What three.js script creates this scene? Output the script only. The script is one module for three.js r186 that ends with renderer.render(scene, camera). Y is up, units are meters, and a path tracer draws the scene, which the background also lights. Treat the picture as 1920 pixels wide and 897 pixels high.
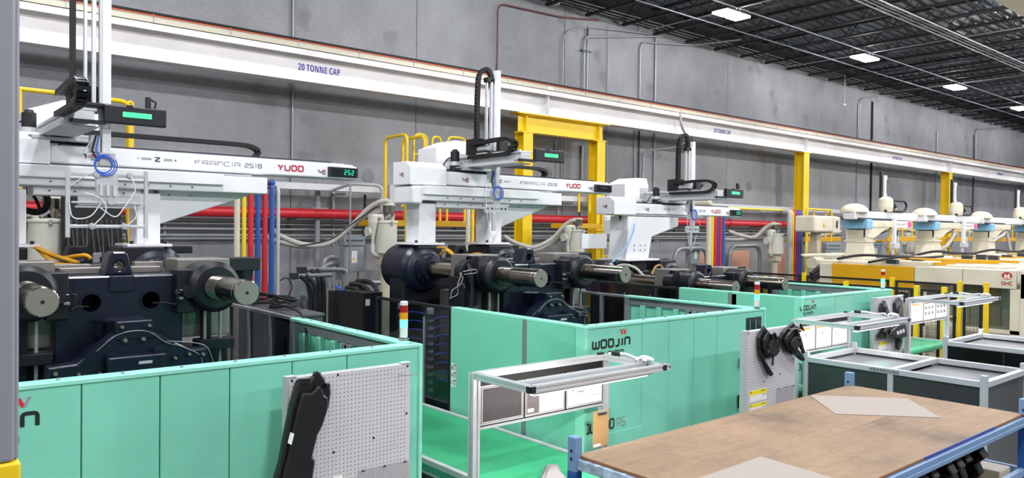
import * as THREE from 'three';
import { mergeGeometries } from 'three/addons/utils/BufferGeometryUtils.js';
import { RoundedBoxGeometry } from 'three/addons/geometries/RoundedBoxGeometry.js';
import { RectAreaLightUniformsLib } from 'three/addons/lights/RectAreaLightUniformsLib.js';
RectAreaLightUniformsLib.init();

// ---------- camera, exposure, background, lights ----------
const scene = new THREE.Scene();
scene.background = new THREE.Color('#0b0c0e');
const renderer = new THREE.WebGLRenderer({ antialias: true });
renderer.toneMapping = THREE.LinearToneMapping;
renderer.toneMappingExposure = 1.12;
renderer.shadowMap.enabled = true;
const camera = new THREE.PerspectiveCamera(2 * Math.atan(448.5 / 1436) * 180 / Math.PI, 1920 / 897, 0.05, 200);
{
  const yaw = 40.1 * Math.PI / 180, pitch = -0.78 * Math.PI / 180, roll = 0.64 * Math.PI / 180;
  const f = new THREE.Vector3(Math.sin(yaw) * Math.cos(pitch), Math.sin(pitch), -Math.cos(yaw) * Math.cos(pitch));
  const rt = new THREE.Vector3(Math.cos(yaw), 0, Math.sin(yaw)), up = new THREE.Vector3().crossVectors(rt, f);
  const r2 = rt.clone().multiplyScalar(Math.cos(roll)).addScaledVector(up, Math.sin(roll));
  const u2 = up.clone().multiplyScalar(Math.cos(roll)).addScaledVector(rt, -Math.sin(roll));
  camera.position.set(0, 2.7, 0);
  camera.quaternion.setFromRotationMatrix(new THREE.Matrix4().makeBasis(r2, u2, f.clone().negate()));
}
scene.add(camera);
const BAY_POWER = 66, BAY_POINT = 27, BAY_COLOR = '#fbfaff';      // high-bay lamps, in rows under the roof
const BAY_Y = 8.42, BAY_ROWS = [-11.8, -6, -0.2, 5.6], BAY_X0 = -12.6, BAY_STEP = 7.5, BAY_N = 9, BAY_LEVEL = [0.45, 1.4, 1.25, 1.35];
const WORK_POWER = 85;                            // tube lamps under the workstation frames

// ---------- helpers ----------
function rng(seed) { let a = seed >>> 0; return () => { a = (a + 0x6D2B79F5) | 0; let t = Math.imul(a ^ (a >>> 15), 1 | a); t = (t + Math.imul(t ^ (t >>> 7), 61 | t)) ^ t; return ((t ^ (t >>> 14)) >>> 0) / 4294967296; }; }
const V = (a) => new THREE.Vector3(a[0], a[1], a[2]);
const used = {};
function numbered(name) { const n = used[name] = (used[name] || 0) + 1; return n === 1 ? name : name + '_' + String(n - 1).padStart(3, '0'); }
function fin(g) {
  if (g.index) g = g.toNonIndexed();
  if (!g.attributes.normal) g.computeVertexNormals();
  for (const k of Object.keys(g.attributes)) if (k !== 'position' && k !== 'normal') g.deleteAttribute(k);
  g.morphAttributes = {};
  const p = g.attributes.position, n = g.attributes.normal, uv = new Float32Array(p.count * 2);
  for (let i = 0; i < p.count; i += 3) {
    let a = 0, b = 0, c = 0;
    for (let k = 0; k < 3; k++) { a += n.getX(i + k); b += n.getY(i + k); c += n.getZ(i + k); }
    a = Math.abs(a); b = Math.abs(b); c = Math.abs(c);
    for (let k = i; k < i + 3; k++) {
      const x = p.getX(k), y = p.getY(k), z = p.getZ(k);
      if (b >= a && b >= c) { uv[2 * k] = x; uv[2 * k + 1] = -z; } else if (a >= c) { uv[2 * k] = z; uv[2 * k + 1] = y; } else { uv[2 * k] = x; uv[2 * k + 1] = y; }
    }
  }
  g.setAttribute('uv', new THREE.BufferAttribute(uv, 2));
  return g;
}
function merged(list) { const l = [list].flat(Infinity).map(fin); return l.length === 1 ? l[0] : mergeGeometries(l); }
const BASE = new Map();
function rootBase(o) { while (o && !BASE.has(o)) o = o.parent; return o ? BASE.get(o) : null; }
function tag(o, label, category, group) { o.userData.label = label; o.userData.category = category; if (group) o.userData.group = group; return o; }
function thing(name, label, category, base = [0, 0, 0], group) {
  const g = new THREE.Group(); g.name = numbered(name); g.position.set(...base); scene.add(g); BASE.set(g, base);
  return tag(g, label, category, group);
}
function part(parent, name, mat, geos, label) {          // geometry comes in world metres, stored relative to the thing's base
  const b = rootBase(parent), g = merged(geos); if (b) g.translate(-b[0], -b[1], -b[2]);
  const m = new THREE.Mesh(g, mat); m.name = name; m.castShadow = m.receiveShadow = true;
  if (label) m.userData.label = label;
  parent.add(m); return m;
}
function single(name, label, category, mat, geos, group) {
  const g = merged(geos); g.computeBoundingBox(); const bb = g.boundingBox;
  const b = [(bb.min.x + bb.max.x) / 2, bb.min.y, (bb.min.z + bb.max.z) / 2];
  g.translate(-b[0], -b[1], -b[2]);
  const m = new THREE.Mesh(g, mat); m.name = numbered(name); m.position.set(...b); m.castShadow = m.receiveShadow = true;
  BASE.set(m, b); scene.add(m); return tag(m, label, category, group);
}
function struct(name, mat, geos) {
  const m = new THREE.Mesh(merged(geos), mat); m.name = numbered(name); m.castShadow = m.receiveShadow = true; m.userData.kind = 'structure';
  BASE.set(m, [0, 0, 0]); scene.add(m); return m;
}
function structGroup(name) { const g = new THREE.Group(); g.name = numbered(name); g.userData.kind = 'structure'; BASE.set(g, [0, 0, 0]); scene.add(g); return g; }
function copy(src, pos, label) {
  const c = src.clone(); c.name = numbered(src.name.replace(/_\d{3}$/, '')); c.position.set(...pos); scene.add(c); BASE.set(c, pos);
  if (label) c.userData.label = label; return c;
}
// shapes, all in world metres
function bx(x0, x1, y0, y1, z0, z1) { const g = new THREE.BoxGeometry(Math.abs(x1 - x0), Math.abs(y1 - y0), Math.abs(z1 - z0)); g.translate((x0 + x1) / 2, (y0 + y1) / 2, (z0 + z1) / 2); return g; }
function rb(x0, x1, y0, y1, z0, z1, r = 0.01) { const w = Math.abs(x1 - x0), h = Math.abs(y1 - y0), d = Math.abs(z1 - z0); const g = new RoundedBoxGeometry(w, h, d, 2, Math.min(r, w * 0.45, h * 0.45, d * 0.45)); g.translate((x0 + x1) / 2, (y0 + y1) / 2, (z0 + z1) / 2); return g; }
function cyl(a, b, r, r2 = r, seg = 16, open = false) {
  const A = V(a), B = V(b), d = B.clone().sub(A), g = new THREE.CylinderGeometry(r2, r, d.length(), seg, 1, open);
  g.applyQuaternion(new THREE.Quaternion().setFromUnitVectors(new THREE.Vector3(0, 1, 0), d.normalize()));
  g.translate((A.x + B.x) / 2, (A.y + B.y) / 2, (A.z + B.z) / 2); return g;
}
function ball(c, r, s = 12) { const g = new THREE.SphereGeometry(r, s, Math.max(6, s / 2 | 0)); g.translate(...c); return g; }
function bar(a, b, w, h = w, upv = [0, 1, 0]) {         // square bar from a to b
  const A = V(a), B = V(b), d = B.clone().sub(A), L = d.length(); d.normalize();
  let U = V(upv); if (Math.abs(U.dot(d)) > 0.97) U = new THREE.Vector3(0, 0, 1);
  const X = new THREE.Vector3().crossVectors(U, d).normalize(), Y = new THREE.Vector3().crossVectors(d, X);
  const g = new THREE.BoxGeometry(w, h, L); g.applyMatrix4(new THREE.Matrix4().makeBasis(X, Y, d)); g.translate((A.x + B.x) / 2, (A.y + B.y) / 2, (A.z + B.z) / 2); return g;
}
function sweep(pts, r, seg = 8) {                        // round tube through dense points
  const P = pts.map((p) => (p.isVector3 ? p : V(p))), n = P.length, pos = [], nor = [], idx = [];
  let T = P[1].clone().sub(P[0]).normalize(), N = Math.abs(T.y) < 0.9 ? new THREE.Vector3(0, 1, 0) : new THREE.Vector3(1, 0, 0);
  N.sub(T.clone().multiplyScalar(N.dot(T))).normalize();
  for (let i = 0; i < n; i++) {
    const t = P[Math.min(i + 1, n - 1)].clone().sub(P[Math.max(i - 1, 0)]).normalize();
    N.sub(t.clone().multiplyScalar(N.dot(t))).normalize(); const Bn = new THREE.Vector3().crossVectors(t, N);
    for (let k = 0; k < seg; k++) {
      const a = 2 * Math.PI * k / seg, d = N.clone().multiplyScalar(Math.cos(a)).addScaledVector(Bn, Math.sin(a));
      pos.push(P[i].x + d.x * r, P[i].y + d.y * r, P[i].z + d.z * r); nor.push(d.x, d.y, d.z);
    }
  }
  for (let i = 0; i < n - 1; i++) for (let k = 0; k < seg; k++) { const a = i * seg + k, b = i * seg + (k + 1) % seg, c = a + seg, d = b + seg; idx.push(a, b, c, b, d, c); }
  for (const [o, fl] of [[0, 1], [(n - 1) * seg, 0]]) for (let k = 1; k < seg - 1; k++) idx.push(...(fl ? [o, o + k + 1, o + k] : [o, o + k, o + k + 1]));
  const g = new THREE.BufferGeometry(); g.setAttribute('position', new THREE.Float32BufferAttribute(pos, 3)); g.setAttribute('normal', new THREE.Float32BufferAttribute(nor, 3)); g.setIndex(idx); return g;
}
function hose(pts, r, seg = 8, n = 0) { return sweep(new THREE.CatmullRomCurve3(pts.map(V), false, 'catmullrom', 0.5).getSpacedPoints(n || Math.max(12, pts.length * 7)), r, seg); }
function rounded(pts, rad) {                             // polyline with rounded corners
  const P = pts.map(V), out = [P[0]];
  for (let i = 1; i < P.length - 1; i++) {
    const a = P[i - 1].clone().sub(P[i]), b = P[i + 1].clone().sub(P[i]), k = Math.min(rad, a.length() * 0.49, b.length() * 0.49);
    const s = P[i].clone().addScaledVector(a.normalize(), k), e = P[i].clone().addScaledVector(b.normalize(), k);
    for (let t = 0; t <= 6; t++) { const u = t / 6; out.push(s.clone().multiplyScalar((1 - u) * (1 - u)).addScaledVector(P[i], 2 * u * (1 - u)).addScaledVector(e, u * u)); }
  }
  out.push(P[P.length - 1]); return out;
}
function rod(pts, r, rad = 0.1, seg = 8) { return sweep(pts.length > 2 ? rounded(pts, rad) : pts, r, seg); }
function prism(poly, axis, a0, a1, bev = 0) {            // polygon [u,v] pulled along an axis: z -> (x,y), x -> (z,y), y -> (x,z)
  const s = new THREE.Shape(poly.map((p) => new THREE.Vector2(p[0], p[1])));
  return extr(s, axis, a0, a1, bev);
}
function extr(s, axis, a0, a1, bev = 0, cs = 12) {
  const lo = Math.min(a0, a1), hi = Math.max(a0, a1);
  const g = new THREE.ExtrudeGeometry(s, { depth: hi - lo - 2 * bev, bevelEnabled: bev > 0, bevelThickness: bev, bevelSize: bev, bevelOffset: -bev, bevelSegments: 1, curveSegments: cs });
  g.translate(0, 0, lo + bev);
  if (axis === 'x') g.applyMatrix4(new THREE.Matrix4().set(0, 0, 1, 0, 0, 1, 0, 0, 1, 0, 0, 0, 0, 0, 0, 1));
  if (axis === 'y') g.applyMatrix4(new THREE.Matrix4().set(1, 0, 0, 0, 0, 0, 1, 0, 0, 1, 0, 0, 0, 0, 0, 1));
  if (axis !== 'z') { const ng = g.toNonIndexed ? (g.index ? g.toNonIndexed() : g) : g; const p = ng.attributes.position; for (let i = 0; i < p.count; i += 3) { const t = [p.getX(i + 1), p.getY(i + 1), p.getZ(i + 1)]; p.setXYZ(i + 1, p.getX(i + 2), p.getY(i + 2), p.getZ(i + 2)); p.setXYZ(i + 2, ...t); } ng.deleteAttribute('normal'); ng.computeVertexNormals(); return ng; }
  return g;
}
function lathe(profile, a, dir = [0, 1, 0], seg = 24) {  // profile [r, h] turned about dir, starting at a; every edge of the profile stays crisp
  const q = new THREE.Quaternion().setFromUnitVectors(new THREE.Vector3(0, 1, 0), V(dir).normalize());
  return profile.slice(1).map((p, i) => { const g = new THREE.LatheGeometry([new THREE.Vector2(Math.max(1e-4, profile[i][0]), profile[i][1]), new THREE.Vector2(Math.max(1e-4, p[0]), p[1])], seg); g.applyQuaternion(q); g.translate(...a); return g; });
}
function ibeam(x0, x1, yb, yt, zc, w, tf = 0.018, tw = 0.012) { return [bx(x0, x1, yb, yb + tf, zc - w / 2, zc + w / 2), bx(x0, x1, yt - tf, yt, zc - w / 2, zc + w / 2), bx(x0, x1, yb + tf, yt - tf, zc - tw / 2, zc + tw / 2)]; }
function chainLinks(pts, wVec, width, thick, pitch) {    // drag chain: separate links along a path, wVec = direction of its width
  const c = new THREE.CatmullRomCurve3(pts.map((p) => (p.isVector3 ? p : V(p))), false, 'catmullrom', 0.3), L = c.getLength(), n = Math.max(4, Math.round(L / pitch)), q = c.getSpacedPoints(n), out = [];
  const W = V(wVec);
  for (let i = 0; i < n; i++) {
    const d = q[i + 1].clone().sub(q[i]), l = d.length(); d.normalize(); const T = new THREE.Vector3().crossVectors(d, W).normalize(), m = q[i].clone().add(q[i + 1]).multiplyScalar(0.5);
    for (const s of [-1, 1]) { const g = new THREE.BoxGeometry(width * 0.16, thick, l * 1.04); g.applyMatrix4(new THREE.Matrix4().makeBasis(W, T, d)); g.translate(m.x + W.x * s * width * 0.42, m.y + W.y * s * width * 0.42, m.z + W.z * s * width * 0.42); out.push(g); }
    const g = new THREE.BoxGeometry(width * 0.8, thick * 0.86, l * 0.62); g.applyMatrix4(new THREE.Matrix4().makeBasis(W, T, d)); g.translate(m.x, m.y, m.z); out.push(g);
  }
  return out;
}
// ---------- procedural textures ----------
function noise2(seed) {
  const r = rng(seed), N = 256, t = new Float32Array(N * N); for (let i = 0; i < t.length; i++) t[i] = r();
  return (x, y, per) => { const xi = Math.floor(x), yi = Math.floor(y), fx = x - xi, fy = y - yi, sx = fx * fx * (3 - 2 * fx), sy = fy * fy * (3 - 2 * fy), m = (v) => ((v % per) + per) % per; const g = (a, b) => t[(m(b) % N) * N + (m(a) % N)]; return (g(xi, yi) * (1 - sx) + g(xi + 1, yi) * sx) * (1 - sy) + (g(xi, yi + 1) * (1 - sx) + g(xi + 1, yi + 1) * sx) * sy; };
}
function fbm(n, x, y, per, oct) { let s = 0, a = 0.5, p = per; for (let i = 0; i < oct; i++) { s += a * n(x * p / per, y * p / per, p); a *= 0.5; p *= 2; } return s; }
function dataTex(size, metres, fn, srgb = true) {
  const d = new Uint8Array(size * size * 4);
  for (let j = 0; j < size; j++) for (let i = 0; i < size; i++) { const c = fn(i / size, j / size), k = 4 * (j * size + i); d[k] = c[0]; d[k + 1] = c[1]; d[k + 2] = c[2]; d[k + 3] = 255; }
  const t = new THREE.DataTexture(d, size, size); t.wrapS = t.wrapT = THREE.RepeatWrapping; t.magFilter = THREE.LinearFilter; t.minFilter = THREE.LinearMipmapLinearFilter; t.generateMipmaps = true;
  if (srgb) t.colorSpace = THREE.SRGBColorSpace; t.repeat.set(1 / metres, 1 / metres); t.needsUpdate = true; return t;
}
function tint(base, amount, seed, size, metres, per = 8, oct = 5, aniso = 1) {
  const n = noise2(seed), c = new THREE.Color(base), h = c.getHex(THREE.SRGBColorSpace), R = h >> 16, G = (h >> 8) & 255, B = h & 255;
  return dataTex(size, metres, (u, v) => { const k = 1 + amount * (fbm(n, u * per, v * per * aniso, per, oct) - 0.5) * 2; return [R, G, B].map((q) => Math.max(0, Math.min(255, q * k))); });
}
function std(color, roughness = 0.5, metalness = 0, o = {}) { return new THREE.MeshStandardMaterial({ color, roughness, metalness, ...o }); }
function glow(color, intensity) { return new THREE.MeshStandardMaterial({ color: '#222222', emissive: color, emissiveIntensity: intensity, roughness: 0.4 }); }
const M = {};
{
  const n = noise2(11), n2 = noise2(12);
  M.concrete = std('#ffffff', 0.82, 0, { map: dataTex(768, 9, (u, v) => {
    let k = 0.585 + 0.17 * (fbm(n, u * 6, v * 6, 6, 6) - 0.5) + 0.05 * (fbm(n2, u * 20, v * 10, 10, 3) - 0.5) + 0.05 * (fbm(n2, u * 12, v * 3, 3, 4) - 0.5);
    const s = fbm(n, u * 13 + 3, v * 13, 13, 3); if (s > 0.62) k -= (s - 0.62) * 0.55; k += (n2(u * 256, v * 256, 256) - 0.5) * 0.035;
    return [k * 243, k * 246, k * 250];
  }) });
  M.floor = std('#ffffff', 0.35, 0, { map: tint('#7d8183', 0.18, 21, 512, 6, 8, 6) });
  const w1 = noise2(31), w2 = noise2(32);
  M.plywood = std('#ffffff', 0.7, 0, { map: dataTex(1024, 2.6, (u, v) => {
    const wx = fbm(w1, u * 7, v * 4, 28, 5) * 2.3, g = Math.sin((v * 6 + wx * 4 + fbm(w2, u * 5, v * 9, 45, 4) * 5) * 6.2832);
    const f = fbm(w2, u * 8, v * 60, 480, 3), st = fbm(w1, u * 5 + 7, v * 5, 25, 4);
    const k = 0.98 + 0.028 * g + 0.15 * (f - 0.5) + 0.3 * (st - 0.5) - (st < 0.34 ? (0.34 - st) * 0.9 : 0);
    return [143 * k, 118 * k, 91 * k].map((q) => Math.min(255, q));
  }) });
  M.plyEdge = std('#8a5f3c', 0.8);
  M.mint = std('#ffffff', 0.38, 0, { map: tint('#7ed2b7', 0.035, 41, 256, 2, 6, 4) });
  M.mintLight = std('#93e2c9', 0.35);
  M.mintDark = std('#3f8d79', 0.45);
  M.navy = std('#10172a', 0.32, 0, { bumpMap: tint('#808080', 0.8, 43, 256, 0.5, 16, 4), bumpScale: 0.0012 });
  M.navyFlat = std('#0c1019', 0.42);
  M.black = std('#0e0f11', 0.55);
  M.blackGloss = std('#0b0c0e', 0.25);
  M.rubber = std('#131416', 0.7);
  M.white = std('#e4e6e8', 0.32);
  M.whiteDull = std('#d9dadb', 0.5);
  M.beamWhite = std('#ffffff', 0.5, 0, { map: tint('#e6e3e1', 0.05, 44, 256, 3, 6, 4) });
  M.lightGrey = std('#b7babd', 0.45);
  M.postGrey = std('#8f969a', 0.4, 0.3);
  M.alu = std('#cdd0d2', 0.36, 0.35);
  M.aluDull = std('#b9bcbe', 0.5, 0.3);
  M.galv = std('#979b9d', 0.42, 0.45);
  M.chrome = std('#9b958c', 0.2, 1);
  M.barEnd = std('#8f8b82', 0.45, 0.45, { bumpMap: tint('#808080', 0.9, 45, 256, 0.12, 24, 3), bumpScale: 0.0004 });
  M.steel = std('#8d8a85', 0.45, 0.6);
  M.steelDark = std('#3b3f45', 0.45, 0.5);
  M.yellow = std('#e9c60d', 0.42);
  M.yellowRail = std('#e3bf14', 0.4);
  M.amber = std('#d39f08', 0.42);
  M.red = std('#b81d2c', 0.3);
  M.redPipe = std('#c4232f', 0.42);
  M.bluePipe = std('#2456a0', 0.42);
  M.yellowPipe = std('#dfc81b', 0.45);
  M.purplePipe = std('#5a3c86', 0.45);
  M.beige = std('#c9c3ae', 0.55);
  M.cream = std('#ffffff', 0.5, 0, { map: tint('#d5cfba', 0.06, 46, 256, 2, 6, 5) });
  M.creamDark = std('#b6ae98', 0.55);
  M.dryer = std('#c3c3b5', 0.5);
  M.hose = std('#b2afa6', 0.6);
  M.cabinet = std('#8c969c', 0.5);
  M.cabinetDark = std('#4a4d50', 0.5);
  M.controller = std('#33363a', 0.5);
  M.belt = std('#ffffff', 0.5, 0, { map: tint('#39a373', 0.1, 47, 256, 1.5, 6, 5) });
  M.orange = std('#d65a22', 0.45);
  M.orangeHose = std('#d99d16', 0.45);
  M.blueCable = std('#2a5fd0', 0.45);
  M.clear = std('#cfd2d2', 0.3);
  M.smoked = new THREE.MeshPhysicalMaterial({ color: '#a9b0b5', roughness: 0.06, transmission: 1, thickness: 0, ior: 1.45, metalness: 0 });
  M.smokedDark = new THREE.MeshPhysicalMaterial({ color: '#c2cace', roughness: 0.06, transmission: 1, thickness: 0, ior: 1.45 });
  M.pocket = std('#c4c2c4', 0.25, 0, { transparent: true, opacity: 0.35 });
  M.clearPlastic = new THREE.MeshPhysicalMaterial({ color: '#d7dcdc', roughness: 0.1, transmission: 1, thickness: 0, ior: 1.45 });
  M.roofBlack = std('#1b1e22', 0.6, 0.1);
  M.deck = std('#4d5359', 0.45, 0.3);
  M.peg = std('#c9c8ca', 0.55);
  M.hole = std('#47474a', 0.9);
  M.paper = std('#f2f0ee', 0.85);
  M.plasticBlack = std('#101113', 0.4);
  M.paintBlue = std('#6c8db0', 0.5);
  M.paintBlueDark = std('#1d4f94', 0.42);
  M.cartGrey = std('#aeb4b8', 0.42);
  M.cartPanel = std('#343838', 0.3);
  M.greyPanel = std('#5f6264', 0.3);
  M.column = std('#85878f', 0.45);
  M.sheet = std('#9f968d', 0.8);
  M.clip = std('#c79a66', 0.6);
  M.ltBlue = std('#7fb4d8', 0.5);
  M.pink = std('#d81f7e', 0.5);
}
// ---------- flat print ----------
function canvasMat(w, h, draw, o = {}) {
  const c = document.createElement('canvas'); c.width = w; c.height = h; const x = c.getContext('2d'); x.clearRect(0, 0, w, h); draw(x, w, h);
  const t = new THREE.CanvasTexture(c); t.colorSpace = THREE.SRGBColorSpace; t.magFilter = THREE.LinearFilter;
  return new THREE.MeshStandardMaterial({ map: t, transparent: true, alphaTest: o.solid ? 0 : 0.4, roughness: 0.5, ...(o.mat || {}) });
}
// sign facing +z ('z'), -x ('-x') or +x; c = centre in world metres
function print(parent, name, mat, w, h, c, face = 'z', label) {
  const g = new THREE.PlaneGeometry(w, h); if (face === '-x') g.rotateY(-Math.PI / 2); if (face === 'x') g.rotateY(Math.PI / 2); if (face === 'y') g.rotateX(-Math.PI / 2);
  g.translate(...c); const b = rootBase(parent); g.translate(-b[0], -b[1], -b[2]);
  const m = new THREE.Mesh(g, mat); m.name = name; m.receiveShadow = true; if (label) m.userData.label = label; parent.add(m); return m;
}
function letterMat(draw, h, o) {                          // canvas cut to the length of its lettering; aspect in userData
  const probe = document.createElement('canvas'); probe.width = 8; probe.height = 8; const w = Math.ceil(draw(probe.getContext('2d')) + 6);
  const m = canvasMat(w, h, draw, o); m.userData = { aspect: w / h }; return m;
}
function squareLetters(x, word, x0, y0, lw, cw, ch, gap, col) {   // blunt squared lettering, stroke by stroke
  x.strokeStyle = col; x.lineWidth = lw; x.lineJoin = 'round'; x.lineCap = 'butt';
  const r = cw * 0.28;
  const A = {
    W: [[[0, 0], [0, 1], [1, 1], [1, 0]], [[0.5, 0.1], [0.5, 1]]], O: [[[0, 0], [1, 0], [1, 1], [0, 1], [0, 0], [0.4, 0]]], J: [[[0.85, 0], [0.85, 1], [0, 1]]], I: [[[0.5, 0], [0.5, 1]]], N: [[[0, 1], [0, 0], [1, 0], [1, 1]]],
    P: [[[0, 1], [0, 0], [1, 0], [1, 0.6], [0.25, 0.6]]], L: [[[0, 0], [0, 1], [0.9, 1]]], A: [[[0, 1], [0, 0], [1, 0], [1, 1]], [[0, 0.62], [1, 0.62]]], M: [[[0, 1], [0, 0], [1, 0], [1, 1]], [[0.5, 0], [0.5, 1]]],
    D: [[[0, 0], [0.8, 0], [1, 0.2], [1, 1], [0, 1], [0, 0]]], S: [[[1, 0], [0, 0], [0, 0.5], [1, 0.5], [1, 1], [0, 1]]], 1: [[[0.2, 0], [0.6, 0], [0.6, 1]]], 0: [[[0, 0], [1, 0], [1, 1], [0, 1], [0, 0], [0.4, 0]]],
    F: [[[1, 0], [0, 0], [0, 1]], [[0, 0.5], [0.8, 0.5]]], R: [[[0, 1], [0, 0], [1, 0], [1, 0.55], [0, 0.55]], [[0.55, 0.55], [1, 1]]], C: [[[1, 0], [0, 0], [0, 1], [1, 1]]], 2: [[[0, 0], [1, 0], [1, 0.5], [0, 0.5], [0, 1], [1, 1]]], 5: [[[1, 0], [0, 0], [0, 0.5], [1, 0.5], [1, 1], [0, 1]]], 8: [[[0, 0], [1, 0], [1, 1], [0, 1], [0, 0]], [[0, 0.5], [1, 0.5]]], Z: [[[0, 0], [1, 0], [0, 1], [1, 1]]], Y: [[[0, 0], [0.5, 0.5], [1, 0]], [[0.5, 0.5], [0.5, 1]]], U: [[[0, 0], [0, 1], [1, 1], [1, 0]]], H: [[[0, 0], [0, 1]], [[1, 0], [1, 1]], [[0, 0.5], [1, 0.5]]],
  };
  let px = x0;
  for (const c of word) {
    if (c === ' ') { px += cw * 0.7; continue; }
    const wd = c === 'I' ? cw * 0.25 : c === 'J' ? cw * 0.8 : c === 'M' || c === 'W' ? cw * 1.25 : c === '1' ? cw * 0.6 : cw;
    for (const line of A[c] || []) {
      const q = line.map((p) => [px + p[0] * wd, y0 + p[1] * ch]); x.beginPath(); x.moveTo(...q[0]);
      for (let i = 1; i < q.length - 1; i++) { const a = q[i - 1], b = q[i], d = q[i + 1], la = Math.hypot(b[0] - a[0], b[1] - a[1]), ld = Math.hypot(d[0] - b[0], d[1] - b[1]), k = Math.min(r, la / 2, ld / 2); x.lineTo(b[0] + (a[0] - b[0]) * k / la, b[1] + (a[1] - b[1]) * k / la); x.quadraticCurveTo(b[0], b[1], b[0] + (d[0] - b[0]) * k / ld, b[1] + (d[1] - b[1]) * k / ld); }
      x.lineTo(...q[q.length - 1]); x.stroke();
    }
    px += wd + gap;
  }
  return px;
}

// ---------- the setting ----------
struct('floor', M.floor, bx(-9, 62, -0.25, 0, -15.25, 13.25));
{
  const w = structGroup('wall_back');
  const X = [-9, -0.9, 6.666, 9.691, 14.408, 21.964, 28.194, 34.509, 39.098, 47.5, 54.5, 62];
  for (let i = 0; i + 1 < X.length; i++) part(w, 'wall_panel', M.concrete, [rb(X[i] + 0.008, X[i + 1] - 0.008, 0, 8.78, -15.2, -15, 0.006)]);
  part(w, 'panel_joint', std('#55585a', 0.9), X.slice(1, -1).map((x) => bx(x - 0.012, x + 0.012, 0, 8.78, -15.18, -15.012)));
  part(w, 'ledger', M.roofBlack, [bx(-9, 62, 8.78, 9.6, -15.2, -14.98), bx(-9, 62, 8.74, 8.8, -15, -14.86)]);
}
struct('wall_front', M.concrete, bx(-9, 62, 0, 9.6, 13, 13.25));
struct('wall_left', M.concrete, bx(-9.25, -9, 0, 9.6, -15.25, 13.25));
struct('wall_right', M.concrete, bx(62, 62.25, 0, 9.6, -15.25, 13.25));
const ceiling = structGroup('ceiling');
{
  const pts = [], P = 0.3;                                 // ribbed steel deck, ribs run along the wall
  const pos = []; let z = -15; const prof = [];
  while (z < 13) { prof.push([z, 9.36], [z + 0.05, 9.44], [z + 0.15, 9.44], [z + 0.2, 9.36]); z += P; }
  for (let i = 0; i + 1 < prof.length; i++) { const [z0, y0] = prof[i], [z1, y1] = prof[i + 1]; pos.push(-9, y0, z0, 62, y0, z0, 62, y1, z1, -9, y0, z0, 62, y1, z1, -9, y1, z1); }
  const g = new THREE.BufferGeometry(); g.setAttribute('position', new THREE.Float32BufferAttribute(pos, 3)); g.computeVertexNormals();
  part(ceiling, 'roof_deck', M.deck, [g]);
  part(ceiling, 'roof_slab', M.roofBlack, [bx(-9.25, 62.25, 9.46, 9.7, -15.25, 13.25)]);
  let j0 = null, w0 = null;
  for (let i = 0; i < 41; i++) {
    const x = 1.76 + i * 1.485;
    if (!j0) {
      j0 = part(ceiling, 'roof_joist', M.roofBlack, [bx(-0.06, -0.012, 9.3, 9.36, -14.98, 13), bx(0.012, 0.06, 9.3, 9.36, -14.98, 13), bx(-0.055, -0.012, 8.56, 8.615, -14.9, 13), bx(0.012, 0.055, 8.56, 8.615, -14.9, 13)]);
      const rods = []; let zz = -14.9, upw = true;
      while (zz < 12.5) { rods.push(bar([0, upw ? 8.59 : 9.33, zz], [0, upw ? 9.33 : 8.59, zz + 0.62], 0.022)); zz += 0.62; upw = !upw; }
      w0 = part(j0, 'joist_web', M.roofBlack, rods);
      j0.position.x = x;
    } else { const c = j0.clone(); c.position.x = x; ceiling.add(c); }
  }
  const lines = [];
  for (const zz of [-14.72, -14.6, -14.45]) lines.push(rod([[-9, 8.68 + (zz + 14.72) * 0.2, zz], [62, 8.68 + (zz + 14.72) * 0.2, zz]], 0.014, 0.1, 6));
  part(ceiling, 'bridging_angle', M.roofBlack, [-13.2, -8.4, -3.6, 1.2, 6].flatMap((zz) => [bx(-9, 62, 8.615, 8.65, zz, zz + 0.035), bx(-9, 62, 9.25, 9.285, zz, zz + 0.035)]));
  part(ceiling, 'roof_conduit', M.galv, lines);
}
// conduits and pipes hung under the roof
for (const [i, zz, r, y] of [[0, -11.55, 0.02, 8.5], [1, -9.2, 0.022, 8.5], [2, -9.05, 0.016, 8.5], [3, -8.92, 0.016, 8.5], [4, -8.8, 0.022, 8.5], [5, -12.9, 0.016, 8.52]])
  single('roof_pipe', ['thin grey conduit under the roof along the row of ceiling lamps', 'thickest grey pipe of the bundle under the roof joists, wall side', 'second thin pipe of the bundle under the roof joists', 'third thin pipe of the bundle under the roof joists', 'outer pipe of the bundle under the roof joists, away from the wall', 'thin grey conduit under the roof nearest the concrete wall'][i], 'pipe', M.galv, [rod([[-6, y, zz], [61, y, zz]], r, 0.1, 8)]);
for (let k = 0; k < 4; k++) { const x = 17.4 + 7.5 * k; single('lamp_conduit', ['thin conduit running from the nearest ceiling lamp across the joists', 'thin conduit crossing the joists at the second ceiling lamp', 'thin conduit crossing the joists at the third ceiling lamp', 'thin conduit crossing the joists at the farthest ceiling lamp'][k], 'conduit', M.galv, [rod([[x, 8.535, -14.6], [x, 8.535, 2]], 0.018, 0.1, 8)]); }
{ const d = struct('trim_1', M.beige, [rb(15.9, 61, 7.04, 7.9, -5.2, -4.3, 0.02)]); d.userData.label = 'pale boxed duct under the roof'; }

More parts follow.
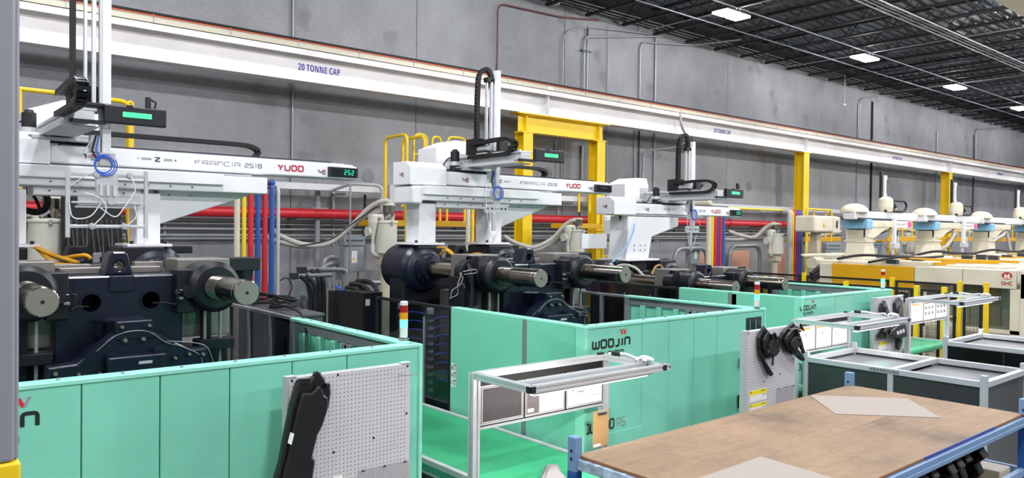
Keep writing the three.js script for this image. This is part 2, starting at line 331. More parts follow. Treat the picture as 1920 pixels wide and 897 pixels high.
// high-bay lamps
const bayGlow = glow('#ffffff', 9);
for (let r = 0; r < BAY_ROWS.length; r++) for (let k = 0; k < BAY_N; k++) {
  const x = BAY_X0 + 7.5 * k + 0, z = BAY_ROWS[r]; if (x < -8 || x > 60) continue;
  const vis = r === 0 && k >= 4 && k <= 7;
  const light = new THREE.RectAreaLight(BAY_COLOR, BAY_POWER * BAY_LEVEL[r], 1.1, 0.42); light.position.set(x, BAY_Y - 0.075, z); light.lookAt(x, 0, z); scene.add(light);
  const pl = new THREE.PointLight(BAY_COLOR, BAY_POINT * BAY_LEVEL[r], 0, 2); pl.position.set(x, BAY_Y - 0.14, z); pl.castShadow = true; pl.shadow.radius = 6; scene.add(pl);
  const t = thing('ceiling_lamp', vis ? ['brightest twin ceiling lamp at the top, nearest the camera', 'second ceiling lamp from the top along the wall', 'third ceiling lamp along the wall, toward the right edge', 'farthest ceiling lamp, cut by the right edge of the photo'][k - 4] : 'ceiling lamp outside the view', 'lamp', [x, BAY_Y - 0.06, z], vis ? undefined : 'ceiling lamps out of view');
  for (const s of [-1, 1]) { const h = part(t, 'lamp_housing', M.roofBlack, [rb(x + s * 0.29 - 0.26, x + s * 0.29 + 0.26, BAY_Y, BAY_Y + 0.06, z - 0.25, z + 0.25, 0.02)]); part(h, 'lamp_panel', bayGlow, [rb(x + s * 0.29 - 0.25, x + s * 0.29 + 0.25, BAY_Y - 0.06, BAY_Y + 0.004, z - 0.24, z + 0.24, 0.03)]); }
  for (const s of [-0.4, 0.4]) part(t, 'hanger', M.galv, [cyl([x + s, BAY_Y + 0.05, z], [x + s, 8.57, z], 0.006, 0.006, 6)]);
}
// grey steel column by the left edge
{
  const x1 = 0.319, t = struct('trim_2', M.column, [rb(x1 - 0.42, x1 - 0.012, 2.05, 8.55, -2.6, -2.45, 0.012), rb(x1 - 0.03, x1, 2.05, 8.55, -2.72, -2.47, 0.01)]);
  const s = struct('trim_3', M.yellow, [rb(x1 - 0.44, x1 + 0.002, 0, 2.05, -2.74, -2.445, 0.01)]);
  t.userData.label = 'grey painted steel column at the left edge'; s.userData.label = 'yellow guard round the foot of the grey column';
}

// ---------- overhead crane runway ----------
{
  const t = thing('crane_runway_beam', 'long white crane runway beam with lettering along the concrete wall', 'beam', [26, 5.5, -14.1]);
  const X = [-8.9, 12.87, 25.234, 38.048, 50.7, 61.9];
  for (let i = 0; i + 1 < X.length; i++) part(t, 'beam_segment', M.beamWhite, [...ibeam(X[i] + 0.006, X[i + 1] - 0.006, 5.5, 6.1, -14.1, 0.32, 0.022, 0.016), bx(X[i] + 0.006, X[i + 1] - 0.006, 6.1, 6.115, -14.33, -13.87), bx(X[i] + 0.006, X[i + 1] - 0.006, 5.99, 6.115, -13.882, -13.87), bx(X[i] + 0.006, X[i + 1] - 0.006, 5.99, 6.115, -14.33, -14.318)]);
  for (const x of X.slice(1, -1)) {
    const s = part(t, 'stiffener_plate', M.whiteDull, [bx(x - 0.13, x + 0.13, 5.53, 6.07, -14.092, -14.075), bx(x - 0.012, x + 0.012, 5.52, 6.3, -14.09, -13.93), bx(x - 0.1, x + 0.1, 6.115, 6.2, -13.99, -13.86)]);
    part(s, 'bolt', M.steelDark, [5.65, 5.85, 6.0].map((y) => cyl([x + 0.04, y, -14.08], [x + 0.04, y, -14.055], 0.016, 0.016, 6)));
  }
  part(t, 'crane_rail', M.steelDark, [bx(-8.9, 61.9, 6.115, 6.13, -14.15, -14.05), bx(-8.9, 61.9, 6.13, 6.19, -14.115, -14.085), bx(-8.9, 61.9, 6.19, 6.215, -14.13, -14.07)]);
  part(t, 'conductor_bar', M.orange, [rb(-8.9, 61.9, 6.228, 6.247, -13.88, -13.86, 0.005)], 'orange conductor bar along the top');
  part(t, 'cable_track', M.rubber, [bx(-8.9, 61.9, 6.262, 6.3, -13.95, -13.88)]); part(t, 'flange_shade_strip', M.beige, [bx(-8.9, 61.9, 6.115, 6.22, -13.9, -13.885)]);  // last piece: beige strip added to stand in for shade on the top flange
  const cl = []; for (let x = -8; x < 61; x += 1.3) cl.push(bx(x, x + 0.02, 6.13, 6.26, -13.91, -13.878), cyl([x + 0.4, 6.3, -13.91], [x + 0.4, 6.325, -13.91], 0.02, 0.02, 6));
  part(t, 'cable_clip', M.galv, cl);
  const txt = canvasMat(1024, 256, (x, w, h) => { x.fillStyle = '#23239a'; x.font = 'bold 230px sans-serif'; x.textBaseline = 'middle'; x.save(); x.scale(0.62, 1); x.fillText('20 TONNE CAP', 8, h / 2); x.restore(); });
  for (const [px, s] of [[6.85, 1], [20.4, 1], [32.75, 1], [44.8, 1]]) print(t, 'stencilled_lettering', txt, 0.93, 0.2, [px, 5.8, -14.088]);
}
// yellow runway columns (H sections) and the portal between two of them
function hcol(x, yt, w, d, z = -14.1) { return [bx(x - w / 2, x + w / 2, 0.02, yt, z + d / 2 - 0.016, z + d / 2), bx(x - w / 2, x + w / 2, 0.02, yt, z - d / 2, z - d / 2 + 0.016), bx(x - 0.008, x + 0.008, 0.02, yt, z - d / 2 + 0.016, z + d / 2 - 0.016)]; }
{
  const t = thing('portal_frame', 'yellow steel portal frame of two columns and a lintel under the crane beam', 'frame', [13.45, 0, -14.1]);
  const xa = 12.22, xb = 14.78;
  for (const x of [xa, xb]) { const c = part(t, 'column', M.yellow, hcol(x, 5.02, 0.3, 0.32)); part(c, 'cap_plate', M.yellow, [bx(x - 0.19, x + 0.19, 5.02, 5.04, -14.27, -13.93)]); part(c, 'base_plate', M.yellow, [bx(x - 0.2, x + 0.2, 0, 0.02, -14.3, -13.9)]); }
  part(t, 'lintel', M.yellow, [...ibeam(xa - 0.2, xb + 0.2, 5.04, 5.47, -14.1, 0.24, 0.02, 0.014), bx(xa - 0.32, xb + 0.32, 5.47, 5.495, -14.28, -13.92), bx(xa - 0.01, xa + 0.01, 5.06, 5.45, -14.2, -14.0), bx(xb - 0.01, xb + 0.01, 5.06, 5.45, -14.2, -14.0)]);
}
for (const [x, l] of [[-0.4, 'yellow crane column hidden at the far left'], [25.179, 'yellow crane column in the middle of the wall, behind the coloured pipes'], [37.928, 'yellow crane column farthest along the wall, on the right']]) {
  if (x < 1) continue;
  const t = thing('crane_column', l, 'column', [x, 0, -14.1]);
  part(t, 'column_shaft', M.yellow, hcol(x, 5.46, 0.36, 0.36)); part(t, 'cap_plate', M.yellow, [bx(x - 0.24, x + 0.24, 5.46, 5.495, -14.3, -13.9)]); part(t, 'base_plate', M.yellow, [bx(x - 0.25, x + 0.25, 0, 0.02, -14.35, -13.85)]);
}

// ---------- mint machine guards ----------
const WJ = (w, h) => canvasMat(w, h, (x) => {
  const u = w / 400;
  for (const a of [0, 1]) { x.fillStyle = '#d42027'; x.beginPath(); const o = 268 * u + a * 28 * u; x.moveTo(o, 8 * u); x.lineTo(o + 15 * u, 8 * u); x.lineTo(o + 34 * u, 42 * u); x.lineTo(o + 19 * u, 42 * u); x.fill(); }
  x.fillStyle = '#8d9396'; x.beginPath(); x.moveTo(320 * u, 42 * u); x.lineTo(328 * u, 42 * u); x.lineTo(346 * u, 8 * u); x.lineTo(334 * u, 8 * u); x.fill();
  squareLetters(x, 'WOOJIN', 20 * u, 66 * u, 14 * u, 46 * u, 46 * u, 20 * u, '#15201f');
  squareLetters(x, 'PLAIMM', 82 * u, 140 * u, 6.5 * u, 31 * u, 28 * u, 9 * u, '#22302e');
});
const woojinMat = WJ(800, 500);
const modelMat = letterMat((x) => { const e = squareLetters(x, 'DL1000', 14, 24, 14, 48, 80, 18, '#15201f'); return squareLetters(x, 'AS', e + 20, 26, 7, 48, 76, 14, '#8d9a96'); }, 128);
const warnMat = canvasMat(128, 360, (x, w, h) => {
  x.fillStyle = '#e9ebe9'; x.fillRect(0, 0, w, h); for (let i = 0; i < 3; i++) { const y = 12 + i * 116; x.fillStyle = '#111'; x.fillRect(60, y + 4, 62, 20); x.fillStyle = '#c8282d'; x.fillRect(62, y + 6, 58, 16); x.fillStyle = '#333'; for (let k = 0; k < 4; k++) x.fillRect(60, y + 36 + k * 16, 58, 5); x.strokeStyle = '#222'; x.lineWidth = 7; x.beginPath(); if (i === 0) { x.moveTo(8, y + 80); x.lineTo(30, y + 20); x.lineTo(52, y + 80); x.closePath(); } else x.arc(30, y + 52, 22, 0, 7); x.stroke(); x.fillStyle = '#222'; if (i < 2) x.fillRect(22, y + 46, 16, 28); }
}, { solid: true });
function guard(o) {
  const { x0, x1, zf, zb0, zb1, seams } = o, H = 1.9, T = 0.05;
  const t = thing('machine_guard', o.label, 'machine guard', [(x0 + x1) / 2, 0, zf], undefined);
  // front
  const e = [x0, ...seams, x1];
  for (let i = 0; i + 1 < e.length; i++) part(t, 'front_panel', M.mint, [rb(e[i] + 0.0025, e[i + 1] - 0.0025, 0.1, H - 0.02, zf - T, zf, 0.006)]);
  part(t, 'top_rail', M.mintLight, [rb(x0, x1, H - 0.02, H + 0.006, zf - 0.1, zf + 0.008, 0.006)]);
  const inn = []; for (let x = x0 + 0.3; x < x1 - 0.1; x += 0.55) inn.push(rb(x, x + 0.06, 0.12, H - 0.05, zf - 0.11, zf - T, 0.008));
  part(t, 'inner_rib', M.mint, inn);
  for (let x = x0 + 0.16; x < x1; x += 0.3) part(t, 'bolt', M.galv, [cyl([x, H + 0.004, zf - 0.03], [x, H + 0.018, zf - 0.03], 0.011, 0.007, 8)]);
  part(t, 'corner_post', M.mintLight, [rb(x1 - 0.02, x1 + 0.012, 0.05, H + 0.004, zf - 0.1, zf + 0.012, 0.008), rb(x0 - 0.012, x0 + 0.02, 0.05, H + 0.004, zf - 0.1, zf + 0.012, 0.008)]);
  part(t, 'plinth', M.steelDark, [bx(x0 + 0.02, x1 - 0.02, 0, 0.1, zf - 0.08, zf - 0.02)]);
  if (o.window) { const [a, b, c, d] = o.window; const w = part(t, 'window', M.mintDark, [rb(a - 0.01, b + 0.01, c - 0.01, d + 0.01, zf - 0.02, zf + 0.004, 0.01)]); part(w, 'window_pane', std('#16312d', 0.12), [bx(a, b, c, d, zf, zf + 0.006)]); part(w, 'window_bracket', M.galv, [0.2, 0.6].map((k) => bx(a + (b - a) * k, a + (b - a) * k + 0.01, c + 0.02, d - 0.02, zf + 0.006, zf + 0.009))); }
  if (o.hatch) { const [a, b, c, d] = o.hatch; part(t, 'hatch', M.mint, [rb(a, b, c, d, zf - 0.01, zf + 0.004, 0.004)]); }
  if (o.handle) { part(t, 'handle', M.galv, [rb(o.handle - 0.02, o.handle + 0.02, 1.34, 1.43, zf, zf + 0.035, 0.008)]); part(t, 'latch', M.black, [rb(o.handle - 0.025, o.handle + 0.025, 0.93, 1.06, zf, zf + 0.03, 0.006)]); }
  // sides: mint part with ribs, grey post, then smoked sliding door
  for (const s of [-1, 1]) {
    const x = s < 0 ? x0 : x1, zb = s < 0 ? zb0 : zb1, xi = x - s * T, mid = zf - (zf - zb) * (s < 0 ? o.midL : o.midR);
    const xa = Math.min(x, xi), xb = Math.max(x, xi);
    if (s < 0 && o.seamL) { part(t, 'side_panel', M.mint, [rb(xa, xb, 0.1, H - 0.02, mid + 0.028, zf - 0.05, 0.006)]); part(t, 'side_panel', M.mint, [rb(xa, xb, 0.1, H - 0.02, zb, o.seamL + 0.0025, 0.006)]); part(t, 'side_panel', M.mint, [rb(xa, xb, 0.1, H - 0.02, o.seamL - 0.0025, mid - 0.028, 0.006)]); }
    else { part(t, 'side_panel', M.mint, [rb(xa, xb, 0.1, H - 0.02, mid + 0.028, zf - 0.05, 0.006)]); part(t, 'side_panel', M.mint, [rb(xa, xb, 0.1, H - 0.02, zb, mid - 0.028, 0.006)]); }
    part(t, 'side_post', M.postGrey, [rb(xa - 0.003, xb + 0.003, 0.02, H - 0.005, mid - 0.03, mid + 0.03, 0.004)]);
    const ix = xi - s * 0.02;
    part(t, 'side_rail', M.mintLight, [rb(Math.min(x, xi - s * 0.05), Math.max(x, xi - s * 0.05), H - 0.02, H + 0.006, zb, zf - 0.02, 0.006)]);
    const inner = part(t, 'inner_frame', M.postGrey, [bx(Math.min(xi, ix), Math.max(xi, ix), H - 0.1, H - 0.02, zb + 0.02, zf - 0.1), rb(Math.min(xi, xi - s * 0.05), Math.max(xi, xi - s * 0.05), 0.1, H - 0.02, zb, zb + 0.07, 0.004), rb(Math.min(xi, xi - s * 0.05), Math.max(xi, xi - s * 0.05), 0.1, H - 0.1, mid - 0.07, mid + 0.07, 0.006), rb(Math.min(xi, xi - s * 0.05), Math.max(xi, xi - s * 0.05), 0.1, H - 0.1, mid - 0.02, mid + 0.02, 0.006)]);
    const rz = []; for (let k = 1; k < 4; k++) { const z = zb + (mid - zb) * k / 4 + 0.03; rz.push(rb(Math.min(xi, xi - s * 0.05), Math.max(xi, xi - s * 0.05), 0.1, H - 0.1, z - 0.035, z + 0.035, 0.01)); }
    for (const r of rz) part(t, 'inner_rib', M.mint, [r]);
    for (let z = zb + 0.12; z < zf - 0.1; z += 0.2) part(t, 'bolt', M.galv, [cyl([(xa + xb) / 2 - s * 0.03, H + 0.004, z], [(xa + xb) / 2 - s * 0.03, H + 0.016, z], 0.009, 0.006, 6)]);
    // sliding door
    const zd = s < 0 ? o.zdL : o.zdR, d = part(t, 'sliding_door', s < 0 ? M.black : M.galv, [rb(xa, xb, H - 0.03, H, zd, zb, 0.004), rb(xa, xb, 0.12, 0.2, zd, zb, 0.004), rb(xa, xb, 0.2, H - 0.03, zd, zd + 0.04, 0.004), rb(xa, xb, 0.2, H - 0.03, zb - 0.04, zb, 0.004)]);
    const np = 3; for (let k = 0; k < np; k++) { const z0 = zd + 0.04 + (zb - zd - 0.08) * k / np, z1 = zd + 0.04 + (zb - zd - 0.08) * (k + 1) / np; part(d, 'smoked_pane', s < 0 ? M.smokedDark : M.smoked, [bx(x - s * 0.026, x - s * 0.024, 0.2, H - 0.03, z0, z1)]); if (k) part(d, 'stile', M.postGrey, s < 0 ? [bx(x - s * 0.04, x - s * 0.01, 0.2, H - 0.14, z0 - 0.006, z0 + 0.006)] : [rb(xa, xb, 0.2, H - 0.03, z0 - 0.02, z0 + 0.02, 0.004)]); }
  }
  if (o.logo) { const [xr, yt, s] = o.logo; print(t, 'lettering', woojinMat, 400 * s, 250 * s, [xr + (200 - 372) * s, yt + (8 - 125) * s, zf + 0.002]); }   // right edge of the word, top of the mark, metres per unit
  if (o.model) print(t, 'model_lettering', modelMat, o.model[2], o.model[2] / modelMat.userData.aspect, [o.model[0], o.model[1], zf + 0.0065]);
  if (o.warn) print(t, 'warning_label', warnMat, 0.085, 0.24, [x0 - 0.002, o.warn[0], o.warn[1]], '-x');
  return t;
}
guard({ label: 'mint green machine guard nearest the camera, around the left machine', x0: -0.02, x1: 2.9, zf: -4.4, zb0: -6.3, zb1: -6.3, zdL: -8.0, zdR: -7.95, midL: 0.5, midR: 0.47,
  seams: [0.839, 1.218, 1.596, 1.974, 2.342], window: [2.477, 2.743, 1.62, 1.78], logo: [0.656, 1.844, 0.00139], model: [0.9, 0.6, 0.4] });
guard({ label: 'mint green machine guard in the middle, with large lettering and a clipboard before it', x0: 4.48, x1: 7.13, zf: -4.38, zb0: -6.26, zb1: -6.22, zdL: -7.75, zdR: -7.5, midL: 0.4, midR: 0.47, seamL: -5.899,
  seams: [5.191, 5.561, 5.933, 6.297], window: [6.793, 7.064, 1.66, 1.82], hatch: [4.512, 5.206, 0.35, 0.984], handle: 6.687,
  logo: [5.036, 1.853, (5.036 - 4.568) / 352], model: [4.734, 1.063, 0.52], warn: [1.229, -6.198] });
guard({ label: 'mint green machine guard farthest back, before the cream machines', x0: 8.66, x1: 11.08, zf: -4.82, zb0: -6.66, zb1: -6.6, zdL: -8.2, zdR: -8.0, midL: 0.55, midR: 0.47, seamL: -5.732,
  seams: [9.482, 10.347], logo: [8.997, 1.86, (8.997 - 8.618) / 352], model: [8.828, 1.066, 0.52] });
// stack lights on the guard corners
function stackLight(p, label, s = 1) {
  const t = thing('stack_light', label, 'stack light', p, 'stack lights on the guards'); const [x, y, z] = p, r = 0.027 * s;
  const c = (a, b, k = 1) => cyl([x, y + a * s, z], [x, y + b * s, z], r * k, r * k, 20);
  part(t, 'bracket', M.galv, [rb(x - 0.03, x + 0.03, y, y + 0.012, z - 0.025, z + 0.025, 0.003), rb(x - 0.006, x + 0.006, y, y + 0.03, z - 0.02, z + 0.02, 0.002)]);
  part(t, 'base', M.whiteDull, [c(0.02, 0.09)]);
  part(t, 'green_lens', glow('#6dffd2', 1.8), [c(0.09, 0.145, 1.02)], 'lit green lens'); part(t, 'amber_lens', std('#e59a0c', 0.25), [c(0.146, 0.195)], 'amber lens'); part(t, 'red_lens', std('#a8131c', 0.25), [c(0.196, 0.245)], 'red lens');
  part(t, 'cap', M.whiteDull, [c(0.246, 0.268), cyl([x, y + 0.268 * s, z], [x, y + 0.274 * s, z], r, r * 0.8, 20)]);
  const l = new THREE.PointLight('#30ffd8', 0.35, 3); l.position.set(x, y + 0.118 * s, z); l.shadow.radius = 1; scene.add(l);
}
stackLight([2.886, 1.907, -4.597], 'stack light with lit green lens on the nearest mint guard');
stackLight([6.996, 1.907, -4.389], 'stack light with lit green lens on the middle mint guard');
stackLight([10.93, 1.907, -4.87], 'stack light with lit green lens on the farthest mint guard');

// ---------- two-platen injection moulding machines ----------
function mouldingMachine(o) {
  const { xc, ze, yb, zf } = o, hx = 0.636, t = thing('injection_machine', o.label, 'machine', [xc, 0, ze - 3]);
  const X = (a) => xc + a, Y = (c) => yb + c, Z = (b) => ze + b;
  const bars = [[-1, 0], [1, 0], [-1, -1.25], [1, -1.25]];
  for (const [s, dy] of bars) {
    const x = X(s * hx), y = Y(dy), r = 0.094, L = Z(0) - (zf - 0.1), prof = [[0.0001, 0], [0.014, 0], [0.014, 0.012]];
    const p = [[0.0001, L - 0.0], [r - 0.008, L], [r, L - 0.008]]; let h = L - (dy ? 0.2 : 0.4);
    p.push([r, L - 0.05], [r - 0.003, L - 0.053], [r - 0.003, L - 0.058], [r, L - 0.061], [r, h]);
    for (let k = 0; k < 9; k++) { p.push([r, h], [r - 0.012, h - 0.004], [r - 0.012, h - 0.013], [r, h - 0.017]); h -= 0.025; }
    p.push([r, 0]);
    const b = part(t, 'tie_bar', M.chrome, [lathe(p.reverse(), [x, y, zf - 0.1], [0, 0, 1], 40)]);
    if (!dy) { part(b, 'bar_end', M.barEnd, [cyl([x, y, Z(-0.004)], [x, y, Z(0.003)], r - 0.007, r - 0.007, 40)]); part(b, 'centre_hole', M.black, [cyl([x, y, Z(0.002)], [x, y, Z(0.005)], 0.012, 0.012, 16)]); }
    const cf = Z(-0.62), c = part(t, 'locking_collar', M.navyFlat, [lathe([[r + 0.005, 0], [0.195, 0], [0.2, 0.02], [0.2, 0.15], [0.19, 0.155], [0.19, 0.175], [0.2, 0.18], [0.2, 0.285], [0.185, 0.31], [0.16, 0.33], [r + 0.004, 0.33]], [x, y, cf - 0.33], [0, 0, 1], 40)]);
    if (!dy) {
      const bolts = []; for (let k = 0; k < 10; k++) { const a = (k + 0.5) * Math.PI / 5; bolts.push(cyl([x + 0.175 * Math.cos(a), y + 0.175 * Math.sin(a), cf - 0.06], [x + 0.175 * Math.cos(a), y + 0.175 * Math.sin(a), cf - 0.02], 0.013, 0.013, 6)); }
      for (const q of bolts) part(c, 'bolt', M.black, [q]);
      part(t, 'lock_cylinder', M.navyFlat, [rb(x - s * 0.2 - 0.07, x - s * 0.2 + 0.07, y - 0.2, y + 0.14, cf - 0.28, cf - 0.1, 0.012), cyl([x - s * 0.2, y - 0.03, cf - 0.1], [x - s * 0.2, y - 0.03, cf - 0.02], 0.045, 0.045, 16)]);
      part(t, 'fitting', M.galv, [rb(x - s * 0.25 - 0.02, x - s * 0.25 + 0.02, y - 0.04, y - 0.015, cf - 0.12, cf - 0.06, 0.004), rb(x - s * 0.25 - 0.02, x - s * 0.25 + 0.02, y - 0.09, y - 0.07, cf - 0.12, cf - 0.06, 0.004)]);
      // platen ear, bare steel on top, with guide rods below
      part(t, 'platen_ear', M.steel, [rb(x - 0.2, x + 0.22, y - 0.42, y + 0.21, Z(-1.28), Z(-0.95), 0.01)]);
      if (s > 0) part(t, 'side_bracket', M.navyFlat, [rb(x + 0.22, x + 0.5, y + 0.1, y + 0.21, Z(-1.24), Z(-1.0), 0.008), cyl([x + 0.38, y - 0.05, Z(-1.1)], [x + 0.38, y + 0.1, Z(-1.1)], 0.07, 0.09, 16)]);
      else part(t, 'junction_block', M.navyFlat, [rb(x - 0.36, x - 0.2, y - 0.34, y - 0.02, Z(-1.1), Z(-0.85), 0.01), cyl([x - 0.22, y + 0.02, Z(-1.0)], [x - 0.22, y + 0.02, Z(-0.86)], 0.14, 0.14, 24), rb(x - 0.2, x - 0.1, y - 0.34, y + 0.2, Z(-1.0), Z(-0.9), 0.008)]);
      for (const k of [0, 1]) part(t, 'guide_rod', M.galv, [cyl([x - 0.04 + k * 0.12, y - 0.62, Z(-0.78)], [x - 0.04 + k * 0.12, y - 0.15, Z(-0.78)], 0.013, 0.013, 10)]);
      part(t, 'rod_bracket', M.navyFlat, [rb(x - 0.11, x + 0.17, y - 0.5, y - 0.42, Z(-0.86), Z(-0.7), 0.006), rb(x - 0.02, x + 0.04, y - 1.0, y - 0.2, Z(-0.95), Z(-0.86), 0.006), bx(x - 0.2, x + 0.2, y - 1.5, y - 0.5, Z(-1.2), Z(-0.95))]);
      part(t, 'sensor_cable', M.black, [hose([[x - s * 0.24, y - 0.03, cf - 0.06], [x - s * 0.3, y - 0.02, cf - 0.02], [x - s * 0.27, y - 0.12, cf - 0.05], [X(s * 0.3), y - 0.12, Z(-0.8)], [X(s * 0.22), y - 0.12, Z(-0.83)]], 0.008, 6)]);
    }
  }
  // moving platen with two cored holes and a rounded, worn top edge
  {
    const s = new THREE.Shape([[-0.44, -1.6], [0.44, -1.6], [0.44, 0.06], [0.41, 0.1], [-0.41, 0.1], [-0.44, 0.06]].map((p) => new THREE.Vector2(X(p[0]), Y(p[1]))));
    for (const k of [-1, 1]) { const h = new THREE.Path(); h.absarc(X(k * 0.205), Y(-0.095), 0.068, 0, 6.2832, true); s.holes.push(h); }
    const p = part(t, 'moving_platen', M.navy, [extr(s, 'z', Z(-1.0), Z(-0.82), 0.012, 20), rb(X(-0.44), X(0.44), Y(-1.6), Y(0.1), Z(-1.32), Z(-1.16), 0.02), bx(X(-0.44), X(0.44), Y(0.0), Y(0.1), Z(-1.2), Z(-0.98)), bx(X(-0.44), X(-0.3), Y(-1.6), Y(0.05), Z(-1.2), Z(-0.98)), bx(X(0.3), X(0.44), Y(-1.6), Y(0.05), Z(-1.2), Z(-0.98))]);
    for (const k of [-1, 1]) part(p, 'hole_rim', M.navy, [lathe([[0.068, 0], [0.078, 0.004], [0.078, 0.012], [0.066, 0.012]], [X(k * 0.205), Y(-0.095), Z(-0.824)], [0, 0, 1], 28)]);
    part(t, 'platen_step', M.steel, [rb(X(-0.36), X(0.36), Y(0.1), Y(0.15), Z(-1.26), Z(-1.12), 0.008), rb(X(-0.5), X(-0.12), Y(0.1), Y(0.17), Z(-1.36), Z(-1.27), 0.006), rb(X(0.2), X(0.42), Y(0.1), Y(0.18), Z(-1.36), Z(-1.27), 0.006)]);
    const lug = new THREE.Shape([[-0.1, 0.1], [0.1, 0.1], [0.065, 0.255], [0.04, 0.275], [-0.04, 0.275], [-0.065, 0.255]].map((q) => new THREE.Vector2(X(q[0]), Y(q[1])))); const hh = new THREE.Path(); hh.absarc(X(0), Y(0.17), 0.035, 0, 6.2832, true); lug.holes.push(hh);
    part(t, 'lifting_lug', M.navy, [extr(lug, 'z', Z(-1.1), Z(-0.9), 0.012), rb(X(-0.085), X(0.085), Y(-0.02), Y(0.1), Z(-0.85), Z(-0.8), 0.008)]);
  }
  // ejector bracket bolted to the platen
  {
    const e0 = Z(-0.62), e1 = Z(-0.48), poly = [[-0.53, -0.8], [-0.53, -0.49], [-0.36, -0.48], [-0.27, -0.4], [-0.12, -0.29], [0.13, -0.29], [0.29, -0.385], [0.4, -0.45], [0.53, -0.45], [0.55, -0.8]];
    const p = part(t, 'ejector_plate', M.navy, [prism(poly.map((q) => [X(q[0]), Y(q[1])]), 'z', e0, e1, 0.01), rb(X(-0.12), X(0.13), Y(-0.34), Y(-0.205), Z(-0.8), e1 + 0.01, 0.012), cyl([X(-0.2), Y(-0.22), e0 - 0.15], [X(-0.1), Y(-0.22), e0], 0.02, 0.02, 10)]);
    for (const [a, c, r] of [[-0.08, -0.245, 0.024], [0.1, -0.245, 0.024], [-0.06, -0.34, 0.028], [0.06, -0.34, 0.028], [-0.49, -0.53, 0.028], [-0.35, -0.55, 0.022], [-0.22, -0.56, 0.022], [0.28, -0.5, 0.022], [0.38, -0.48, 0.022], [0.48, -0.49, 0.026]]) { const b = part(p, 'bolt', M.navyFlat, [cyl([X(a), Y(c), e1], [X(a), Y(c), e1 + 0.018], r, r, 16)]); part(b, 'bolt_tip', M.steel, [cyl([X(a), Y(c), e1 + 0.018], [X(a), Y(c), e1 + 0.04], r * 0.5, r * 0.42, 8)]); }
    part(t, 'ejector_box', M.navy, [rb(X(-0.19), X(0.2), Y(-0.8), Y(-0.445), e1, e1 + 0.1, 0.012), cyl([X(-0.15), Y(-0.46), e1 + 0.02], [X(-0.15), Y(-0.46), e1 + 0.09], 0.045, 0.045, 20), cyl([X(0.16), Y(-0.45), e1 + 0.02], [X(0.16), Y(-0.45), e1 + 0.09], 0.045, 0.045, 20), rb(X(-0.07), X(0.12), Y(-0.62), Y(-0.58), e1 + 0.1, e1 + 0.14, 0.004)]);
    part(t, 'type_plate', M.lightGrey, [rb(X(0.01), X(0.1), Y(-0.505), Y(-0.485), e1 + 0.1, e1 + 0.104, 0.001)]);
    part(t, 'wire', M.galv, [hose([[X(-0.24), Y(-0.4), e1 + 0.012], [X(-0.1), Y(-0.295), e1 + 0.012], [X(0.08), Y(-0.285), e1 + 0.012], [X(0.22), Y(-0.38), e1 + 0.012], [X(0.33), Y(-0.42), e1 + 0.012], [X(0.46), Y(-0.5), e1 + 0.012], [X(0.48), Y(-0.62), e1 + 0.012]], 0.0035, 5), hose([[X(0.22), Y(-0.37), e1 + 0.012], [X(0.4), Y(-0.395), e1 + 0.012], [X(0.51), Y(-0.44), e1 + 0.012], [X(0.56), Y(-0.56), e1 + 0.012]], 0.0035, 5)]);
  }
  // fixed platen: clamp cylinders at the corners
  for (const [s, dy] of bars) {
    const x = X(s * hx), y = Y(dy), zb = zf - 0.62;
    part(t, 'clamp_cylinder', M.navy, [lathe([[0.0001, 0], [0.27, 0], [0.29, 0.02], [0.29, 0.4], [0.285, 0.43], [0.3, 0.44], [0.3, 0.5], [0.26, 0.55], [0.26, 0.58], [0.235, 0.6], [0.19, 0.62], [0.19, 0.68], [0.155, 0.69], [0.155, 0.76], [0.1, 0.77]], [x, y, zb], [0, 0, 1], 40)]);
    if (!dy) { const bl = []; for (let k = 0; k < 14; k++) { const a = k * Math.PI / 7; bl.push(cyl([x + 0.17 * Math.cos(a), y + 0.17 * Math.sin(a), zb + 0.68], [x + 0.17 * Math.cos(a), y + 0.17 * Math.sin(a), zb + 0.695], 0.01, 0.01, 6)); } const f = part(t, 'cylinder_flange', M.navyFlat, [lathe([[0.1, 0], [0.185, 0], [0.185, 0.02], [0.1, 0.02]], [x, y, zb + 0.665], [0, 0, 1], 32)]); part(f, 'bolt_ring', M.steelDark, bl); }
  }
  part(t, 'fixed_platen', M.navyFlat, [rb(X(-0.9), X(0.9), Y(-1.7), Y(0.12), zf - 0.45, zf - 0.12, 0.03), rb(X(-0.75), X(-0.4), Y(0.1), Y(0.28), zf - 0.5, zf - 0.02, 0.02), rb(X(0.34), X(0.72), Y(0.1), Y(0.28), zf - 0.5, zf - 0.02, 0.02), rb(X(0.7), X(1.05), Y(0.2), Y(0.27), zf - 0.5, zf - 0.25, 0.01)]);
  { const lug = new THREE.Shape([[-0.12, 0.12], [0.12, 0.12], [0.07, 0.28], [-0.07, 0.28]].map((q) => new THREE.Vector2(X(q[0] + 0.02), Y(q[1])))); const hh = new THREE.Path(); hh.absarc(X(0.02), Y(0.18), 0.04, 0, 6.2832, true); lug.holes.push(hh); part(t, 'lifting_lug', M.navyFlat, [extr(lug, 'z', zf - 0.4, zf - 0.2, 0.012)]); }
  part(t, 'machine_bed', M.navyFlat, [rb(X(-0.95), X(0.95), 0, Y(-1.55), zf - 0.9, Z(-0.7), 0.02)]);
  part(t, 'injection_unit', M.navyFlat, [cyl([X(0), Y(-0.8), zf - 0.95], [X(0), Y(-0.8), zf - 0.4], 0.12, 0.12, 24), rb(X(-0.3), X(0.3), Y(-1.55), Y(-0.6), zf - 0.88, zf - 0.6, 0.02)]);
  return t;
}
mouldingMachine({ label: 'dark navy injection moulding machine nearest the camera, two thick steel bars toward us', xc: 1.46, ze: -5.45, yb: 2.215, zf: -7.72 });
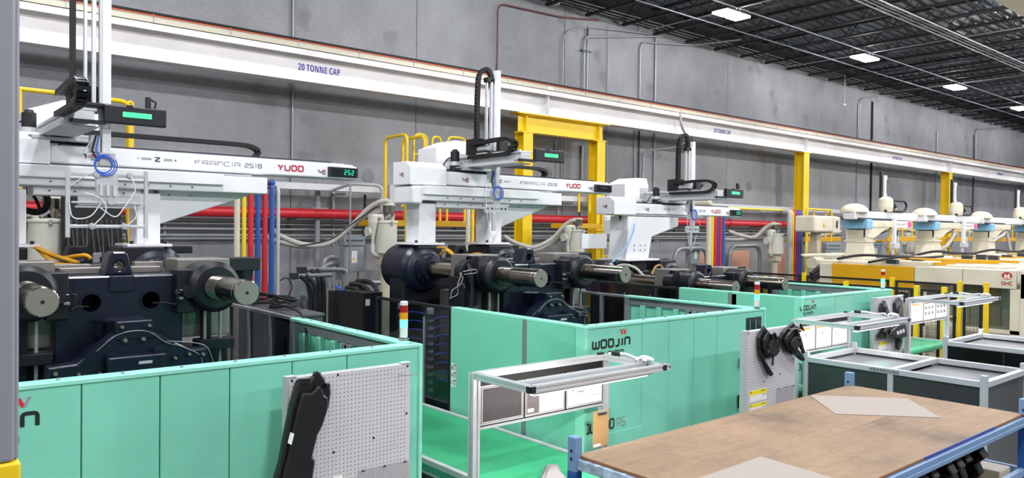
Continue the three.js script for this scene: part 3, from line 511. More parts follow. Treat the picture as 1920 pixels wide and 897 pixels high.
mouldingMachine({ label: 'dark navy injection moulding machine in the middle mint guard', xc: 5.825, ze: -5.7, yb: 2.2, zf: -7.75 });
mouldingMachine({ label: 'dark navy injection moulding machine in the farthest mint guard', xc: 9.84, ze: -6.1, yb: 1.915, zf: -8.2 });

// ---------- white gantry robots on the machines ----------
const francia = letterMat((x) => { x.fillStyle = '#4a4a4c'; squareLetters(x, 'FRANCIA', 10, 20, 7, 84, 60, 24, '#4c4c50'); const e = squareLetters(x, '2518', 755, 20, 8, 56, 60, 20, '#3a3a3d'); x.strokeStyle = '#c2243a'; x.lineWidth = 7; x.beginPath(); x.moveTo(350, 80); x.lineTo(366, 20); x.stroke(); return e; }, 100);
const yudo = letterMat((x) => squareLetters(x, 'YUDO', 20, 22, 24, 84, 84, 34, '#b5203a'), 128);
const zMark = canvasMat(512, 96, (x) => { squareLetters(x, 'Z', 220, 20, 14, 70, 56, 10, '#2a2a2c'); x.fillStyle = '#2a2a2c'; for (const y of [34, 54]) { x.fillRect(60, y, 120, 7); x.fillRect(330, y, 110, 7); } x.fillRect(8, 44, 28, 7); x.fillRect(464, 44, 32, 7); x.fillRect(476, 32, 7, 32); });
const xMark = canvasMat(512, 96, (x) => { x.strokeStyle = '#2a2a2c'; x.lineWidth = 14; x.beginPath(); x.moveTo(225, 20); x.lineTo(285, 76); x.moveTo(285, 20); x.lineTo(225, 76); x.stroke(); x.fillStyle = '#2a2a2c'; x.fillRect(60, 40, 130, 14); x.fillRect(320, 40, 130, 14); });
const danger = canvasMat(160, 96, (x) => { x.fillStyle = '#20242a'; x.fillRect(92, 8, 62, 82); x.fillStyle = '#c9323a'; x.fillRect(92, 8, 62, 22); x.fillStyle = '#e8e8e8'; for (let k = 0; k < 3; k++) x.fillRect(98, 40 + k * 16, 50, 6); x.fillStyle = '#23262b'; x.beginPath(); x.moveTo(6, 14); x.lineTo(30, 40); x.lineTo(22, 84); x.lineTo(44, 50); x.lineTo(40, 12); x.fill(); x.fillRect(56, 34, 26, 30); });
const seg7 = { 2: 'abged', 5: 'afgcd' };
function digitMat(lit) {
  return canvasMat(384, 128, (x, w, h) => {
    x.fillStyle = '#0b0f0f'; x.fillRect(0, 0, w, h); if (!lit) { x.fillStyle = '#2a3034'; x.beginPath(); x.moveTo(60, 20); x.lineTo(300, 30); x.lineTo(260, 90); x.lineTo(120, 70); x.fill(); return; }  // unlit screen: a paler reflection is painted into the black
    x.fillStyle = '#1be0a0';
    [...'252'].forEach((d, i) => { const X = 196 + i * 58, Y = 22, W = 36, H = 84, s = { a: [0, 0, W, 9], g: [0, H / 2 - 4, W, 9], d: [0, H - 9, W, 9], f: [0, 0, 9, H / 2], b: [W - 9, 0, 9, H / 2], e: [0, H / 2, 9, H / 2], c: [W - 9, H / 2, 9, H / 2] }; for (const k of seg7[d]) x.fillRect(X + s[k][0] + 2, Y + s[k][1] + 2, Math.max(7, s[k][2] - 4), Math.max(7, s[k][3] - 4)); });
  }, { solid: true, mat: { roughness: 0.12 } });
}
function litDigits() { const m = digitMat(true); m.emissiveMap = m.map; m.emissive = new THREE.Color('#ffffff'); m.emissiveIntensity = 1.6; return m; }
const ledGlow = glow('#2cff70', 3);
function gantryRobot(o) {
  const { dx, dy, dz, ax } = o, t = thing('gantry_robot', o.label, 'robot', [6 + dx, 2.5 + dy, -8 + dz]);
  const x = (a) => a + dx, y = (b) => b + dy, z = (c) => c + dz, B = (a, b, c, d, e, f, r) => rb(x(a), x(b), y(c), y(d), z(e), z(f), r);
  // standing legs and bridge
  for (const [a, b] of o.legs) { const l = part(t, 'leg', M.white, [B(a, b, 2.515, 3.0, -8.15, -7.85, 0.012)]); part(l, 'base_plate', M.white, [B(a - 0.1, b + 0.09, 2.488, 2.515, -8.25, -7.78, 0.005), prism([[x(a + 0.06), y(2.515)], [x(a + 0.11), y(2.515)], [x(a + 0.095), y(2.62)], [x(a + 0.08), y(2.63)]], 'z', z(-7.845), z(-7.8))]); part(l, 'bolt', M.black, [a - 0.05, b + 0.04].map((q) => cyl([x(q), y(2.515), z(-7.83)], [x(q), y(2.545), z(-7.83)], 0.017, 0.017, 8))); }
  if (o.post) {
    part(t, 'pedestal', M.white, [prism([[x(5.26), y(2.5)], [x(5.82), y(2.5)], [x(5.9), y(2.86)], [x(6.6), y(3.04)], [x(6.6), y(3.19)], [x(5.3), y(3.19)], [x(5.3), y(2.9)]], 'z', z(-8.2), z(-7.8), 0.012)]);
    part(t, 'base_plate', M.white, [B(5.16, 5.98, 2.47, 2.5, -8.3, -7.7, 0.006)]);
    part(t, 'stand_block', M.navyFlat, [B(5.42, 5.78, 2.3, 2.47, -8.2, -7.8, 0.02), prism([[x(5.25), y(2.46)], [x(5.42), y(2.46)], [x(5.42), y(2.3)]], 'z', z(-8.1), z(-7.9))]);
    part(t, 'side_plate', M.white, [B(5.88, 6.06, 2.66, 2.9, -8.22, -8.18, 0.004), B(4.7, 5.28, 2.66, 2.9, -8.3, -8.24, 0.004)]);
    part(t, 'bolt', M.steelDark, [2.64, 2.72].flatMap((q) => [5.45, 5.6, 5.72].map((p) => cyl([x(p), y(q), z(-7.81)], [x(p), y(q), z(-7.79)], 0.01, 0.01, 6))));
  } else {
    part(t, 'bridge', M.white, [B(5.0, 7.46, 3.03, 3.2, -8.2, -7.78, 0.012), B(5.38, 6.25, 2.95, 3.05, -8.18, -7.84, 0.008), B(4.985, 5.135, 2.985, 3.205, -8.21, -7.772, 0.03), B(5.14, 7.0, 3.1, 3.21, -7.79, -7.745, 0.01)]);
    part(t, 'gusset', M.white, [prism([[x(6.43), y(3.04)], [x(7.36), y(3.04)], [x(7.28), y(3.0)], [x(6.43), y(2.7)]], 'z', z(-8.0), z(-7.92), 0.008), prism([[x(6.43), y(3.04)], [x(7.36), y(3.04)], [x(7.28), y(3.0)], [x(6.43), y(2.7)]], 'z', z(-8.12), z(-8.06), 0.008)]);
    for (const q of [3.07, 2.99]) for (let k = 0; k < 7; k++) part(t, 'bolt', M.steelDark, [cyl([x(5.5 + k * 0.2), y(q), z(-7.84)], [x(5.5 + k * 0.2), y(q), z(q > 3.03 ? -7.77 : -7.83)], 0.008, 0.008, 6)]);
  }
  // traverse beam with rails and lettering
  const b = part(t, 'traverse_beam', M.white, [rb(x(5.5), x(8.5), y(3.235), y(3.4), z(-8.08), z(-7.85), 0.02)]);
  part(b, 'beam_lip', M.lightGrey, [bx(x(5.1), x(7.3), y(3.205), y(3.222), z(-8.1), z(-7.8)), bx(x(5.6), x(8.4), y(3.4), y(3.412), z(-8.06), z(-7.9))]);
  part(b, 'beam_cap', M.white, [rb(x(8.3), x(8.55), y(3.23), y(3.385), z(-8.09), z(-7.84), 0.035)]);
  part(b, 'foot_screw', M.galv, [5.3, 5.9, 6.6, 7.1].map((q) => cyl([x(q), y(3.185), z(-7.82)], [x(q), y(3.206), z(-7.82)], 0.016, 0.016, 8)));
  part(b, 'linear_rail', M.steelDark, [bx(x(5.6), x(8.25), y(3.412), y(3.43), z(-7.95), z(-7.93)), bx(x(5.6), x(8.25), y(3.412), y(3.43), z(-8.05), z(-8.03))]);
  const d = part(t, 'display', M.black, [rb(x(8.17), x(8.54), y(3.255), y(3.365), z(-7.845), z(-7.825), 0.03)]); print(d, 'display_screen', o.lit ? litDigits() : digitMat(false), 0.3, 0.085, [x(8.36), y(3.31), z(-7.823)]);
  print(t, 'lettering', francia, 0.7, 0.7 / francia.userData.aspect, [x(7.09), y(3.322), z(-7.8475)]); print(t, 'brand_lettering', yudo, 0.32, 0.32 / yudo.userData.aspect, [x(7.75), y(3.322), z(-7.8475)]); print(t, 'axis_mark', zMark, 0.375, 0.06, [x(6.4), y(3.325), z(-7.8475)]); print(t, 'warning_label', danger, 0.11, 0.066, [x(5.82), y(3.31), z(-7.8475)]); print(t, 'warning_label', danger, 0.1, 0.06, [x(8.1), y(3.3), z(-7.8475)]);
  const h = part(t, 'end_housing', M.white, [prism([[z(-8.2), y(3.215)], [z(-7.8), y(3.215)], [z(-7.8), y(3.43)], [z(-7.9), y(3.5)], [z(-8.2), y(3.5)]], 'x', x(4.97), x(5.5), 0.008)]);
  print(h, 'housing_label', danger, 0.1, 0.06, [x(4.968), y(3.34), z(-8.0)], '-x');
  // cover and motors behind
  part(t, 'motor_cover', M.white, [prism([[x(5.75), y(3.45)], [x(6.35), y(3.45)], [x(6.37), y(3.75)], [x(6.32), y(3.88)], [x(6.05), y(3.88)], [x(5.85), y(3.8)], [x(5.75), y(3.76)]].map((p) => [p[0] + o.cover, p[1]]), 'z', z(-8.85), z(-8.4), 0.015)]);
  part(t, 'cover_grille', M.aluDull, [0, 1, 2, 3, 4, 5].map((k) => bx(x(6.13 + o.cover), x(6.33 + o.cover), y(3.53 + k * 0.032), y(3.55 + k * 0.032), z(-8.4), z(-8.39))));
  // cross arm (runs toward the camera) at ax
  const zA = z(-8.65), zE = z(-6.88), a0 = ax, arm = part(t, 'cross_arm', M.alu, [rb(a0 + 0.05, a0 + 0.2, y(3.52), y(3.6), zA, zE, 0.006), rb(a0 + 0.03, a0 + 0.22, y(3.6), y(3.625), zA, zE, 0.006), rb(a0 + 0.07, a0 + 0.1, y(3.625), y(3.645), zA, zE - 0.05, 0.004)]);
  part(arm, 'cable_tray', M.lightGrey, [bx(a0 - 0.02, a0 + 0.24, y(3.475), y(3.485), zA + 0.2, zE - 0.04), rb(a0 - 0.03, a0 - 0.015, y(3.475), y(3.515), zA + 0.2, zE - 0.04, 0.004), bx(a0 + 0.06, a0 + 0.19, y(3.485), y(3.52), zA + 0.4, zA + 0.45), bx(a0 + 0.06, a0 + 0.19, y(3.485), y(3.52), zE - 0.5, zE - 0.45)]);
  print(arm, 'axis_mark', xMark, 0.3, 0.05, [a0 + 0.049, y(3.56), z(-7.9)], '-x');
  const saddle = part(t, 'carriage', M.aluDull, [rb(a0 - 0.1, a0 + 0.45, y(3.435), y(3.465), z(-8.12), z(-7.8), 0.005), rb(a0 - 0.12, a0 + 0.05, y(3.465), y(3.478), z(-8.1), z(-7.82), 0.004)]);
  part(saddle, 'carriage_block', M.black, [-0.08, 0.08, 0.24, 0.4].map((k) => rb(a0 + k - 0.05, a0 + k + 0.05, y(3.425), y(3.45), z(-7.99), z(-7.88), 0.004)));
  const mo = part(t, 'drive_motor', M.black, [cyl([a0 - 0.09, y(3.52), z(-8.02)], [a0 - 0.09, y(3.68), z(-8.02)], 0.058, 0.058, 20), cyl([a0 - 0.09, y(3.68), z(-8.02)], [a0 - 0.09, y(3.71), z(-8.02)], 0.045, 0.03, 20), cyl([a0 - 0.09, y(3.44), z(-8.02)], [a0 - 0.09, y(3.5), z(-8.02)], 0.068, 0.068, 20)]);
  part(mo, 'gearbox_ring', M.alu, [cyl([a0 - 0.09, y(3.495), z(-8.02)], [a0 - 0.09, y(3.55), z(-8.02)], 0.066, 0.066, 20)]); part(mo, 'motor_cable', M.rubber, [hose([[a0 - 0.14, y(3.6), z(-8.02)], [a0 - 0.2, y(3.58), z(-8.02)], [a0 - 0.24, y(3.52), z(-8.04)], [a0 - 0.22, y(3.46), z(-8.1)]], 0.008, 6)]);
  // mast carried by the arm
  const mx = o.mast[0], mz = o.mast[1], mt = o.mast[2], mb = o.mast[3];
  part(t, 'mast', M.white, [rb(mx - 0.005, mx + 0.06, mb, mt, mz - 0.045, mz + 0.045, 0.006), bx(mx - 0.02, mx - 0.005, mb + 0.3, mt - 0.1, mz - 0.03, mz + 0.03)], 'white aluminium mast');
  const ms = part(t, 'mast_extrusion', M.alu, [rb(mx - 0.075, mx - 0.045, y(3.66), mt - 0.12, mz - 0.02, mz + 0.02, 0.004), rb(mx - 0.13, mx - 0.105, y(3.66), mt - 0.16, mz - 0.04, mz, 0.006)]);
  part(ms, 'mast_head', M.black, [rb(mx - 0.14, mx - 0.02, mt - 0.16, mt - 0.1, mz - 0.06, mz + 0.02, 0.006)]); part(ms, 'mast_tip', M.black, [cyl([mx + 0.02, mt, mz], [mx + 0.02, mt + 0.1, mz], 0.012, 0.008, 8)]);
  part(t, 'arm_carriage', M.black, [rb(mx - 0.2, mx + 0.02, y(3.66), y(3.84), mz - 0.34, mz - 0.1, 0.01), rb(mx - 0.2, mx + 0.13, y(3.64), y(3.67), mz - 0.34, mz + 0.14, 0.006), ...(o.lit && !o.post ? [] : [rb(mx - 0.02, mx + 0.12, y(3.67), y(3.8), mz + 0.06, mz + 0.13, 0.006), cyl([mx + 0.13, y(3.75), mz + 0.07], [mx + 0.2, y(3.75), mz + 0.07], 0.045, 0.045, 16)])]);
  part(t, 'arm_motor', M.lightGrey, [cyl([mx - 0.17, y(3.7), mz - 0.1], [mx - 0.17, y(3.7), mz + 0.1], 0.035, 0.035, 16), rb(mx - 0.2, mx - 0.05, y(3.63), y(3.65), mz - 0.12, mz + 0.1, 0.003)]);
  // drag chains: up the mast, along the arm, along the beam
  const cx = mx - 0.16, top = o.chainTop;
  part(t, 'mast_chain', M.plasticBlack, chainLinks([[cx - 0.03, y(3.84), mz - 0.12], [cx - 0.03, (y(3.84) + top) / 2, mz - 0.12], [cx - 0.02, top - 0.12, mz - 0.11], [cx + 0.04, top - 0.015, mz - 0.09], [cx + 0.1, top - 0.015, mz - 0.07], [cx + 0.14, top - 0.1, mz - 0.06], [cx + 0.14, mt - 0.2, mz - 0.06]], [0.25, 0, -0.968], 0.09, 0.042, 0.05));
  part(t, 'arm_chain', M.plasticBlack, chainLinks([[a0 + 0.02, y(3.76), mz - 0.2], [a0 + 0.02, y(3.785), mz + 0.25], [a0 + 0.02, y(3.78), mz + 0.52], [a0 + 0.02, y(3.72), mz + 0.64], [a0 + 0.02, y(3.64), mz + 0.6], [a0 + 0.02, y(3.6), mz + 0.45], [a0 + 0.02, y(3.595), mz - 0.25]], [1, 0, 0], 0.085, 0.04, 0.05));
  const bc = o.beamChain; part(t, 'beam_chain', M.plasticBlack, chainLinks([[a0 + 0.35, y(3.57), z(-8.22)], [bc - 0.3, y(3.57), z(-8.22)], [bc - 0.08, y(3.555), z(-8.22)], [bc, y(3.5), z(-8.22)], [bc - 0.06, y(3.44), z(-8.22)]], [0, 0, 1], 0.1, 0.04, 0.05));
  // light box on the end of the arm
  const bx0 = a0 + 0.28, box = part(t, 'light_box', M.navyFlat, [rb(bx0 - 0.02, bx0 + 0.46, y(3.515), y(3.665), zE - 0.03, zE + 0.03, 0.012), bx(a0 + 0.02, bx0, y(3.5), y(3.53), zE - 0.02, zE + 0.02)], 'dark box with lit green panel');
  part(box, 'green_light', ledGlow, [rb(bx0 + 0.12, bx0 + 0.34, y(3.575), y(3.615), zE + 0.03, zE + 0.036, 0.003)]);
  part(box, 'box_sensor', M.black, [rb(bx0 + 0.3, bx0 + 0.34, y(3.665), y(3.76), zE - 0.02, zE + 0.02, 0.006), hose([[bx0 + 0.34, y(3.74), zE], [bx0 + 0.38, y(3.72), zE], [bx0 + 0.37, y(3.67), zE]], 0.008, 6), rb(bx0 + 0.15, bx0 + 0.2, y(3.655), y(3.675), zE + 0.02, zE + 0.034, 0.002)]);
  const gl = new THREE.RectAreaLight('#2cff70', 12, 0.22, 0.04); gl.position.set(bx0 + 0.23, y(3.595), zE + 0.045); gl.lookAt(bx0 + 0.23, y(3.3), zE + 3); scene.add(gl);
  // wrist hanging from the mast
  const wy = mb; part(t, 'wrist', M.aluDull, [rb(mx - 0.03, mx + 0.09, wy - 0.03, wy + 0.08, mz - 0.05, mz + 0.07, 0.008), rb(mx - 0.09, mx - 0.02, y(3.28), y(3.42), mz - 0.04, mz + 0.05, 0.01)]);
  const cy = o.gripper === 'frame' ? 3.19 : wy + 0.06;
  part(t, 'air_line', M.blueCable, [...[0, 1, 2].map((k) => { const q = []; for (let a = 0; a <= 14; a++) { const e = a / 14 * 6.2832, R = 0.062 + k * 0.012; q.push([mx + 0.0 + R * Math.cos(e) + k * 0.008, cy - 0.01 + R * Math.sin(e), mz + 0.075 + 0.01 * Math.sin(e + k * 2)]); } return hose(q, 0.005, 6, 36); }), hose([[mx - 0.03, y(3.42), mz + 0.05], [mx - 0.05, y(3.3), mz + 0.065], [mx - 0.04, cy + 0.06, mz + 0.075]], 0.006, 6)]);
  part(t, 'hose_line', M.rubber, [hose([[mx - 0.05, y(3.42), mz + 0.05], [mx - 0.08, y(3.3), mz + 0.06], [mx - 0.07, cy + 0.08, mz + 0.06], [mx - 0.04, cy + 0.02, mz + 0.07]], 0.008, 6)]);
  part(t, 'pale_line', M.clear, [hose([[mx - 0.06, y(3.42), mz + 0.05], [mx - 0.13, y(3.3), mz + 0.06], [mx - 0.14, cy + 0.1, mz + 0.05], [mx - 0.06, cy - 0.02, mz + 0.07]], 0.004, 6)]);
  if (o.gripper === 'frame') {
    const gz = mz + 0.04, L = mx - 0.25, R = mx + 0.33, T = 3.15, Bm = 2.59;
    const f = part(t, 'gripper_frame', M.alu, [rb(L - 0.015, L + 0.015, Bm, T, gz - 0.015, gz + 0.015, 0.003)]); part(t, 'gripper_frame', M.alu, [rb(R - 0.015, R + 0.015, Bm, T, gz - 0.015, gz + 0.015, 0.003)]);
    for (const q of [2.68, 3.1]) part(f, 'frame_bar', M.alu, [rb(L, R, q - 0.014, q + 0.014, gz - 0.012, gz + 0.012, 0.003), rb(L + 0.03, R - 0.03, q - 0.005, q + 0.005, gz + 0.012, gz + 0.015, 0.001)]);
    part(f, 'cross_plate', M.aluDull, [rb(L + 0.07, R - 0.05, 2.850, 2.920, gz - 0.02, gz + 0.02, 0.004), rb(L + 0.02, R - 0.01, 2.865, 2.880, gz + 0.02, gz + 0.03, 0.002), rb(L + 0.05, R - 0.02, 2.830, 2.845, gz - 0.01, gz + 0.02, 0.002), cyl([mx + 0.06, 2.885, gz + 0.02], [mx + 0.06, 2.885, gz + 0.035], 0.028, 0.028, 16)]);
    part(f, 'slide', M.alu, [rb(mx - 0.05, mx + 0.11, 2.920, 3.100, gz - 0.03, gz + 0.02, 0.005), cyl([mx - 0.02, 2.930, gz + 0.03], [mx - 0.02, 3.020, gz + 0.03], 0.014, 0.014, 10), cyl([mx + 0.03, 2.930, gz + 0.03], [mx + 0.03, 3.020, gz + 0.03], 0.014, 0.014, 10), cyl([mx + 0.08, 2.930, gz + 0.03], [mx + 0.08, 3.020, gz + 0.03], 0.014, 0.014, 10)]);
    for (const [p, q] of [[L + 0.17, 2.680], [R - 0.17, 2.680], [R - 0.13, 3.100], [L + 0.2, 3.100]]) part(f, 'suction_mount', M.aluDull, [cyl([p, q, gz + 0.015], [p, q, gz + 0.045], 0.028, 0.024, 16), cyl([p, q, gz + 0.045], [p, q, gz + 0.05], 0.012, 0.012, 10)]);
    part(f, 'air_tube', M.clear, [hose([[L + 0.17, 2.680, gz + 0.05], [L + 0.26, 2.800, gz + 0.06], [mx - 0.02, 2.900, gz + 0.06], [mx - 0.14, 2.950, gz + 0.05]], 0.005, 6), hose([[L, 2.880, gz + 0.04], [L + 0.03, 2.750, gz + 0.05], [L + 0.15, 2.760, gz + 0.05], [mx - 0.02, 2.870, gz + 0.05]], 0.005, 6), hose([[R - 0.13, 3.100, gz + 0.05], [R - 0.1, 2.980, gz + 0.06], [R - 0.18, 2.840, gz + 0.06], [mx + 0.08, 2.760, gz + 0.06], [mx - 0.03, 2.830, gz + 0.06]], 0.005, 6), hose([[R - 0.17, 2.680, gz + 0.05], [R - 0.09, 2.760, gz + 0.05], [R - 0.1, 2.860, gz + 0.04]], 0.005, 6), hose([[L + 0.02, 3.000, gz + 0.03], [L + 0.08, 3.060, gz + 0.05], [mx - 0.1, 3.110, gz + 0.05]], 0.004, 6)]);
  } else {
    const gz = mz + 0.03, gy = o.gy; const f = part(t, 'gripper_plate', M.aluDull, [rb(mx - 0.17, mx + 0.2, gy - 0.055, gy + 0.055, gz - 0.01, gz + 0.01, 0.004), rb(mx - 0.02, mx + 0.07, gy, mb, gz - 0.03, gz + 0.02, 0.006), rb(mx - 0.05, mx + 0.0, gy - 0.28, gy - 0.05, gz - 0.01, gz + 0.015, 0.004)]);
    part(f, 'gripper_hole', M.black, [-0.13, -0.06, 0.1, 0.16].map((k) => cyl([mx + k, gy, gz + 0.01], [mx + k, gy, gz + 0.014], 0.014, 0.014, 12)));
    part(f, 'air_tube', M.clear, [hose([[mx - 0.1, mb + 0.3, gz], [mx - 0.18, mb, gz + 0.04], [mx - 0.12, gy - 0.3, gz + 0.05], [mx - 0.03, gy - 0.33, gz + 0.05], [mx + 0.08, gy - 0.1, gz + 0.04]], 0.005, 6), hose([[mx + 0.05, mb + 0.1, gz + 0.03], [mx + 0.15, mb - 0.1, gz + 0.05], [mx + 0.2, gy + 0.05, gz + 0.04]], 0.004, 6)]);
  }
  return t;
}
gantryRobot({ label: 'white gantry robot nearest the camera, display reading 252, frame gripper hanging', dx: -4.27, dy: 0, dz: 0.03, ax: 1.19, cover: -0.35, legs: [[5.06, 5.33], [6.22, 6.43]], lit: true, mast: [1.47, -6.98, 5.3, 3.2], chainTop: 5.6, beamChain: 3.27, gripper: 'frame' });
gantryRobot({ label: 'white gantry robot in the middle, tall black chain loop and dark display', dx: 0, dy: 0, dz: 0, ax: 5.87, cover: 0, legs: [[5.13, 5.38], [6.22, 6.43]], lit: false, mast: [6.09, -7.6, 4.7, 3.1], chainTop: 4.73, beamChain: 7.55, gripper: 'plate', gy: 2.95 });
gantryRobot({ label: 'white gantry robot farthest back on a single wide pedestal', dx: 4.07, dy: -0.27, dz: -0.43, ax: 10.42, cover: 0.15, legs: [], post: true, lit: true, mast: [10.66, -7.98, 4.2, 2.92], chainTop: 4.33, beamChain: 11.55, gripper: 'plate', gy: 2.72 });

// ---------- services on the concrete wall ----------
{
  const t = thing('sprinkler_main', 'thick red pipe running along the concrete wall behind the machines', 'pipe', [9, 2.96, -14.6]);
  const X = [-8.5, 3.1, 9.4, 15.6, 21.6, 27.6];
  for (let i = 0; i + 1 < X.length; i++) part(t, 'pipe_length', M.redPipe, [cyl([X[i], 2.96, -14.6], [X[i + 1], 2.96, -14.6], 0.102, 0.102, 24)]);
  for (const x of X.slice(1, -1)) part(t, 'coupling', M.red, [cyl([x - 0.07, 2.96, -14.6], [x + 0.07, 2.96, -14.6], 0.122, 0.122, 20), bx(x - 0.05, x + 0.05, 2.82, 3.1, -14.625, -14.575)]);
  for (let x = -6; x < 27; x += 4.2) part(t, 'pipe_hanger', M.steelDark, [bx(x - 0.02, x + 0.02, 2.84, 2.87, -14.98, -14.5), bx(x - 0.02, x + 0.02, 2.6, 2.87, -15, -14.96)]);
}
for (const [y, r, l] of [[2.8, 0.034, 'topmost grey conduit below the red pipe'], [2.73, 0.02, 'second grey conduit below the red pipe'], [2.63, 0.028, 'third grey conduit below the red pipe'], [2.51, 0.03, 'bright fourth conduit below the red pipe'], [2.445, 0.018, 'lowest thin conduit below the red pipe']])
  single('wall_conduit', l, 'conduit', M.galv, [rod([[-8.5, y, -14.86], [30, y, -14.86]], r, 0.1, 10)]);
[4.2, 7.6, 11.2, 14.2, 18.2, 21.8].forEach((x, i) => single('conduit_rack', 'grey strut rack holding conduits on the wall, ' + ['behind the first robot', 'between first robot and yellow ladder', 'behind the middle robot', 'at the right side of the yellow portal', 'behind the third robot', 'left of the fourth dryer'][i], 'rack', M.aluDull, [bx(x - 0.02, x + 0.02, 2.3, 3.55, -14.99, -14.93), bx(x - 0.02, x + 0.02, 3.36, 3.4, -14.99, -14.35), bx(x - 0.02, x + 0.02, 2.36, 2.4, -14.99, -14.8)], 'strut racks on the wall'));
{
  const t = thing('cable_tray', 'silver cable tray running along the wall above the red pipe', 'cable tray', [14, 3.42, -14.45]);
  part(t, 'tray_side', M.alu, [bx(1, 40, 3.43, 3.56, -14.3, -14.29)]); part(t, 'tray_side', M.alu, [bx(1, 40, 3.43, 3.56, -14.6, -14.59)]);
  const r = []; for (let x = 1.2; x < 40; x += 0.45) r.push(bx(x, x + 0.04, 3.44, 3.46, -14.59, -14.3)); part(t, 'tray_rung', M.alu, r);
  part(t, 'cable', M.rubber, [0, 1, 2].map((k) => rod([[1, 3.48, -14.4 - k * 0.06], [40, 3.48, -14.4 - k * 0.06]], 0.018, 0.1, 6)));
}
// vertical conduits on the wall
for (const [px, y0, y1, r, m, l] of [
  [6.667, 3.4, 8.7, 0.022, 'galv', 'bright vertical conduit on the wall left of the crane lettering'],
  [14.117, 3.3, 5.7, 0.016, 'galv', 'thin conduit on the wall between the yellow portal and the third robot'],
  [14.299, 3.3, 6.2, 0.02, 'galv', 'thin vertical conduit seen inside the yellow portal'],
  [15.076, 2.7, 5.0, 0.045, 'galv', 'thick capped pipe seen inside the yellow portal'],
  [16.076, 3.3, 8.5, 0.014, 'galv', 'thin conduit on the upper wall right of the double pipe'],
  [17.269, 3.3, 6, 0.02, 'galv', 'vertical conduit above the third robot, left one'],
  [17.46, 3.3, 6, 0.024, 'steelDark', 'dark vertical conduit above the third robot'],
  [18.16, 3.3, 8.6, 0.032, 'galv', 'thick bright conduit up the wall above the third robot'],
  [31.066, 3.2, 8.0, 0.022, 'galv', 'vertical conduit on the wall left of the black one'],
  [32.306, 3.2, 8.2, 0.04, 'rubber', 'black vertical cable on the wall behind the cream robots'],
  [38.991, 4.3, 7.6, 0.025, 'galv', 'vertical conduit ending above the second cream robot'],
  [43.683, 3.2, 7.8, 0.03, 'steelDark', 'dark vertical conduit near the right edge of the wall'],
]) single('wall_conduit', l, 'conduit', M[m], [rod([[px, y0, -14.95], [px, y1, -14.95]], r, 0.1, 8)]);
{
  const a = 12.027, u = 8.32; single('wall_conduit', 'thin dark red conduit bending toward the roof above the middle robot', 'conduit', std('#6b3338', 0.5), [rod([[a, 6.3, -14.93], [a, u, -14.93], [a + 2.2, u + 0.06, -14.93], [a + 3.6, 8.55, -14.9]], 0.02, 0.25, 8)]);
  const b = 14.292; single('wall_conduit', 'thin conduit bending toward the roof right of the dark red one', 'conduit', M.galv, [rod([[b, 6.3, -14.93], [b, 8.0, -14.93], [b + 1.0, 8.3, -14.93], [b + 3.6, 8.55, -14.9]], 0.02, 0.3, 8)]);
  const c = 15.095, d = 15.22; const t = thing('double_conduit', 'pair of grey conduits with an elbow on the upper wall', 'conduit', [c, 6.3, -14.93]);
  part(t, 'conduit', M.galv, [rod([[c, 6.2, -14.93], [c, 8.0, -14.93], [c + 3.2, 8.55, -14.9]], 0.026, 0.15, 8)]); part(t, 'conduit', M.galv, [rod([[d, 6.2, -14.93], [d, 8.0, -14.93]], 0.026, 0.1, 8)]); part(t, 'clamp', M.steelDark, [bx(c - 0.12, d + 0.12, 7.6, 7.64, -14.95, -14.89), bx(d - 0.02, d + 0.02, 7.8, 8.3, -14.95, -14.91)]);
  const e = 17.433; single('wall_conduit', 'grey conduit with a long elbow toward the roof, left of the thick bright one', 'conduit', M.galv, [rod([[e, 6.2, -14.93], [e, 8.25, -14.93], [e + 2.5, 8.55, -14.9], [e + 3, 8.56, -13.5]], 0.026, 0.25, 8)]);
  const f = 31.145; single('wall_conduit', 'thin conduit bending toward the roof near the black cable', 'conduit', M.galv, [rod([[f, 6.2, -14.93], [f, 8.2, -14.93], [f + 1.6, 8.45, -14.93]], 0.022, 0.25, 8)]);
  const g = 43.831; single('wall_conduit', 'thin conduit bending toward the roof near the right edge', 'conduit', M.galv, [rod([[g, 6.2, -14.93], [g, 8.1, -14.93], [g + 3, 8.4, -14.93]], 0.03, 0.25, 8)]);
  const h = 17.98, k = 17.494; single('cable_drop', 'grey flexible conduit dropping from the crane beam above the third robot', 'conduit', M.galv, [rod([[h, 6.1, -13.86], [h, 5.75, -13.84], [h + 0.45, 5.35, -13.9], [h + 0.3, 5.15, -14.2], [k, 5.05, -14.8], [k, 3.3, -14.85]], 0.035, 0.25, 8)]);
}
// round patch plates (lifting sockets) in the wall
for (const [px, py, i] of [[1027, 325, 0], [1175, 337, 1], [1404, 350, 2], [690, 330, 3]]) { const [x, y] = [13.848, 16.989, 23.298, 8.456].map((v, j) => [v, [4.185, 4.171, 4.246, 3.829][j]])[i]; single('patched_socket', ['patched oval lifting socket in the wall inside the portal', 'patched oval lifting socket in the wall left of the third robot', 'patched oval lifting socket in the wall right of the third robot', 'patched oval lifting socket in the wall beside the first display'][i], 'patch', std('#7e8183', 0.9), [lathe([[0.0001, 0.008], [0.13, 0.008], [0.15, 0.004], [0.17, 0]], [x, y, -15], [0, 0, 1], 20)]); }
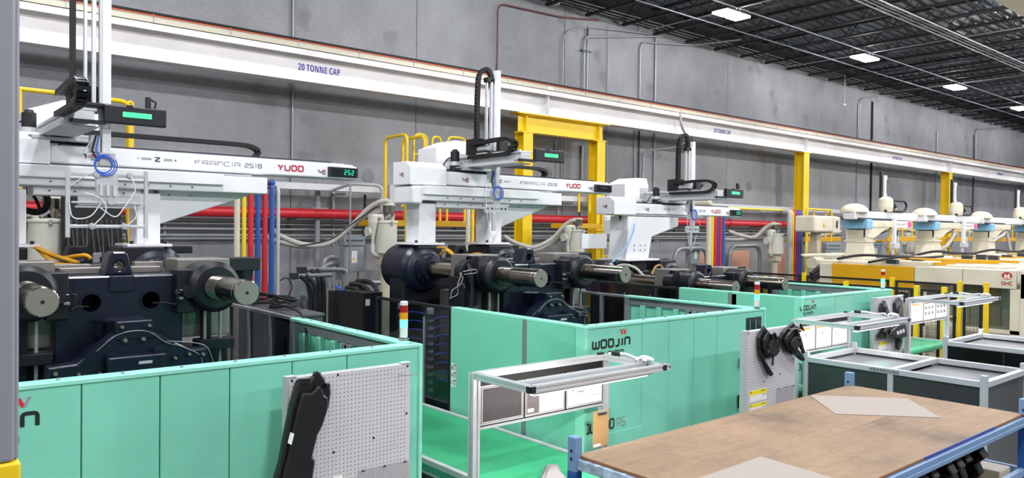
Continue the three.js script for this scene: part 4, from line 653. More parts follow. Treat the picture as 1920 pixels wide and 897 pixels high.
// coloured vertical pipes, one set per machine
function pipeSet(xc, z, yt, cols, tag2, rail) {
  let x = xc; cols.forEach(([m, r, top, lab]) => { x += r; single('service_pipe', lab + ' ' + tag2, 'pipe', M[m], top ? [rod([[x, 0, z], [x, yt + top, z], [x, yt + top, z - 0.9]], r, 0.1, 12), ball([x, yt + top, z], r * 1.25)] : [rod([[x, 0, z], [x, yt, z], [x, yt, z - 0.9]], r, 0.1, 12)], undefined); x += r + 0.03; });
}
const colA = [['beige', 0.045, 0.1, 'beige vertical pipe'], ['yellowPipe', 0.034, 0.1, 'yellow vertical pipe'], ['redPipe', 0.042, 0.0, 'left red vertical pipe'], ['bluePipe', 0.042, 0.02, 'left blue vertical pipe'], ['redPipe', 0.042, 0.06, 'right red vertical pipe'], ['bluePipe', 0.042, 0.06, 'right blue vertical pipe'], ['aluDull', 0.03, 0.0, 'thin grey vertical pipe']];
pipeSet(4.33, -11.8, 3.33, colA, 'in the pipe set behind the first machine');
pipeSet(8.783, -11.8, 3.3, colA, 'in the pipe set behind the middle machine');
pipeSet(16.472, -11.8, 3.3, [['beige', 0.07, 0.1, 'beige vertical pipe'], ['yellowPipe', 0.045, 0, 'yellow vertical pipe'], ['redPipe', 0.05, 0.0, 'left red vertical pipe'], ['purplePipe', 0.04, 0.0, 'purple vertical pipe'], ['redPipe', 0.045, 0.0, 'right red vertical pipe'], ['bluePipe', 0.05, 0.0, 'blue vertical pipe']], 'in the pipe set behind the third machine');
pipeSet(20.372, -11.8, 3.3, [['lightGrey', 0.07, 0, 'grey vertical pipe'], ['yellowPipe', 0.05, 0, 'yellow vertical pipe'], ['redPipe', 0.05, 0.0, 'red vertical pipe'], ['purplePipe', 0.045, 0.0, 'left purple vertical pipe'], ['purplePipe', 0.045, 0.0, 'right purple vertical pipe'], ['bluePipe', 0.045, 0.0, 'blue vertical pipe']], 'in the pipe set before the yellow column');
single('service_rail', 'thin yellow pipe running level between the third and fourth pipe sets', 'pipe', M.yellowPipe, [rod([[17.071, 3.32, -12.0], [20.481, 3.32, -12.0]], 0.03, 0.1, 8)]);
// grey posts and thin risers behind the first gap
single('wall_post', 'grey post with collars on the wall between the first two robots', 'post', M.galv, [cyl([7.116, 0, -14.7], [7.116, 3.6, -14.7], 0.055), cyl([7.116, 3.05, -14.7], [7.116, 3.2, -14.7], 0.07), bx(6.995, 7.328, 3.06, 3.09, -14.75, -14.65), cyl([7.116, 2.25, -14.7], [7.116, 2.4, -14.7], 0.07)]);
single('riser', 'white riser bending over the tray by the electrical box', 'pipe', M.lightGrey, [rod([[7.266, 3.45, -14.3], [7.288, 3.55, -13.6], [7.762, 3.52, -13.2], [7.762, 0, -13.2]], 0.034, 0.15, 8)]);
single('riser', 'thin grey riser right of the white one by the electrical box', 'pipe', M.galv, [rod([[6.902, 3.5, -12.9], [6.902, 0, -12.9]], 0.02, 0.1, 8)]);
single('riser', 'white square riser under the cable tray above the second dryer', 'pipe', M.lightGrey, [bx(8.501 - 0.06, 8.501 + 0.06, 0, 3.6, -14.16, -14.04)]);
single('wall_post', 'thin dark post on the wall left of the yellow ladder', 'post', M.steelDark, [rod([[8.272, 2.5, -14.8], [8.272, 3.4, -14.8]], 0.03, 0.1, 8)]);
// electrical boxes
function elecBox(x, y0, z, w, h, label) {
  const t = thing('electrical_box', label, 'electrical box', [x, y0, z]);
  part(t, 'case', M.cabinet, [rb(x - w / 2, x + w / 2, y0, y0 + h, z - 0.2, z, 0.01)]); part(t, 'lid', M.cabinet, [rb(x - w / 2 - 0.01, x + w / 2 + 0.01, y0 + h * 0.75, y0 + h + 0.01, z - 0.2, z + 0.03, 0.01)]);
  part(t, 'vent', M.cabinetDark, [bx(x - w * 0.42, x + w * 0.42, y0 + h * 0.87, y0 + h * 0.92, z + 0.028, z + 0.034)]); part(t, 'warning_label', M.paper, [bx(x - w * 0.12, x + w * 0.15, y0 + h * 0.25, y0 + h * 0.6, z, z + 0.003)]);
  part(t, 'warning_mark', M.yellowPipe, [bx(x - w * 0.08, x + w * 0.02, y0 + h * 0.33, y0 + h * 0.4, z + 0.003, z + 0.005)]);
  part(t, 'stand', M.galv, [bx(x - w * 0.4, x - w * 0.35, 0, y0, z - 0.15, z - 0.1), bx(x + w * 0.35, x + w * 0.4, 0, y0, z - 0.15, z - 0.1)]);
  return t;
}
elecBox(7.047, 1.849, -13, 0.42, 0.66, 'grey electrical box with a warning label left of the second dryer');
elecBox(18.168, 1.749, -13.4, 0.42, 0.6, 'small grey electrical box behind the third machine');
elecBox(25.362, 1.522, -13, 1.0, 0.8, 'wide grey electrical box behind the first cream robot');
elecBox(28.551, 1.645, -13, 1.0, 0.8, 'wide grey electrical box right of the first cream robot');
for (const [a, b, y, z, l] of [[6.518, 7.072, 2.0, -13.3, 'thick bent conduit arching left of the electrical box'], [6.676, 6.988, 2.1, -13.5, 'second bent conduit arching left of the electrical box'], [17.086, 18.559, 2.2, -13.3, 'grey conduit arching over the small electrical box'], [19.863, 21.48, 2.25, -13.4, 'grey conduit arching left of the fourth dryer']])
  single('bent_conduit', l, 'conduit', M.galv, [rod([[a, 0, z], [a, y, z], [b, y, z], [b, 0, z]], 0.06, 0.35, 10)]);
// material dryers with stainless loader and cyclone
function dryer(x, y0, z, s, label, k = 0.76) {               // s scales its girth, s * k its height
  const t = thing('material_dryer', label, 'dryer', [x, 0, z]);
  const b = part(t, 'hopper', M.dryer, [lathe([[0.05, 0], [0.1, 0], [0.22, 0.12], [0.27, 0.14], [0.27, 0.92], [0.29, 0.93], [0.29, 0.97], [0.27, 0.99], [0.08, 1.02]].map((p) => [p[0] * s, p[1] * s * k]), [x, y0, z], [0, 1, 0], 28)]);
  part(b, 'clamp', M.galv, [rb(x - 0.02, x + 0.02, y0 + 0.88 * s * k, y0 + 0.98 * s * k, z + 0.28 * s, z + 0.31 * s, 0.003)]);
  const l = part(t, 'vacuum_loader', M.chrome, [lathe([[0.05, 1.0], [0.07, 1.05], [0.14, 1.2], [0.14, 1.4]].map((p) => [p[0] * s, p[1] * s * k]), [x + 0.06, y0, z], [0, 1, 0], 24)], 'stainless loader');
  part(l, 'loader_cap', M.dryer, [lathe([[0.001, 1.46], [0.1, 1.46], [0.155, 1.43], [0.155, 1.4], [0.14, 1.4]].reverse().map((p) => [p[0] * s, p[1] * s * k]), [x + 0.06, y0, z], [0, 1, 0], 24)]);
  part(t, 'flap_valve', M.galv, [bar([x - 0.1 * s, y0 + 1.04 * s * k, z + 0.1], [x + 0.02 * s, y0 + 1.16 * s * k, z + 0.12], 0.09 * s, 0.05 * s)]);
  const c = part(t, 'cyclone', M.dryer, [lathe([[0.03, 0.35], [0.035, 0.5], [0.11, 0.95], [0.11, 1.12], [0.09, 1.15], [0.001, 1.15]].map((p) => [p[0] * s, p[1] * s * k]), [x - 0.38 * s, y0, z + 0.05], [0, 1, 0], 20)]);
  part(c, 'air_duct', M.dryer, [rod([[x - 0.38 * s, y0 + 1.1 * s * k, z + 0.05], [x - 0.18 * s, y0 + 1.1 * s * k, z + 0.08], [x - 0.14 * s, y0 + 0.97 * s * k, z + 0.06]], 0.06 * s, 0.1, 12), rod([[x - 0.38 * s, y0 + 0.36 * s * k, z + 0.05], [x - 0.38 * s, y0 + 0.1 * s * k, z + 0.05], [x - 0.1, y0 + 0.05 * s * k, z]], 0.05 * s, 0.1, 12)]);
  part(t, 'blower', M.dryer, [cyl([x - 0.5 * s, y0 + 0.7 * s * k, z], [x - 0.4 * s, y0 + 0.7 * s * k, z], 0.12 * s, 0.12 * s, 18)]);
  part(t, 'stand', M.creamDark, [cyl([x, 0, z], [x, y0 + 0.05, z], 0.09, 0.09, 16), rb(x - 0.25, x + 0.25, 0, 0.3, z - 0.25, z + 0.25, 0.02), rb(x - 0.13, x + 0.13, y0 - 0.12, y0 + 0.02, z - 0.13, z + 0.13, 0.01)]);
  return t;
}
dryer(1.74, 2.121, -11.2, 0.84, 'pale hopper dryer behind the first machine at the left edge');
dryer(6.893, 2.165, -11.6, 0.74, 'pale hopper dryer between electrical box and yellow ladder', 0.88);
dryer(11.533, 2.147, -11.6, 0.72, 'pale hopper dryer seen through the yellow portal');
dryer(19.338, 1.993, -11.6, 0.85, 'pale hopper dryer left of the fourth pipe set');
// conveying hoses
for (const [p, r, l] of [
  [[[5.038, 2.699, -12.2], [5.109, 2.561, -12], [5.572, 2.394, -12], [6.007, 2.419, -12], [6.408, 2.677, -12], [6.658, 3.014, -11.8], [6.835, 3.155, -11.6], [6.974, 3.122, -11.6], [6.975, 3.039, -11.6]], 0.044, 'thick grey hose sagging from the first pipe set up to the second dryer, upper one'],
  [[[5.022, 2.512, -12.4], [5.331, 2.415, -12.3], [5.762, 2.361, -12.2], [6.258, 2.498, -12.2], [6.562, 2.8, -12], [6.764, 2.943, -11.8], [6.875, 2.972, -11.7]], 0.04, 'thick grey hose sagging from the first pipe set to the second dryer, lower one'],
  [[[10.057, 2.543, -12.2], [10.262, 2.413, -12.1], [10.693, 2.313, -12], [11.225, 2.492, -12], [11.423, 2.792, -11.8], [11.511, 2.896, -11.6], [11.657, 2.841, -11.6], [11.658, 2.773, -11.6]], 0.045, 'pale hose sagging to the dryer in the yellow portal, upper one'],
  [[[10.38, 2.37, -12.5], [10.82, 2.233, -12.4], [11.115, 2.256, -12.3], [11.493, 2.442, -12.2], [11.554, 2.701, -11.9], [11.549, 2.737, -11.7]], 0.035, 'pale hose sagging to the dryer in the yellow portal, lower one'],
  [[[18.005, 2.692, -12.2], [18.314, 2.58, -12], [18.966, 2.537, -12], [19.174, 2.793, -11.8], [19.248, 2.914, -11.6], [19.469, 2.842, -11.6]], 0.055, 'pale hose sagging to the fourth dryer, upper one'],
  [[[17.954, 2.47, -12.4], [18.645, 2.457, -12.3], [19.148, 2.534, -12.2], [19.367, 2.643, -12], [19.337, 2.75, -11.7]], 0.05, 'pale hose sagging to the fourth dryer, lower one'],
  [[[22.055, 2.669, -12.2], [22.515, 2.606, -12.1], [23.151, 2.626, -12], [23.67, 2.731, -11.9]], 0.05, 'pale hose behind the cream cabinet by the yellow platform'],
]) single('conveying_hose', l, 'hose', M.hose, [hose(p, r, 12)]);
single('cable', 'thin black cable tied along the grey hoses to the second dryer', 'cable', M.rubber, [hose([[5.455, 2.369, -11.95], [6.031, 2.484, -11.95], [6.405, 2.752, -11.9], [6.734, 3.016, -11.75], [6.773, 3.052, -11.6]], 0.01, 6)]);
// yellow ladders and platform rails
const yr = (p, r = 0.024) => rod(p, r, 0.16, 10);
function ladder(x0, x1, z, yt, label, loops) {
  const t = thing('access_ladder', label, 'ladder', [(x0 + x1) / 2, 0, z]);
  for (const x of [x0, x1]) part(t, 'ladder_rail', M.yellowRail, [rod([[x, 0, z], [x, yt, z], [x, yt, z - 0.75], [x, 3.1, z - 0.75]], 0.03, 0.14, 10)]);
  for (let y = 0.3; y < 3.0; y += 0.3) part(t, 'rung', M.yellowRail, [cyl([x0, y, z], [x1, y, z], 0.015, 0.015, 8)]);
  part(t, 'bracket', M.amber, [rb(x0 - 0.03, x1 + 0.03, 2.82, 3.1, z - 0.06, z + 0.02, 0.006)]);
  part(t, 'platform', M.amber, [rb(x0 - 0.1, x1 + 2.2, 2.72, 2.84, z - 1.6, z - 0.8, 0.01)]);
  for (const q of loops) part(t, 'guard_loop', M.yellowRail, [rod([[q[0], 2.8, q[2]], [q[0], q[3], q[2]], [q[1], q[3], q[2]], [q[1], 2.8, q[2]]], 0.026, 0.14, 10), ...(q[4] ? [cyl([q[0], q[4], q[2]], [q[1], q[4], q[2]], 0.02, 0.02, 8)] : [])]);
  return t;
}
ladder(7.501, 7.882, -11.9, 4.394, 'yellow access ladder with tall handrails left of the middle robot', [
  [8.102, 8.399, -12.6, 4.518, 4.124], [8.93, 9.144, -13.2, 4.584], [9.461, 9.927, -13.4, 4.645], [9.985, 10.145, -13.4, 4.629]]);
ladder(12.68, 13.034, -11.9, 3.606, 'yellow access ladder between the yellow portal and the third robot', [[13.724, 14.223, -12.6, 3.688, 3.338]]);
{
  const z = -11.9, t = thing('access_platform', 'yellow railed platform with a toe board left of the first cream robot', 'platform', [22.313, 0, -11.9]);
  const X = (p) => 21.519 + (p - 1510) * (23.132 - 21.519) / 50;
  part(t, 'toe_board', M.amber, [rb(X(1509), X(1578), 2.412, 2.543, z - 0.04, z, 0.005)]);
  part(t, 'platform_deck', M.amber, [rb(X(1509), X(1578), 2.412, 2.412 + 0.05, z - 1.2, z - 0.04, 0.005)]);
  const yt = 3.388, yb = 2.412;
  part(t, 'guard_rail', M.yellowRail, [yr([[X(1511), yb, z], [X(1511), yt, z], [X(1558), yt, z], [X(1558), yb, z]], 0.035), cyl([X(1511), (yt + yb) / 2 + 0.1, z], [X(1558), (yt + yb) / 2 + 0.1, z], 0.02, 0.02, 8)]);
  for (const p of [1518, 1530, 1553]) part(t, 'guard_post', M.yellowRail, [cyl([X(p), yb, z - 0.1], [X(p), yt - 0.05, z - 0.1], 0.03, 0.03, 8)]);
  for (const p of [1526, 1540]) part(t, 'platform_leg', M.amber, [bx(X(p) - 0.04, X(p) + 0.04, 0, yb, z - 0.1, z - 0.02)]);
}
{
  const z = -12.2, t = thing('guard_rail', 'yellow pipe rail behind the first robot at the left edge', 'railing', [1.779, 2.6, z]);
  part(t, 'top_rail', M.yellowRail, [yr([[1.47, 4.512, z], [2.293, 4.506, z]], 0.032)]);
  part(t, 'mid_rail', M.yellowRail, [yr([[1.471, 4.131, z], [2.294, 4.127, z]], 0.03)]);
  for (const p of [1.574, 2.294]) part(t, 'rail_post', M.yellowRail, [cyl([p, 0, z], [p, 4.512, z], 0.03, 0.03, 8)]);
  const u = thing('guard_rail', 'yellow pipe rail loop behind the green lamp of the first robot', 'railing', [2.88, 2.6, z]);
  part(u, 'rail_loop', M.yellowRail, [yr([[2.495, 4.488, z], [2.943, 4.494, z], [2.943, 0, z]], 0.034)]); part(u, 'rail_loop', M.yellowRail, [yr([[2.988, 0, z - 0.3], [2.988, 4.531, z - 0.3], [3.046, 4.531, z - 0.3], [3.046, 0, z - 0.3]], 0.026)]);
}
// dark hose curtain and yellow hoses behind the first platen
{
  const t = thing('hose_curtain', 'dark panel hung with black hoses behind the first machine', 'hoses', [2.191, 0, -10.6]);
  part(t, 'backing', M.rubber, [rb(1.847, 2.509, 1.0, 3.066, -10.95, -10.8, 0.01)]);
  const r = rng(5), h = []; for (let i = 0; i < 14; i++) { const x = 1.847 + i * 0.055, e = (r() - 0.5) * 0.35; h.push([x, e]); }
  for (const [x, e] of h) part(t, 'black_hose', M.blackGloss, [hose([[x, 2.75, -10.6], [x + e * 0.1, 2.45, -10.5], [x + e * 0.7, 2.1, -10.4], [x + e, 1.7, -10.3]], 0.011, 6)]);
  part(t, 'fitting', M.galv, [rb(2.084, 2.171, 2.302, 2.354, -10.32, -10.26, 0.004), rb(2.067, 2.136, 2.186, 2.341, -10.28, -10.22, 0.004)]);
}
[[[[1.105, 2.507, -7.9], [1.149, 2.468, -7.6], [1.232, 2.424, -7.5], [1.315, 2.39, -7.4], [1.36, 2.371, -7.3]], [[1.147, 2.471, -7.8], [1.173, 2.403, -7.5], [1.183, 2.361, -7.2], [1.195, 2.34, -7], [1.175, 2.325, -6.8]], [[1.164, 2.455, -7.7], [1.277, 2.402, -7.6], [1.373, 2.418, -7.5], [1.435, 2.429, -7.4], [1.472, 2.401, -7.4]], [[1.13, 2.368, -7.6], [1.213, 2.356, -7.5], [1.315, 2.349, -7.4], [1.366, 2.369, -7.35]]]].flat().forEach((p, i) => single('yellow_hose', ['yellow hose draped over the first platen, top left one', 'yellow hose draped over the first platen, hanging lowest', 'yellow hose over the first platen reaching farthest right', 'yellow hose lying flat on the first platen'][i], 'hose', M.orangeHose, [hose(p, 0.018, 8)]));
[[[5.3, 2.456, -7.7], [5.262, 2.462, -7.5], [5.213, 2.424, -7.3], [5.203, 2.371, -7.2]], [[5.27, 2.376, -7.6], [5.215, 2.433, -7.4], [5.165, 2.39, -7.2], [5.131, 2.364, -7.1]], [[5.521, 2.366, -7.4], [5.589, 2.394, -7.3], [5.601, 2.385, -7.2], [5.634, 2.346, -7.2]]].forEach((p, i) => single('yellow_hose', ['yellow hose arching by the left leg of the middle robot, upper', 'yellow hose arching by the left leg of the middle robot, lower', 'yellow hose beside the lifting lug of the middle machine'][i], 'hose', M.orangeHose, [hose(p, 0.014, 8)]));
single('black_hose_loop', 'black looped hoses at the left edge by the first dryer', 'hose', M.rubber, [hose([[1.115, 2.998, -8.28], [1.208, 2.997, -8.28], [1.285, 2.945, -8.28], [1.277, 2.845, -8.28], [1.208, 2.804, -8.28], [1.116, 2.817, -8.28]], 0.03, 8), hose([[1.145, 2.999, -8.28], [1.191, 2.932, -8.28], [1.217, 2.869, -8.28], [1.243, 2.795, -8.28]], 0.014, 6)]);
// cabinets, manifolds and hoses between the first and the middle machine
{
  const x0 = 2.97, x1 = 3.27, t = thing('control_cabinet', 'dark grey control cabinet with mesh doors and a black cable coil on top', 'cabinet', [3.12, 0, -7.3]);
  part(t, 'case', M.cabinetDark, [rb(x0, x1, 0.1, 1.88, -7.95, -6.62, 0.012)]); part(t, 'lid', M.cabinetDark, [rb(x0 - 0.01, x1 + 0.01, 1.86, 1.89, -7.96, -6.6, 0.008)]);
  for (const [a, b] of [[-7.92, -7.66], [-7.62, -7.36]]) { const d = part(t, 'mesh_door', M.controller, [rb(x0 - 0.012, x0, 0.2, 1.8, a, b, 0.004)]); const g = []; for (let y = 0.6; y < 1.78; y += 0.05) g.push(bx(x0 - 0.018, x0 - 0.012, y, y + 0.014, a + 0.03, b - 0.03)); for (let z = a + 0.03; z < b - 0.03; z += 0.04) g.push(bx(x0 - 0.018, x0 - 0.012, 0.6, 1.78, z, z + 0.01)); part(d, 'mesh', M.steelDark, g).userData.kind = 'stuff'; }
  part(t, 'grey_door', M.cabinet, [rb(x0 - 0.018, x0, 0.2, 1.8, -7.05, -6.66, 0.006)]); part(t, 'door_strip', M.lightGrey, [rb(x0 - 0.016, x0, 0.2, 1.8, -7.24, -7.12, 0.004)]); part(t, 'lock', M.black, [rb(x0 - 0.024, x0 - 0.016, 1.3, 1.55, -7.21, -7.16, 0.004)]); part(t, 'handle', M.black, [rb(x0 - 0.03, x0 - 0.018, 1.55, 1.68, -6.74, -6.7, 0.004)]);
  const c = tag(new THREE.Group(), 'black cable coiled loosely on the dark control cabinet', 'cable coil'); c.name = numbered('cable_coil'); c.position.set(3.12, 1.9, -7.4); BASE.set(c, [3.12, 1.9, -7.4]); scene.add(c);
  const r = rng(8);
  for (const [cx, cz, n] of [[3.11, -7.62, 4], [3.13, -7.15, 5]]) for (let k = 0; k < n; k++) { const pts = []; for (let a = 0; a <= 12; a++) { const q = a / 12 * 6.2832, R = 0.17 - k * 0.012 + (r() - 0.5) * 0.02; pts.push([cx + R * 0.75 * Math.cos(q), 1.915 + k * 0.02 + (r() - 0.3) * 0.02 + 0.02 * Math.sin(q + k), cz + R * 1.25 * Math.sin(q)]); } part(c, 'cable_loop', M.rubber, [hose(pts, 0.012, 6, 40)]); }
}
single('fence_cable', 'black cable hanging over the nearest mint guard', 'cable', M.rubber, [hose([[2.96, 1.96, -7.0], [2.93, 1.95, -6.45], [2.85, 1.86, -6.1], [2.7, 1.6, -5.75], [2.62, 1.3, -5.5]], 0.012, 6)]);
{
  const z = -9.6, t = thing('hose_manifold', 'steel manifold with four black hoses dropping to the left of the navy cabinets', 'manifold', [4.5, 0, z]);
  part(t, 'header', M.galv, [cyl([4.445, 2.121, -9.6], [5.009, 2.106, -9.6], 0.032, 0.032, 14), cyl([4.243, 2.053, -9.4], [4.764, 2.051, -9.4], 0.028, 0.028, 14), hose([[5.009, 2.106, -9.6], [5.074, 2.075, -9.6], [5.092, 1.963, -9.6], [5.094, 1.704, -9.6]], 0.032, 10)]);
  part(t, 'header_block', M.steelDark, [rb(4.43 - 0.05, 4.476, 2.064, 2.157, -9.66, -9.54, 0.006)]); part(t, 'header_block', M.steelDark, [rb(4.228 - 0.04, 4.272, 2.011, 2.094, -9.46, -9.34, 0.006)]);
  [[562, 520, 582], [573, 518, 591], [582, 508, 600], [593, 506, 607]].forEach(([a, b, e], i) => { const P = [[[4.309, 2.051, -9.4], [4.39, 1.967, -9.35], [4.436, 1.791, -9.35], [4.439, 1.476, -9.35]], [[4.39, 2.055, -9.4], [4.448, 1.968, -9.3], [4.479, 1.793, -9.3], [4.49, 1.478, -9.3]], [[4.567, 2.111, -9.6], [4.556, 2.029, -9.4], [4.588, 1.815, -9.4], [4.599, 1.46, -9.4]], [[4.644, 2.116, -9.6], [4.625, 2.027, -9.4], [4.65, 1.813, -9.4], [4.653, 1.457, -9.4]]][i]; part(t, 'black_hose', M.rubber, [hose(P, 0.03, 10), rod([P[3], [P[3][0], 0.1, P[3][2]]], 0.03, 0.1, 8)]); });
  part(t, 'frame', M.cabinet, [rb(4.548, 4.841, 0, 1.967, -10.1, -9.9, 0.01)]);
}
for (const [a, b, y, z, d, l] of [[4.855, 5.092, 1.839, -9.0, 0.5, 'tall navy cabinet with a small label, left of the smoked doors'], [4.622, 4.898, 1.896, -8.3, 0.6, 'tall navy cabinet next to the smoked doors'], [4.962, 5.133, 1.802, -9.5, 0.4, 'narrow navy terminal box behind the hoses']]) {
  const t = thing('navy_cabinet', l, 'cabinet', [(a + b) / 2, 0, z]); part(t, 'case', M.navyFlat, [rb(a, b, 0, y, z - d, z, 0.012)]); part(t, 'door', M.navyFlat, [rb(a + 0.02, b - 0.02, 0.1, y - 0.04, z, z + 0.012, 0.006)]);
  part(t, 'label', M.lightGrey, [rb(a + 0.03, a + 0.09, y - 0.16, y - 0.08, z + 0.012, z + 0.015, 0.001)]);
}
[[[4.813, 1.952, -9], [4.89, 1.949, -8.9], [4.898, 1.879, -8.8], [4.866, 1.785, -8.7]], [[4.797, 1.966, -8.9], [4.881, 1.948, -8.8], [4.862, 1.894, -8.6], [4.837, 1.801, -8.5]], [[4.913, 1.983, -9], [4.974, 1.993, -8.8], [4.962, 1.938, -8.6], [4.87, 1.888, -8.4]], [[4.828, 1.896, -9.1], [4.805, 1.903, -8.8], [4.812, 1.821, -8.7], [4.788, 1.695, -8.6]]].forEach((p, i) => single('black_hose', ['black hose arching over the navy cabinets, lowest', 'black hose arching over the navy cabinets, second', 'black hose arching over the navy cabinets, farthest right', 'black hose arching over the navy cabinets, leftmost'][i], 'hose', M.rubber, [hose(p, 0.03, 8)]));
single('blue_hose', 'thin blue hose dropping down beside the tall navy cabinets', 'hose', std('#2f62cf', 0.45), [hose([[4.556, 1.941, -8.9], [4.62, 1.901, -8.85], [4.67, 1.753, -8.8], [4.717, 1.58, -8.8], [4.735, 1.237, -8.8]], 0.012, 8)]);
single('steel_manifold', 'row of steel valve fittings beside the middle machine', 'manifold', M.galv, [cyl([4.61, 1.927, -9.2], [4.802, 1.947, -9.2], 0.035, 0.035, 12), ...[0, 1, 2, 3, 4].map((k) => cyl([4.617 + k * 0.05, 1.925 - 0.03, -9.15], [4.617 + k * 0.05, 1.925 + 0.07, -9.15], 0.018, 0.018, 10)), cyl([5.063, 1.958, -9.1], [5.324, 1.941, -9.1], 0.03, 0.03, 12)]);
// mould water manifolds with blue hoses behind the smoked doors of the middle guard
[[4.733, -7.6, 'water manifold with blue hoses behind the smoked door, left'], [4.873, -7.0, 'water manifold with blue hoses behind the smoked door, right']].forEach(([x0, z, l], i) => {
  const x = x0 - (i ? 0.14 : 0);
  const t = thing('water_manifold', l, 'manifold', [x, 0.7, z]); part(t, 'manifold_bar', M.clear, [rb(x - 0.03, x + 0.03, 0.9, 1.82, z - 0.03, z + 0.03, 0.008)]);
  part(t, 'valve', M.steelDark, Array.from({ length: 10 }, (_, k) => rb(x - 0.06, x + 0.05, 0.95 + k * 0.085, 0.99 + k * 0.085, z - 0.02, z + 0.06, 0.004)));
  for (let k = 0; k < 8; k++) part(t, 'blue_hose', M.blueCable, [hose([[x + 0.03, 1.0 + k * 0.1, z + 0.05], [x + 0.12, 1.02 + k * 0.1, z + 0.08], [x + 0.25 + 0.02 * k, 0.95 + k * 0.1, z + 0.1], [x + 0.4, 0.86 + k * 0.1, z + 0.05]], 0.008, 6)]);
  part(t, 'stand', M.steelDark, [rb(x - 0.05, x + 0.05, 0, 0.9, z - 0.04, z + 0.04, 0.006)]);
});
// mould between the platens of the middle machine, with orange guide block
{
  const t = thing('mould', 'steel mould clamped between the platens of the middle machine', 'mould', [5.8, 1.0, -7.3]); part(t, 'mould_half', M.steel, [rb(5.35, 6.25, 1.1, 1.95, -7.72, -7.45, 0.015)]); part(t, 'mould_half', std('#8a6a3e', 0.5, 0.4), [rb(5.38, 6.22, 1.1, 1.95, -7.1, -6.95, 0.015)], 'brownish half'); part(t, 'orange_block', M.amber, [rb(5.02, 5.16, 1.45, 1.92, -6.98, -6.78, 0.01)], 'orange cable block'); part(t, 'tie_strap', M.steel, [rb(5.3, 5.35, 1.4, 1.46, -7.6, -7.0, 0.006)]);
  single('cable_bundle', 'loose grey cables tied at the left bar of the middle machine', 'cable', M.steel, [hose([[4.876, 2.243, -6.6], [4.798, 2.208, -6.55], [4.803, 2.182, -6.5], [4.763, 2.1, -6.5], [4.667, 2.048, -6.5], [4.648, 1.965, -6.5]], 0.006, 6), hose([[4.803, 2.239, -6.5], [4.919, 2.261, -6.45], [4.941, 2.226, -6.45], [4.817, 2.21, -6.5]], 0.008, 6), hose([[4.789, 2.228, -6.5], [4.735, 2.101, -6.5], [4.736, 2.006, -6.5], [4.634, 1.966, -6.5]], 0.006, 6), hose([[4.735, 2.101, -6.5], [4.804, 2.115, -6.5], [4.826, 2.069, -6.5]], 0.006, 6)]);
  single('cable_bundle', 'thick black cables hanging at the left collar of the middle machine', 'cable', M.rubber, [hose([[4.935, 2.294, -6.7], [4.947, 2.287, -6.6], [4.908, 2.207, -6.5], [4.925, 2.065, -6.5], [4.92, 1.838, -6.5]], 0.022, 8), hose([[4.935, 2.318, -6.7], [4.932, 2.322, -6.6], [4.887, 2.236, -6.5], [4.902, 2.123, -6.5]], 0.018, 8)]);
}
// small machine aids near the third robot
{ const t = thing('control_box', 'white control box on a post left of the third robot', 'box', [11.635, 0, -10.6]); part(t, 'box_case', M.whiteDull, [rb(11.429, 11.861, 2.594, 2.908, -10.7, -10.5, 0.02)]); part(t, 'post', M.galv, [cyl([11.746, 0, -10.6], [11.746, 2.593 + 0.02, -10.6], 0.04, 0.04, 10)]); }
single('blue_air_hose', 'light blue air hose slanting down left of the third robot', 'hose', std('#6f9fd6', 0.4), [hose([[9.495, 2.799, -8.2], [9.331, 2.628, -8.1], [9.044, 2.42, -8], [8.764, 2.286, -7.9], [8.536, 2.213, -7.8]], 0.012, 8)]);
single('black_cable', 'black cable hanging under the left end of the third robot', 'cable', M.rubber, [hose([[9.357, 2.953, -8.4], [9.411, 2.798, -8.4], [9.531, 2.677, -8.4], [9.663, 2.625, -8.4]], 0.018, 8)]);
for (const [p, l] of [[[[8.365, 2.139, -7.6], [8.438, 2.188, -7.5], [8.465, 2.158, -7.3], [8.537, 2.046, -7.2]], 'grey hose looping over the third machine, left'], [[[9.211, 2.02, -7.6], [9.433, 2.133, -7.7], [9.563, 2.13, -7.7], [9.521, 1.985, -7.6]], 'brown hose loop on the third machine under the robot']]) single('hose_loop', l, 'hose', l[0] === 'b' ? std('#8b6f3a', 0.5) : M.hose, [hose(p, 0.02, 8)]);
for (const [a, b, c, d, l] of [[20.103, 20.524, 1.2, 2.0, 'pink brown board leaning at the wall left of the third pipe set'], [21.939, 23.006, 1.2, 2.05, 'pink brown board leaning at the wall left of the fourth dryer'], [24.824, 25.322, 1.2, 2.1, 'pink brown board leaning at the wall right of the fourth dryer']]) single('board', l, 'board', std('#b98a72', 0.8), [rb(a, b, 0, d, -14.8, -14.75, 0.01)]);

// ---------- older cream machines at the far right ----------
const dhc = canvasMat(256, 320, (x) => {
  x.fillStyle = '#b3222f'; x.beginPath(); x.ellipse(128, 96, 104, 88, 0, 0, 7); x.fill(); x.fillStyle = '#e8e2d2'; x.fillRect(78, 50, 34, 92); x.fillRect(144, 50, 34, 92); x.fillRect(78, 80, 100, 30); for (let k = 0; k < 5; k++) x.fillRect(18, 118 + k * 14, 220, 5);
  x.strokeStyle = '#a02632'; squareLetters(x, 'DHC', 30, 224, 18, 50, 66, 26, '#a02632');
});
const robotSign = canvasMat(512, 96, (x, w, h) => { x.fillStyle = '#eceae4'; x.fillRect(0, 0, w, h); x.fillStyle = '#55606c'; x.font = 'bold 46px sans-serif'; x.fillText('MEGA-ROBOT', 12, 64); x.fillStyle = '#e0207c'; x.beginPath(); x.roundRect(372, 4, 128, 88, 22); x.fill(); x.fillStyle = '#f4a6cc'; x.fillRect(420, 26, 34, 12); x.fillRect(432, 26, 10, 40); x.fillRect(404, 58, 60, 10); }, { solid: true });
